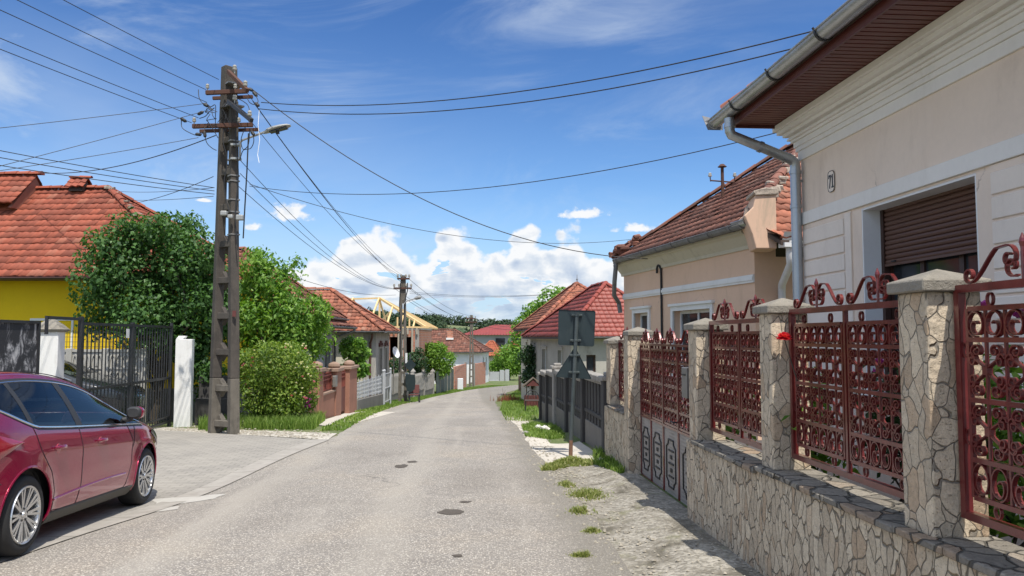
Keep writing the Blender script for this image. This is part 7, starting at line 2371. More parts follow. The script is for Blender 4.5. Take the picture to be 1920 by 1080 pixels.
def build_car(label, name='red_car', paint='car_paint', cat='car'):
    t = thing(name, label, cat, (0, 0, 0))
    xs = sorted(set([0, .004, .012] + [round(.03 + i * .03, 3) for i in range(144)] + [4.348, 4.357, 4.36]))
    body = MB()
    for s in (1, -1):
        V, nrow = [], None
        for x in xs:
            S = car_section(x); nrow = len(S)
            for j, (y, z) in enumerate(S):
                f = car_flare(x, z) if 2 <= j and z < .86 else 0
                V.append([s * (y + f), x, z])
        n = len(xs)
        F = []
        for i in range(n - 1):
            for j in range(nrow - 1):
                q = [i * nrow + j, i * nrow + j + 1, (i + 1) * nrow + j + 1, (i + 1) * nrow + j]
                ins = []
                for k in q:
                    x, z = V[k][1], V[k][2]
                    ins.append(any(math.hypot(x - ax, z - TYR) < ARCH and z < .75 for ax in (AXR, AXF)) and abs(V[k][0]) > .5)
                if all(ins): continue
                if any(in_window(V[k][1], V[k][2]) for k in q): continue
                xm = (V[q[0]][1] + V[q[2]][1]) / 2
                if j >= nrow - 7 and (2.52 < xm < 3.27 or .23 < xm < .63) and max(abs(V[k][0]) for k in q) < cr(CAR_RE, xm) * .90: continue
                F.append(q if s == 1 else q[::-1])
        used = {k for q in F for k in q}
        for i in (0, n - 1):
            q = list(range(i * nrow, (i + 1) * nrow)); F.append(q)
        for k in used:
            x, z = V[k][1], V[k][2]
            if abs(V[k][0]) < .5: continue
            for ax in (AXR, AXF):
                d = math.hypot(x - ax, z - TYR)
                if d < ARCH and z < .75:
                    if z < .21: V[k][1] = ax + math.copysign(math.sqrt(max(ARCH ** 2 - (z - TYR) ** 2, 0)), x - ax)
                    else:
                        V[k][1] = ax + (x - ax) / max(d, 1e-6) * ARCH; V[k][2] = TYR + (z - TYR) / max(d, 1e-6) * ARCH
        body.add(V, F)
    bo = body.build('body', M[paint], t, smooth=True, local=True)
    # wheel housings
    for ax in (AXR, AXF):
        for s in (1, -1):
            mb = MB()
            pts = [(s * .86, ax + ARCH * math.cos(a), TYR + ARCH * math.sin(a)) for a in [math.pi * (-.12 + 1.24 * k / 20) for k in range(21)]]
            p2 = [(s * .50, y, z) for _, y, z in pts]
            mb.add(pts + p2, [(k, k + 1, 22 + k, 21 + k) for k in range(20)] + [tuple(range(21, 42))]); mb.build('wheel_housing', M['black_plastic'], t, local=True)
            mb = MB(); lip = [side_pt(ax + (ARCH + .006) * math.cos(a), max(.205, TYR + (ARCH + .006) * math.sin(a)), -.004, s) for a in [math.pi * (-.09 + 1.18 * k / 28) for k in range(29)]]
            mb.tube(lip, .012, 6); mb.build('arch_lip', M[paint], bo, smooth=True, local=True)
    # wheels
    for ax, nm in ((AXR, 'rear'), (AXF, 'front')):
        for s in (1, -1):
            cx = s * .79
            mb = MB()
            prof = [(.222, .105), (.245, .118), (.285, .116), (.305, .100), (TYR, .070), (TYR, -.070), (.305, -.100), (.285, -.11), (.222, -.105)]
            mb.lathe([(r, h * s) for r, h in prof], (cx, ax, TYR), 'x', 44, False)
            w = mb.build('wheel', M['rubber'], t, smooth=True, local=True)
            mb = MB()
            mb.lathe([(r, h * s) for r, h in [(.232, .110), (.226, .122), (.212, .116), (.204, .09), (.198, -.08)]], (cx, ax, TYR), 'x', 44, False)
            n = 10
            for k in range(n):
                for da in (-.105, .105):
                    a = 2 * math.pi * k / n; b = a + da
                    p0 = (cx + s * .088, ax + .058 * math.cos(a + da * .5), TYR + .058 * math.sin(a + da * .5)); p1 = (cx + s * .108, ax + .212 * math.cos(b), TYR + .212 * math.sin(b))
                    mb.beam(p0, p1, .020, .022, (s, 0, 0))
            mb.lathe([(r, h * s) for r, h in [(.001, .112), (.028, .110), (.032, .100), (.066, .096), (.070, .08), (.070, .04)]], (cx, ax, TYR), 'x', 24, False)
            mb.build('rim', M['alloy'], w, smooth=True, local=True)
            mb = MB(); mb.lathe([(.001, .03 * s), (.205, .028 * s), (.205, .0)], (cx, ax, TYR), 'x', 30, False); mb.build('brake_disc', M['black_plastic'], w, local=True)
            mb = MB()
            for k in range(5):
                a = 2 * math.pi * k / 5 + .3; mb.tube([(cx + s * .09, ax + .048 * math.cos(a), TYR + .048 * math.sin(a)), (cx + s * .104, ax + .048 * math.cos(a), TYR + .048 * math.sin(a))], .009, 8)
            mb.build('wheel_nuts', M['black_plastic'], w, local=True)
    # windows
    def pane(xa, xb, s, slant_a=0, slant_b=0, off=.005):
        N, K = 26, 10
        V, F = [], []
        for i in range(N + 1):
            for k in range(K + 1):
                f = k / K
                x = xa + slant_a * f + (xb + slant_b * f - xa - slant_a * f) * i / N
                lo, hi = win_lo(x), win_hi(x)
                hi = max(hi, lo + .001)
                V.append(side_pt(x, lo + (hi - lo) * f, off, s))
        for i in range(N):
            for k in range(K): F.append((i * (K + 1) + k, i * (K + 1) + k + 1, (i + 1) * (K + 1) + k + 1, (i + 1) * (K + 1) + k))
        mb = MB(); mb.add(V, F); return mb
    xr, xf = XR, XF
    for s in (1, -1):
        # black borders and pillars round the glass
        mb = MB()
        def patch(fa, fb, n=30):
            V, F = [], []
            for i in range(n + 1):
                for k in range(4): V.append(side_pt(*fa(i / n, k / 3), .004, s))
            for i in range(n):
                for k in range(3): F.append((i * 4 + k, i * 4 + k + 1, i * 4 + 5 + k, i * 4 + 4 + k))
            mb.add(V, F)
        L_ = xf + .03 - (xr - .03)
        patch(lambda i, k: (xr - .03 + L_ * i, win_lo(xr - .03 + L_ * i) - .03 + .034 * k), 0)
        patch(lambda i, k: (xr - .03 + L_ * i, max(win_hi(xr - .03 + L_ * i), win_lo(xr - .03 + L_ * i)) - .004 + .034 * k), 0)
        P = PANES
        def pil(x0, x1, s0, s1):
            patch(lambda i, k: (lambda xx: (xx, win_lo(xx) + (max(win_hi(xx), win_lo(xx) + .001) - win_lo(xx)) * i))(x0 + s0 * i + (x1 + s1 * i - x0 - s0 * i) * k), 0)
        pil(P[0][1] - .008, P[1][0] + .008, P[0][3], P[1][2]); pil(P[1][1] - .012, P[2][0] + .012, P[1][3], P[2][2])
        pil(xr - .03, P[0][0] + .02, 0, 0); pil(P[2][1] - .03, xf + .03, 0, 0)
        mb.build('window_surround', M['black_plastic'], t, smooth=True, local=True)
        for (a, c, sa, sb) in PANES:
            pane(a, c, s, sa, sb, .002).build('side_window', M['side_glass'], t, smooth=True, local=True)
        # dark trim inside the door
        mb = MB(); mb.box(min(s * .80, s * .83), max(s * .80, s * .83), .5, 3.15, .25, .90); mb.build('door_trim', M['black_plastic'], t, local=True)
        mb = MB(); q = [xr - .02 + (xf + .05 - xr) * k / 40 for k in range(41)]
        mb.tube([side_pt(x, win_lo(x) - .010, .004, s) for x in q], .010, 6); mb.build('chrome_strip', M['chrome'], t, smooth=True, local=True)
        mb = MB(); mb.tube([side_pt(x, win_hi(x) + .006, .003, s) for x in q if win_hi(x) - win_lo(x) > .0], .006, 6); mb.build('window_seal', M['chrome'], t, smooth=True, local=True)
        # doors as seams with a handle each
        def seam(pts, nm='door_seam'):
            mb = MB(); out = []
            for (x0, z0), (x1, z1) in zip(pts, pts[1:]):
                for k in range(8): out.append((x0 + (x1 - x0) * k / 8, z0 + (z1 - z0) * k / 8))
            out.append(pts[-1])
            mb.strip([side_pt(x, z, .0005, s) for x, z in out], .006, .005, (s, 0, .2)); return mb.build(nm, M['black_plastic'], t, local=True)
        seam([(1.76, win_lo(1.76) - .02), (1.80, .72), (1.795, .45), (1.74, .27)])
        seam([(2.92, win_lo(2.92) - .02), (3.02, .76), (3.00, .50), (2.90, .30), (2.86, .27)])
        seam([(.92, win_lo(.92) - .02), (1.02, .80), (1.20, .62), (1.26, .45), (1.235, .27)])
        seam([(1.235, .27), (2.86, .27)])
        seam([(3.12, .90), (3.06, .74), (3.03, .68)], 'wing_seam')
        seam([(.10, .66), (.34, .67), (.46, .60)], 'bumper_seam'); seam([(4.2, .58), (3.95, .60), (3.86, .56)], 'bumper_seam')
        # creases pressed into the doors
        mb = MB(); mb.tube([side_pt(x, .37 + .05 * math.sin((x - 1.2) * 1.2), .0, s) for x in [1.25 + 1.6 * k / 24 for k in range(25)]], .012, 6); mb.build('door_crease', M[paint], bo, smooth=True, local=True)
        for xh in (1.22, 2.10):
            mb = MB(); mb.tube([side_pt(xh + .20 * k / 8, .815, .010 + .026 * math.sin(math.pi * k / 8) ** .5, s) for k in range(9)], [.010, .015, .017, .017, .017, .017, .017, .015, .010], 8); mb.build('door_handle', M[paint], t, smooth=True, local=True)
            mb = MB(); c = side_pt(xh + .09, .80, .001, s); mb.lathe([(.001, .002 * s), (.042, .001 * s), (.045, -.006 * s)], c, 'x', 20); mb.build('handle_recess', M['tail_lens'], t, local=True)
        # mirror
        bx = side_pt(2.93, 0.985, 0, s)
        mb = MB(); mb.tube([(bx[0] - .03 * s, bx[1], bx[2] - .02), (bx[0] + .09 * s, bx[1] + .01, bx[2] + .0)], [.035, .03], 10); ms = mb.build('mirror', M['black_plastic'], t, smooth=True, local=True)
        def shell(x0, x1, k):
            mb = MB(); prof = []
            V, F = [], []
            N = 16
            secs = [(x0, .70), (x0 + .02, .96), (x0 + (x1 - x0) * .45, 1.0), (x0 + (x1 - x0) * .8, .8), (x1, .35)]
            for (xx, f) in secs:
                for a in range(N):
                    an = 2 * math.pi * a / N; ca, sa = math.cos(an), math.sin(an)
                    V.append((bx[0] + s * (.125 + .080 * k * f * math.copysign(abs(ca) ** .7, ca)), xx, bx[2] + .065 + .066 * k * f * math.copysign(abs(sa) ** .7, sa)))
            for i in range(len(secs) - 1):
                for a in range(N): F.append((i * N + a, i * N + (a + 1) % N, (i + 1) * N + (a + 1) % N, (i + 1) * N + a))
            F.append(tuple(range(N))); F.append(tuple((len(secs) - 1) * N + a for a in range(N)))
            mb.add(V, F); return mb
        shell(2.86, 2.93, 1.0).build('mirror_glass_frame', M['black_plastic'], ms, smooth=True, local=True)
        shell(2.915, 3.06, .99).build('mirror_cap', M[paint], ms, smooth=True, local=True)
        # lower sill
        mb = MB(); V, F = [], []
        q = [1.20 + (3.08 - 1.20) * k / 30 for k in range(31)]
        for x in q:
            for (z, o) in ((.165, -.02), (.19, .010), (.255, .010), (.268, .002)): V.append(side_pt(x, max(z, .2), o, s)[:2] + (z,))
        for i in range(30):
            for k in range(3): F.append((i * 4 + k, i * 4 + k + 1, i * 4 + 5 + k, i * 4 + 4 + k))
        mb.add(V, F); mb.build('sill_trim', M['sill_plastic'], t, smooth=True, local=True)
        # tail light reaching round the rear corner, head light in front
        def lens(outline, nm, m, off=.006):
            N, K = 14, 6; V, F = [], []
            for i in range(N + 1):
                x = outline[0][0] + (outline[-1][0] - outline[0][0]) * i / N
                lo = lerp_tab([(p[0], p[1]) for p in outline], x); hi = lerp_tab([(p[0], p[2]) for p in outline], x)
                for k in range(K + 1): V.append(side_pt(x, lo + (hi - lo) * k / K, off + .010 * math.sin(math.pi * k / K), s))
            for i in range(N):
                for k in range(K): F.append((i * (K + 1) + k, i * (K + 1) + k + 1, (i + 1) * (K + 1) + k + 1, (i + 1) * (K + 1) + k))
            mb = MB(); mb.add(V, F); return mb.build(nm, m, t, smooth=True, local=True)
        lens([(.05, .70, .90), (.25, .72, .985), (.45, .80, .965), (.66, .875, .915), (.74, .895, .90)], 'tail_light', M['tail_lens'])
        lens([(3.62, .80, .83), (3.85, .70, .82), (4.05, .62, .755), (4.2, .60, .70)], 'headlight', M['glass'])
    # cabin: floor, dashboard, wheel, seats
    mb = MB(); mb.box(-.79, .79, .45, 3.2, .24, .28); mb.build('cabin_floor', M['black_plastic'], t, local=True)
    mb = MB(); mb.hexa([(-.72, 2.72, .60), (.72, 2.72, .60), (.72, 3.25, .60), (-.72, 3.25, .60), (-.70, 2.80, .90), (.70, 2.80, .90), (.66, 3.2, .95), (-.66, 3.2, .95)]); mb.build('dashboard', M['black_plastic'], t, local=True, bevel=.03)
    mb = MB(); mb.box(-.70, .70, .44, .50, .28, .98); mb.build('boot_cover', M['black_plastic'], t, local=True)
    for (x, y0, w) in ((-.37, 1.72, .25), (.37, 1.72, .25), (-.37, .86, .30), (.37, .86, .30)):
        mb = MB(); mb.hexa([(x - w, y0, .42), (x + w, y0, .42), (x + w, y0 + .52, .46), (x - w, y0 + .52, .46), (x - w, y0, .54), (x + w, y0, .54), (x + w, y0 + .52, .60), (x - w, y0 + .52, .60)]); st = mb.build('seat', M['seat_cloth'], t, local=True, bevel=.03)
        mb = MB(); mb.hexa([(x - w, y0 - .02, .5), (x + w, y0 - .02, .5), (x + w, y0 + .13, .55), (x - w, y0 + .13, .55), (x - w * .8, y0 - .24, 1.10), (x + w * .8, y0 - .24, 1.10), (x + w * .8, y0 - .14, 1.12), (x - w * .8, y0 - .14, 1.12)]); mb.build('seat_back', M['seat_cloth'], st, local=True, bevel=.04)
        mb = MB(); mb.box(x - .13, x + .13, y0 - .29, y0 - .19, 1.13, 1.28); mb.build('head_rest', M['seat_cloth'], st, local=True, bevel=.03)
    mb = MB(); mb.tube([(-.37 + .18 * math.cos(a), 2.58 + .05 * math.sin(a), .92 + .17 * math.sin(a)) for a in [2 * math.pi * k / 24 for k in range(24)]], .016, 8, closed=True); mb.build('steering_wheel', M['black_plastic'], t, smooth=True, local=True)
    mb = MB(); V, F = [], []
    xs2 = [.42 + k * .1 for k in range(24)]
    for x in xs2:
        re_, zr_, zt_ = cr(CAR_RE, x) * .94, cr(CAR_TOP, x) - cr(CAR_DROP, x) - .03, cr(CAR_TOP, x) - .035
        V += [(-re_, x, zr_), (-re_ * .5, x, zt_), (re_ * .5, x, zt_), (re_, x, zr_)]
    for i in range(len(xs2) - 1):
        for k in range(3): F.append((i * 4 + k, i * 4 + k + 1, i * 4 + 5 + k, i * 4 + 4 + k))
    mb.add(V, F); mb.build('headliner', M['seat_cloth'], t, local=True)
    mb = MB(); mb.tube([(.30, 2.72, .96), (.33, 2.74, 1.00), (.36, 2.70, 1.03), (.42, 2.73, 1.01), (.46, 2.76, .97)], [.02, .045, .055, .045, .02], 10); mb.build('soft_toy', M['pink_cloth'], t, smooth=True, local=True)
    # glass over the top: windscreen and rear window
    def topglass(xa, xb, nm):
        V, F = [], []
        N = 14
        cols = None
        for i in range(N + 1):
            x = xa + (xb - xa) * i / N
            S = car_section(x)[-7:]
            half = [(y * .93, z) for y, z in S]
            row = [(y, x, z + .006) for y, z in half] + [(-y, x, z + .006) for y, z in half[-2::-1]]
            cols = len(row); V += row
        for i in range(N):
            for k in range(cols - 1): F.append((i * cols + k, i * cols + k + 1, (i + 1) * cols + k + 1, (i + 1) * cols + k))
        mb = MB(); mb.add(V, F); return mb.build(nm, M['side_glass'], t, smooth=True, local=True)
    topglass(2.50, 3.30, 'windscreen'); topglass(.20, .66, 'rear_window')
    mb = MB(); mb.tube([(0, .75, 1.445), (0, .55, 1.62)], [.008, .004], 8); mb.build('aerial', M['black_plastic'], t, local=True)
    # ditch mouldings of the roof
    for s in (1, -1):
        mb = MB(); mb.strip([(s * (cr(CAR_RE, x) - .065), x, cr(CAR_TOP, x) - cr(CAR_DROP, x) * .42 + .006) for x in [.62 + 1.85 * k / 20 for k in range(21)]], .014, .006, (1, 0, 0)); mb.build('roof_strip', M['black_plastic'], t, local=True)
    mb = MB(); mb.box(-.27, .27, -.012, .02, .42, .54); mb.build('number_plate_recess', M['black_plastic'], t, local=True)
    return t
def place_cars():
    t = build_car('cherry red hatchback parked on the pavers at the left edge')
    pr = at(32.5, 1037, 6.30); pf = at(263, 946, 8.92)
    d = Vector((pf.x - pr.x, pf.y - pr.y)); ang = math.atan2(-d.x, d.y)
    right = Vector((math.cos(ang), math.sin(ang), 0)); fwd = Vector((-math.sin(ang), math.cos(ang), 0))
    # rear contact patch (outer edge) sits at x=.87, y=AXR in car coordinates
    base = Vector((pr.x, pr.y, 0)) - right * .86 - fwd * AXR
    q = base + right * .79 + fwd * AXR; z_r = T(q.x, q.y) + .022; f = base + right * .79 + fwd * AXF; z_f = T(f.x, f.y) + .022
    pitch = math.atan2(z_f - z_r, AXF - AXR)
    t.location = (base.x, base.y, z_r - math.tan(pitch) * AXR)
    t.rotation_euler = (pitch, 0, ang)
    # dark car standing in the yard behind the gate
    b = copy_tree(t)
    b.name = 'black_car'
    tag(b, 'black parked car half hidden behind the bars of the gate', 'car')
    c = at(212, 690, 17.0)
    b.location = (-12.85, 16.8, T(-9, 16.8)); b.scale = (1.05, 1.05, 1.16)
    b.rotation_euler = (0, 0, math.radians(-84))
    swap = {M['car_paint'].name: M['black_paint'], M['tail_lens'].name: M['black_plastic']}
    def rec(o):
        for ch in o.children:
            for sl in ch.material_slots:
                if sl.material and sl.material.name in swap:
                    m = swap[sl.material.name]; sl.link = 'OBJECT'; sl.material = m
            rec(ch)
    rec(b)
place_cars()
# ------------------------------------------------------------------ utility poles, lamps, wires
def sag_pts(a, b, sag, n=26):
    a, b = Vector(a), Vector(b)
    return [a.lerp(b, k / n) - Vector((0, 0, 4 * sag * (k / n) * (1 - k / n))) for k in range(n + 1)]
def wire(label, a, b, sag=.3, r=.007, m='cable', group='overhead wires'):
    mb = MB(); mb.tube(sag_pts(a, b, sag), r, 6)
    return tag(mb.build('overhead_wire', M[m], None, smooth=True), label, 'wire', group)
def insulator(parent, c, d=(0, 0, 1), s=1.0):
    c = Vector(c); mb = MB()
    prof = [(.012, -.06), (.014, .0), (.040, .01), (.046, .045), (.028, .055), (.040, .075), (.036, .10), (.012, .115)]
    mb.lathe([(r * s, h * s) for r, h in prof], c, 'z', 12)
    return mb.build('insulator', M['porcelain'], parent, smooth=True)
def leg_prism(a, b, wa, wb, ang, da=None, db=None):
    """tapered square post from a to b turned by ang"""
    out = []
    for (c, w, d) in ((Vector(a), wa, da or wa), (Vector(b), wb, db or wb)):
        for (sx, sy) in ((-1, -1), (1, -1), (1, 1), (-1, 1)):
            x, y = sx * w / 2, sy * d / 2
            out.append(c + Vector((x * math.cos(ang) - y * math.sin(ang), x * math.sin(ang) + y * math.cos(ang), 0)))
    return out

def main_pole():
    br, bl = G(438, 815), G(401, 806)
    Y = br.y
    bl = Vector((at(401, 806, Y + .22).x, Y + .22, T(-6.3, Y + .2)))
    top = 126
    tr = at(438, 190, Y); tl = at(421, 190, Y + .16)
    t = thing('utility_pole', 'tall dark concrete ladder pole with rusty crossarms and many wires', 'utility pole', tuple(br))
    ang = math.radians(40)
    lower = 0.62
    for nm, b, q in (('near', br, tr), ('far', bl, tl)):
        ds = Vector((0, 0, .35))
        mb = MB(); m_ = b.lerp(q, .165)
        mb.hexa(leg_prism(b - ds, m_, .195, .185, ang)); mb.build('leg_foot', M['pole_concrete'], t, bevel=.012)
        mb = MB(); mb.hexa(leg_prism(m_ + Vector((0, 0, .001)), q, .185, .15, ang)); mb.build('leg', M['pole_dark'], t, bevel=.012)
    # rungs between the legs with curved corners
    for py in (795, 728, 660, 592, 525, 457, 388, 322, 262):
        zr = zat(py, Y); f = (zr - br.z) / (tr.z - br.z)
        a, b = br.lerp(tr, f), bl.lerp(tl, f)
        a.z = b.z = zr
        mb = MB(); mb.beam(a, b, .15, .13)
        d = (b - a).normalized(); L = (b - a).length
        for (e, s) in ((a, 1), (b, -1)):
            for (dz) in (-1, 1):
                c = e + d * s * .10; mb.prism([c + Vector((0, 0, dz * .06)), c + d * s * .11 + Vector((0, 0, dz * .06)), c + Vector((0, 0, dz * .20))], d.cross(Vector((0, 0, 1))) * .12)
        mb.build('rung', M['pole_concrete' if py > 700 else 'pole_dark'], t, bevel=.01)
    # solid head
    tp = at(430, top, Y + .05); c0 = (tr + tl) / 2
    c0.z = tr.z
    mb = MB(); mb.hexa(leg_prism(c0 - Vector((0, 0, .14)), Vector((tp.x, tp.y, tp.z)), .30, .27, ang + math.radians(8), .20, .19)); mb.build('pole_head', M['pole_dark'], t, bevel=.015)
    def P(px, py, dy=0): return at(px, py, Y + dy)
    # crossarms: steel channels with insulators
    for (x0, x1, py, m) in ((386, 463, 172, 'rusty_iron'), (361, 474, 235, 'rusty_iron')):
        a, b = P(x0, py + 2, -.20), P(x1, py - 1, -.20)
        mb = MB(); mb.beam(a, b, .07, .085); mb.beam(a + Vector((0, .36, 0)), b + Vector((0, .36, 0)), .05, .07); arm = mb.build('crossarm', M[m], t, bevel=.006)
        xs = (x0 + 3, x1 - 26, x1 - 5) if x1 - x0 > 90 else (x0 + 3, x1 - 22, x1 - 4)
        for px in xs: insulator(arm, P(px, py - 6, -.20), s=.85)
    for (x0, y0, x1, y1, m) in ((428, 134, 464, 170, 'rusty_iron'), (428, 190, 472, 226, 'dark_iron')):
        mb = MB(); mb.beam(P(x0, y0, -.17), P(x1, y1, -1.0), .07, .08); arm = mb.build('crossarm', M[m], t, bevel=.006)
        insulator(arm, P(x0 + 12, y0 - 2, -.25)); insulator(arm, P(x1 - 4, y1 - 8, -.9))
    # clamps, straps, cable loops
    for py in (145, 200, 265, 300, 330, 340, 375, 398, 440):
        zr = zat(py, Y); f = (zr - br.z) / (tr.z - br.z)
        c = br.lerp(tr, min(f, 1.05))
        mb = MB(); mb.hexa(leg_prism(c - Vector((0, 0, .014)), c + Vector((0, 0, .014)), .19 if py > 210 else .33, .19 if py > 210 else .33, ang)); mb.build('strap', M['gunmetal'], t)
    rnd = random.Random(12)
    mb = MB()
    def loopc(pts, r=.008): 
        q = [P(x, y, d) for x, y, d in pts]
        out = []
        for i in range(len(q) - 1):
            p0, p1, p2, p3 = q[max(i - 1, 0)], q[i], q[i + 1], q[min(i + 2, len(q) - 1)]
            for k in range(6):
                s = k / 6; out.append(0.5 * ((2 * p1) + (p2 - p0) * s + (2 * p0 - 5 * p1 + 4 * p2 - p3) * s * s + (3 * p1 - p0 - 3 * p2 + p3) * s ** 3))
        out.append(q[-1]); mb.tube(out, r, 6)
    loopc([(372, 168, -.2), (374, 185, -.25), (385, 198, -.25), (400, 205, -.22)])
    loopc([(386, 193, -.25), (395, 200, -.3), (404, 198, -.3), (404, 230, -.25), (410, 240, -.22)])
    loopc([(374, 222, -.25), (385, 218, -.3), (392, 210, -.3), (402, 202, -.3)])
    loopc([(340, 226, -.25), (342, 240, -.3), (358, 250, -.3), (372, 254, -.3), (382, 248, -.3)])
    loopc([(384, 236, -.25), (384, 252, -.3), (388, 268, -.3), (398, 278, -.25), (406, 282, -.2)])
    loopc([(462, 180, -.25), (468, 192, -.5), (478, 196, -.6), (484, 190, -.5), (480, 180, -.4)])
    loopc([(460, 238, -.2), (452, 262, -.2), (456, 280, -.2), (466, 270, -.25), (468, 240, -.3)])
    loopc([(470, 240, -.3), (476, 262, -.3), (470, 278, -.25), (456, 282, -.2), (450, 300, -.15)])
    loopc([(470, 226, -.9), (466, 200, -.7), (456, 190, -.5), (448, 186, -.3)])
    loopc([(440, 190, -.25), (444, 215, -.2), (442, 260, -.18), (447, 330, -.18), (441, 400, -.18), (446, 470, -.18)], .011)
    loopc([(424, 214, -.2), (418, 262, -.2), (426, 300, -.16), (420, 350, -.16), (430, 398, -.16)], .010)
    for k in range(16):
        x, y = rnd.uniform(386, 440), rnd.uniform(190, 245)
        loopc([(x, y, -.3), (x + rnd.uniform(-10, 14), y + rnd.uniform(-12, 12), -.34), (x + rnd.uniform(-4, 20), y + rnd.uniform(-6, 20), -.3)], .007)
    mb.build('cable_loops', M['cable'], t)
    for (px, py, dx, dy) in ((344, 225, 8, 5), (376, 212, 8, -4), (386, 197, 7, 4), (372, 252, 8, 1), (384, 252, 1, 8), (478, 176, 6, 7), (470, 168, 6, 3), (482, 196, 6, 5), (474, 250, 5, 6)):
        mb = MB(); a = P(px - dx * .7, py - dy * .7, -.3); b = P(px + dx * .7, py + dy * .7, -.3); mb.tube([a, a.lerp(b, .2), a.lerp(b, .8), b], [.014, .034, .034, .014], 8); mb.build('cable_clamp', M['black_plastic'], t)
    mb = MB(); mb.tube([P(466, 250, -.3), P(463, 320, -.25), P(459, 390, -.2), P(456, 447, -.15)], .014, 8); mb.build('drop_cable', M['cable'], t)
    mb = MB(); mb.strip([P(486, 207, -.4), P(484, 235, -.42), P(487, 262, -.4), P(483, 290, -.4), P(486, 305, -.42)], .010, .004, (1, .3, 0)); mb.build('loose_tape', M['white_strip'], t)
    for (px, py, s) in ((420, 400, .05), (432, 406, .04), (450, 408, .055)):
        mb = MB(); c = P(px, py, -.22); mb.box(c.x - s * 1.3, c.x + s * 1.3, c.y - s, c.y + s, c.z - s, c.z + s); mb.build('junction_box', M['lamp_grey'], t, bevel=.02, seg=2)
    mb = MB(); c = P(439, 588, -.16); mb.box(c.x - .035, c.x + .035, c.y, c.y + .02, c.z - .06, c.z + .06); mb.build('red_mark', M['red_wood'], t)
    # street lamp clamped to it
    l = thing('street_lamp', 'grey street lamp head on an angled arm at the tall near pole', 'street lamp', tuple(P(449, 300, -.1)))
    mb = MB(); mb.tube([P(450, 300, -.13), P(450, 268, -.13), P(454, 263, -.14), P(500, 246, -.2)], .022, 10); mb.build('arm', M['lamp_grey'], l, smooth=True)
    for py in (298, 272): mb = MB(); c = P(446, py, -.1); mb.box(c.x - .12, c.x + .06, c.y - .08, c.y + .06, c.z - .02, c.z + .02); mb.build('arm_clamp', M['lamp_grey'], l)
    a, b = P(494, 250, -.2), P(545, 236, -.2)
    d = (b - a).normalized(); s = Vector((0, 1, 0)); u = s.cross(d) * -1
    if u.z < 0: u = -u
    V, F, N = [], [], 12
    L = (b - a).length
    secs = [(0, .030, .030, 0), (.08, .045, .045, 0), (.16, .085, .06, .01), (.35, .125, .065, .018), (.65, .135, .055, .018), (.9, .11, .04, .012), (1.0, .05, .02, .008)]
    for (f, hw, hh, up) in secs:
        for k in range(N):
            an = 2 * math.pi * k / N; ca, sa = math.cos(an), math.sin(an)
            V.append(a + d * L * f + s * hw * ca + u * (up + (hh if sa > 0 else hh * .45) * sa))
    for i in range(len(secs) - 1):
        for k in range(N): F.append((i * N + k, i * N + (k + 1) % N, (i + 1) * N + (k + 1) % N, (i + 1) * N + k))
    F.append(tuple(range(N))); F.append(tuple((len(secs) - 1) * N + k for k in range(N)))
    mb = MB(); mb.add(V, F); hd = mb.build('lamp_head', M['lamp_grey'], l, smooth=True)
    mb = MB(); c = a + d * L * .55 - u * .018; mb.prism([c - d * .18 - s * .08, c + d * .18 - s * .08, c + d * .18 + s * .08, c - d * .18 + s * .08], u * -.012); mb.build('lens', M['lamp_lens'], hd)
    mb = MB(); c = a + d * L * .5 - u * .02; mb.tube([c, c - u * .07], [.035, .03], 10); mb.build('sensor', M['black_plastic'], hd)
    return Y
POLE_Y = main_pole()

def slim_pole(label, pxb, pyb, py_top, w0, w1, arms, seed, lean=0, Yp=None):
    b = G(pxb, pyb) if Yp is None else Vector((xat(pxb, Yp), Yp, T(xat(pxb, Yp), Yp))); Y = b.y
    tp = at(pxb + lean, py_top, Y)
    t = thing('utility_pole', label, 'utility pole', tuple(b))
    k = Y / 1450.0
    for sx in (-1, 1):
        a = b + Vector((sx * w0 * k / 2 * .75, 0, -.3)); c = tp + Vector((sx * w1 * k / 2 * .6, 0, 0))
        mb = MB(); mb.hexa(leg_prism(a, c, w0 * k * .34, w1 * k * .42, 0, .24, .20)); mb.build('leg', M['pole_concrete'], t, bevel=.01)
    n = 9
    for i in range(n):
        f = .05 + .74 * i / (n - 1); z = b.z + (tp.z - b.z) * f; c = b.lerp(tp, f); w = (w0 * (1 - f) + w1 * f) * k * .8
        mb = MB(); mb.box(c.x - w / 2, c.x + w / 2, c.y - .09, c.y + .09, z - .07, z + .07); mb.build('rung', M['pole_concrete'], t)
    mb = MB(); c = b.lerp(tp, .90); mb.hexa(leg_prism(b.lerp(tp, .80), tp + Vector((0, 0, .02)), w1 * k * .99, w1 * k * .92, 0, .21, .20)); mb.build('pole_head', M['pole_concrete'], t, bevel=.01)
    for (x0, x1, py) in arms:
        a, c = at(x0, py, Y - .16), at(x1, py, Y - .16)
        mb = MB(); mb.beam(a, c, .09, .10); arm = mb.build('crossarm', M['rusty_iron'], t)
        for f in (.03, .3, .7, .97): insulator(arm, a.lerp(c, f) + Vector((0, 0, .09)), s=1.5)
    return t, Y
p2, Y2 = slim_pole('slimmer concrete pole with two crossarms and a lamp beside the timber roof', 756, 753, 517, 15, 9, [(745, 768, 522.5), (738, 772, 540.5)], 2, 0, 44.0)
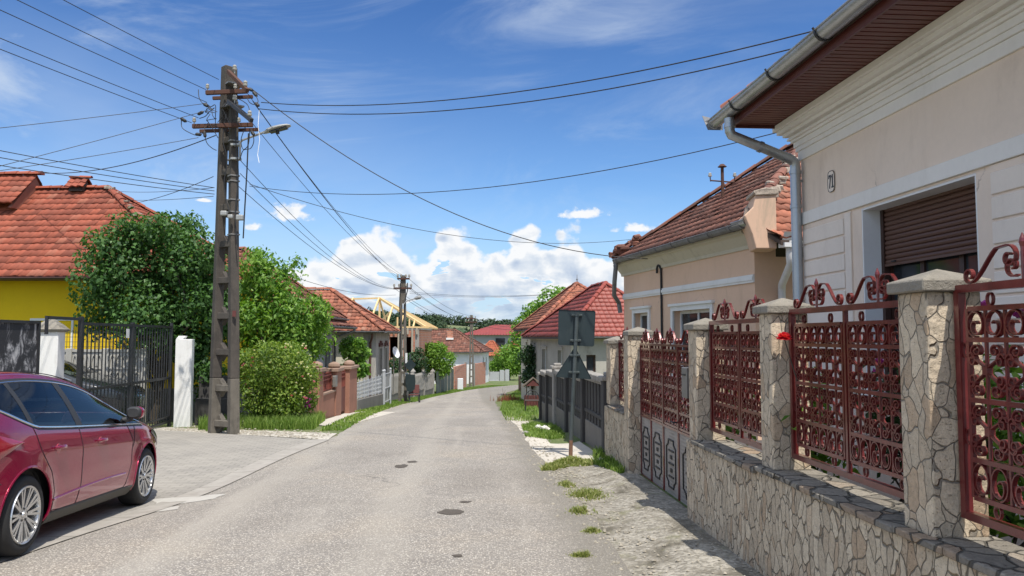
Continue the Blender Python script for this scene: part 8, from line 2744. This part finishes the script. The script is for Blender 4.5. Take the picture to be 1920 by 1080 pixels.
def pole2_extras():
    def P(px, py, d=-.2): return at(px, py, Y2 + d)
    l = thing('street_lamp', 'small grey street lamp on a thin arm at the second pole', 'street lamp', tuple(P(760, 565)))
    mb = MB(); mb.tube([P(758, 570), P(761, 565), P(780, 559)], .035, 8); mb.build('arm', M['lamp_grey'], l)
    mb = MB(); a, b = P(777, 560), P(790, 556.5); mb.tube([a, a.lerp(b, .25), a.lerp(b, .8), b], [.05, .10, .11, .04], 10); mb.build('lamp_head', M['lamp_grey'], l, smooth=True)
    # backs of the two signs fixed next to it
    b = gp(770, 43.5)
    t = thing('road_sign', 'backs of two dark signs on one post beside the second pole', 'road sign', tuple(b))
    yy = b.y - .1
    mb = MB(); mb.tube([b, at(769, 664, b.y)], .04, 8); mb.build('pole', M['sign_pole'], t)
    def pl(pix, nm, dy):
        mb = MB(); mb.prism([at(x, y, yy + dy) for x, y in pix], (0, .03, 0)); mb.build(nm, M['sign_back'], t)
    pl([(768.5, 672), (780, 684), (769, 697.5), (759, 685)], 'sign_plate', 0)
    pl([(760, 701), (778, 703), (779, 716), (777.5, 730), (770, 736), (763, 733), (760.5, 720)], 'sign_plate', .01)
    mb = MB(); c0, c1 = P(760, 662, -.35), P(763.5, 681, -.35); mb.box(c0.x, c1.x, c0.y, c0.y + .1, c1.z, c0.z); mb.build('white_box', M['white_paint'], p2)
    mb = MB(); c0, c1 = P(759.5, 699, -.4), P(765, 705, -.4); mb.box(c0.x, c1.x, c0.y, c0.y + .05, c1.z, c0.z); mb.build('white_card', M['paper'], p2)
    mb = MB(); mb.tube([P(751, 530), P(749, 570), P(751, 620), P(750, 690)], .03, 6); mb.tube([P(764, 530), P(764, 545), P(760, 560), P(757, 600)], .03, 6); mb.build('cable_loops', M['cable'], p2)
pole2_extras()
p3, Y3 = slim_pole('short looking far concrete pole in front of the orange brick garden wall', 884, 725, 591, 9.5, 5, [(872, 894, 604), (874, 892, 597)], 3)

def build_wires():
    Y = POLE_Y
    def P(px, py, d=0): return at(px, py, Y + d)
    # strung on towards a pole behind the viewer
    back = Vector((-.155, -1, .0))
    for i, (px, py, w) in enumerate(((410, 149, 'highest wire running from the pole head to the upper left'), (386, 168, 'second wire running from the upper crossarm to the upper left'), (388, 192, 'third wire running to the upper left below the upper crossarm'), (372, 221, 'fourth wire running to the upper left above the lower crossarm'), (359, 230, 'wire running to the upper left from the end of the lower crossarm'))):
        a = P(px, py, -.2); wire(w, a, a + back * 34 + Vector((0, 0, -.1)), .55, .006)
    # services to the houses on the left
    for (x0, y0, x1, y1, Y1, sg, r, w) in (
        (385, 194, -70, 238, 13, .10, .006, 'thin wire crossing to the left edge at the height of the upper crossarm'),
        (402, 203, -70, 318, 13, .12, .006, 'thin wire falling from the pole to the left edge above the roof'),
        (372, 258, -70, 316, 13, .15, .006, 'thin wire sagging to the left edge just above the orange ridge'),
        (404, 254, 72, 324, 22, 0.25, .010, 'thick black wire sagging from the pole to the orange roof ridge'),
        (402, 352, -70, 250, 12, .18, .007, 'upper of the wires rising from mid pole to the left edge'),
        (402, 358, -70, 262, 12, .20, .007, 'middle of the wires rising from mid pole to the left edge'),
        (402, 364, -70, 276, 12, .22, .007, 'lower of the wires rising from mid pole to the left edge'),
        (400, 331, 205, 385, 24, .15, .007, 'wire slanting from mid pole down behind the orange hip'),
        (400, 352, 225, 359, 24, .05, .006, 'short level wire from mid pole towards the orange hip'),
        (400, 368, 215, 374, 24, .05, .006, 'lowest level wire from mid pole behind the orange hip')):
        a, b = P(x0, y0, -.15), at(x1, y1, Y1)
        if x1 < 0: b, sg = a + (b - a) * 2.4, sg * .9
        wire(w, a, b, sg, r)
    # across the street to house 71 and the peach house
    wire('upper of two thick wires crossing the street to the gutter of the pink house', P(490, 192, -.3), at(1660, 22, 8.6), .42, .0085)
    wire('lower of two thick wires crossing the street to the gutter of the pink house', P(486, 204, -.3), at(1640, 50, 8.9), .46, .0085)
    wire('thick wire swooping from the pole head down to the peach house gutter', P(470, 165, -.3), FP.p(16.82 * 1.0226, .32, 3.40), .80, .0095)
    wire('thin wire crossing at mid height to the corner of the pink house', P(468, 349, -.1), at(1475, 244, 9.2), .42, .006)
    wire('thin wire falling from mid pole towards the far end of the peach roof', P(468, 345, -.1), at(1205, 446, 20.5), .55, .006)
    # on to the second pole
    ends = [(746, 523), (750, 522), (757, 517), (766, 523), (740, 541), (747, 541), (765, 541)]
    starts = [(462, 172), (474, 190), (478, 196), (474, 232), (450, 300), (450, 325), (448, 350)]
    for i, (s, e) in enumerate(zip(starts, ends)):
        wire('%s wire of the bundle strung from the near pole to the second pole' % ('topmost', 'second', 'third', 'fourth', 'fifth', 'sixth', 'lowest')[i], P(*s, -.2), at(e[0], e[1], Y2 - .2), .35 + .06 * i, .0065, group='wires between the first two poles')
    # second to third pole
    for i, (s, e) in enumerate((((745, 523), (873, 597)), ((767, 523), (884, 592)), ((740, 541), (873, 604)), ((771, 541), (893, 604)), ((760, 560), (884, 612)))):
        wire('%s wire strung from the second pole to the third pole' % ('topmost', 'second', 'third', 'fourth', 'lowest')[i], at(*s, Y2 - .2), at(*e, Y3 - .2), .45, .011, group='wires between the second and third poles')
    wire('upper thin wire from the second pole over the street to the tiled roofs', at(768, 547, Y2), at(1145, 541, 36), .30, .009)
    wire('lower thin wire from the second pole over the street to the tiled roofs', at(768, 550, Y2), at(1105, 544, 44), .30, .009)
    wire('wire from the grey house roof to the second pole', at(548, 518, 30), at(742, 553, Y2), .25, .009)
    for i, e in enumerate(((1010, 607), (1010, 609), (1000, 614))):
        wire('%s far wire running from the third pole past the dark red roof' % ('upper', 'middle', 'lower')[i], at(890, 598 + 5 * i, Y3), at(*e, 140), .5, .02)
build_wires()

# ------------------------------------------------------------------ wooded hills
def build_hills():
    def H(x):
        # height of the crest above the valley by bearing
        return lerp_tab([(-400, 24), (-190, 21), (-110, 18), (-60, 13.5), (-20, 10.5), (10, 8.5), (60, 10.5), (130, 13), (300, 16)], x)
    xs = np.linspace(-420, 320, 75); ys = np.linspace(330, 780, 28)
    V = []
    for y in ys:
        for x in xs:
            f = smooth01(340, 600, y); f2 = 1 - 0.35 * smooth01(620, 780, y)
            V.append((x, y, -6.5 + (H(x) + 5.0) * f * f2 + 1.5 * f * mnoise.noise(Vector((x * .012, y * .012, 3)))))
    n = len(xs)
    F = [(j * n + i, j * n + i + 1, (j + 1) * n + i + 1, (j + 1) * n + i) for j in range(len(ys) - 1) for i in range(n - 1)]
    tag(np_mesh('hills', V, F, M['hill'], None, True), kind='structure')
    rng = np.random.default_rng(77)
    bl = []
    def hz(x, y):
        f = smooth01(340, 600, y); f2 = 1 - 0.35 * smooth01(620, 780, y)
        return -6.5 + (H(x) + 5.0) * f * f2
    for k in range(900):
        y = 420 + 200 * rng.random() ** .6; x = rng.uniform(-.30, .08) * y
        px = 960 + 1450 * x / y
        if 835 < px < 905 and 470 < y < 585 : continue
        r = rng.uniform(2.6, 4.6); bl.append((x, y, hz(x, y) + r * .7, r, (1, 1, rng.uniform(.9, 1.25))))
    V, F = leaf_cloud(bl, 26000, 1.9, 5, shell=.5, wid=.8, bump=.2)
    tag(np_mesh('far_woods', V, F, M['leaf_far']), 'dark wood along the crest of the distant hill', 'wood', kind='stuff')
    # trees in the valley between the last houses
    bl = []
    for k in range(70):
        y = rng.uniform(200, 330); x = rng.uniform(-.16, .05) * y; r = rng.uniform(2.0, 3.4); bl.append((x, y, -6 + r * 1.1, r))
    V, F = leaf_cloud(bl, 9000, 1.1, 6, shell=.5, wid=.8, bump=.25)
    tag(np_mesh('valley_trees', V, F, M['leaf_deep']), 'dark mass of trees in the valley behind the far roofs', 'wood', kind='stuff')
build_hills()
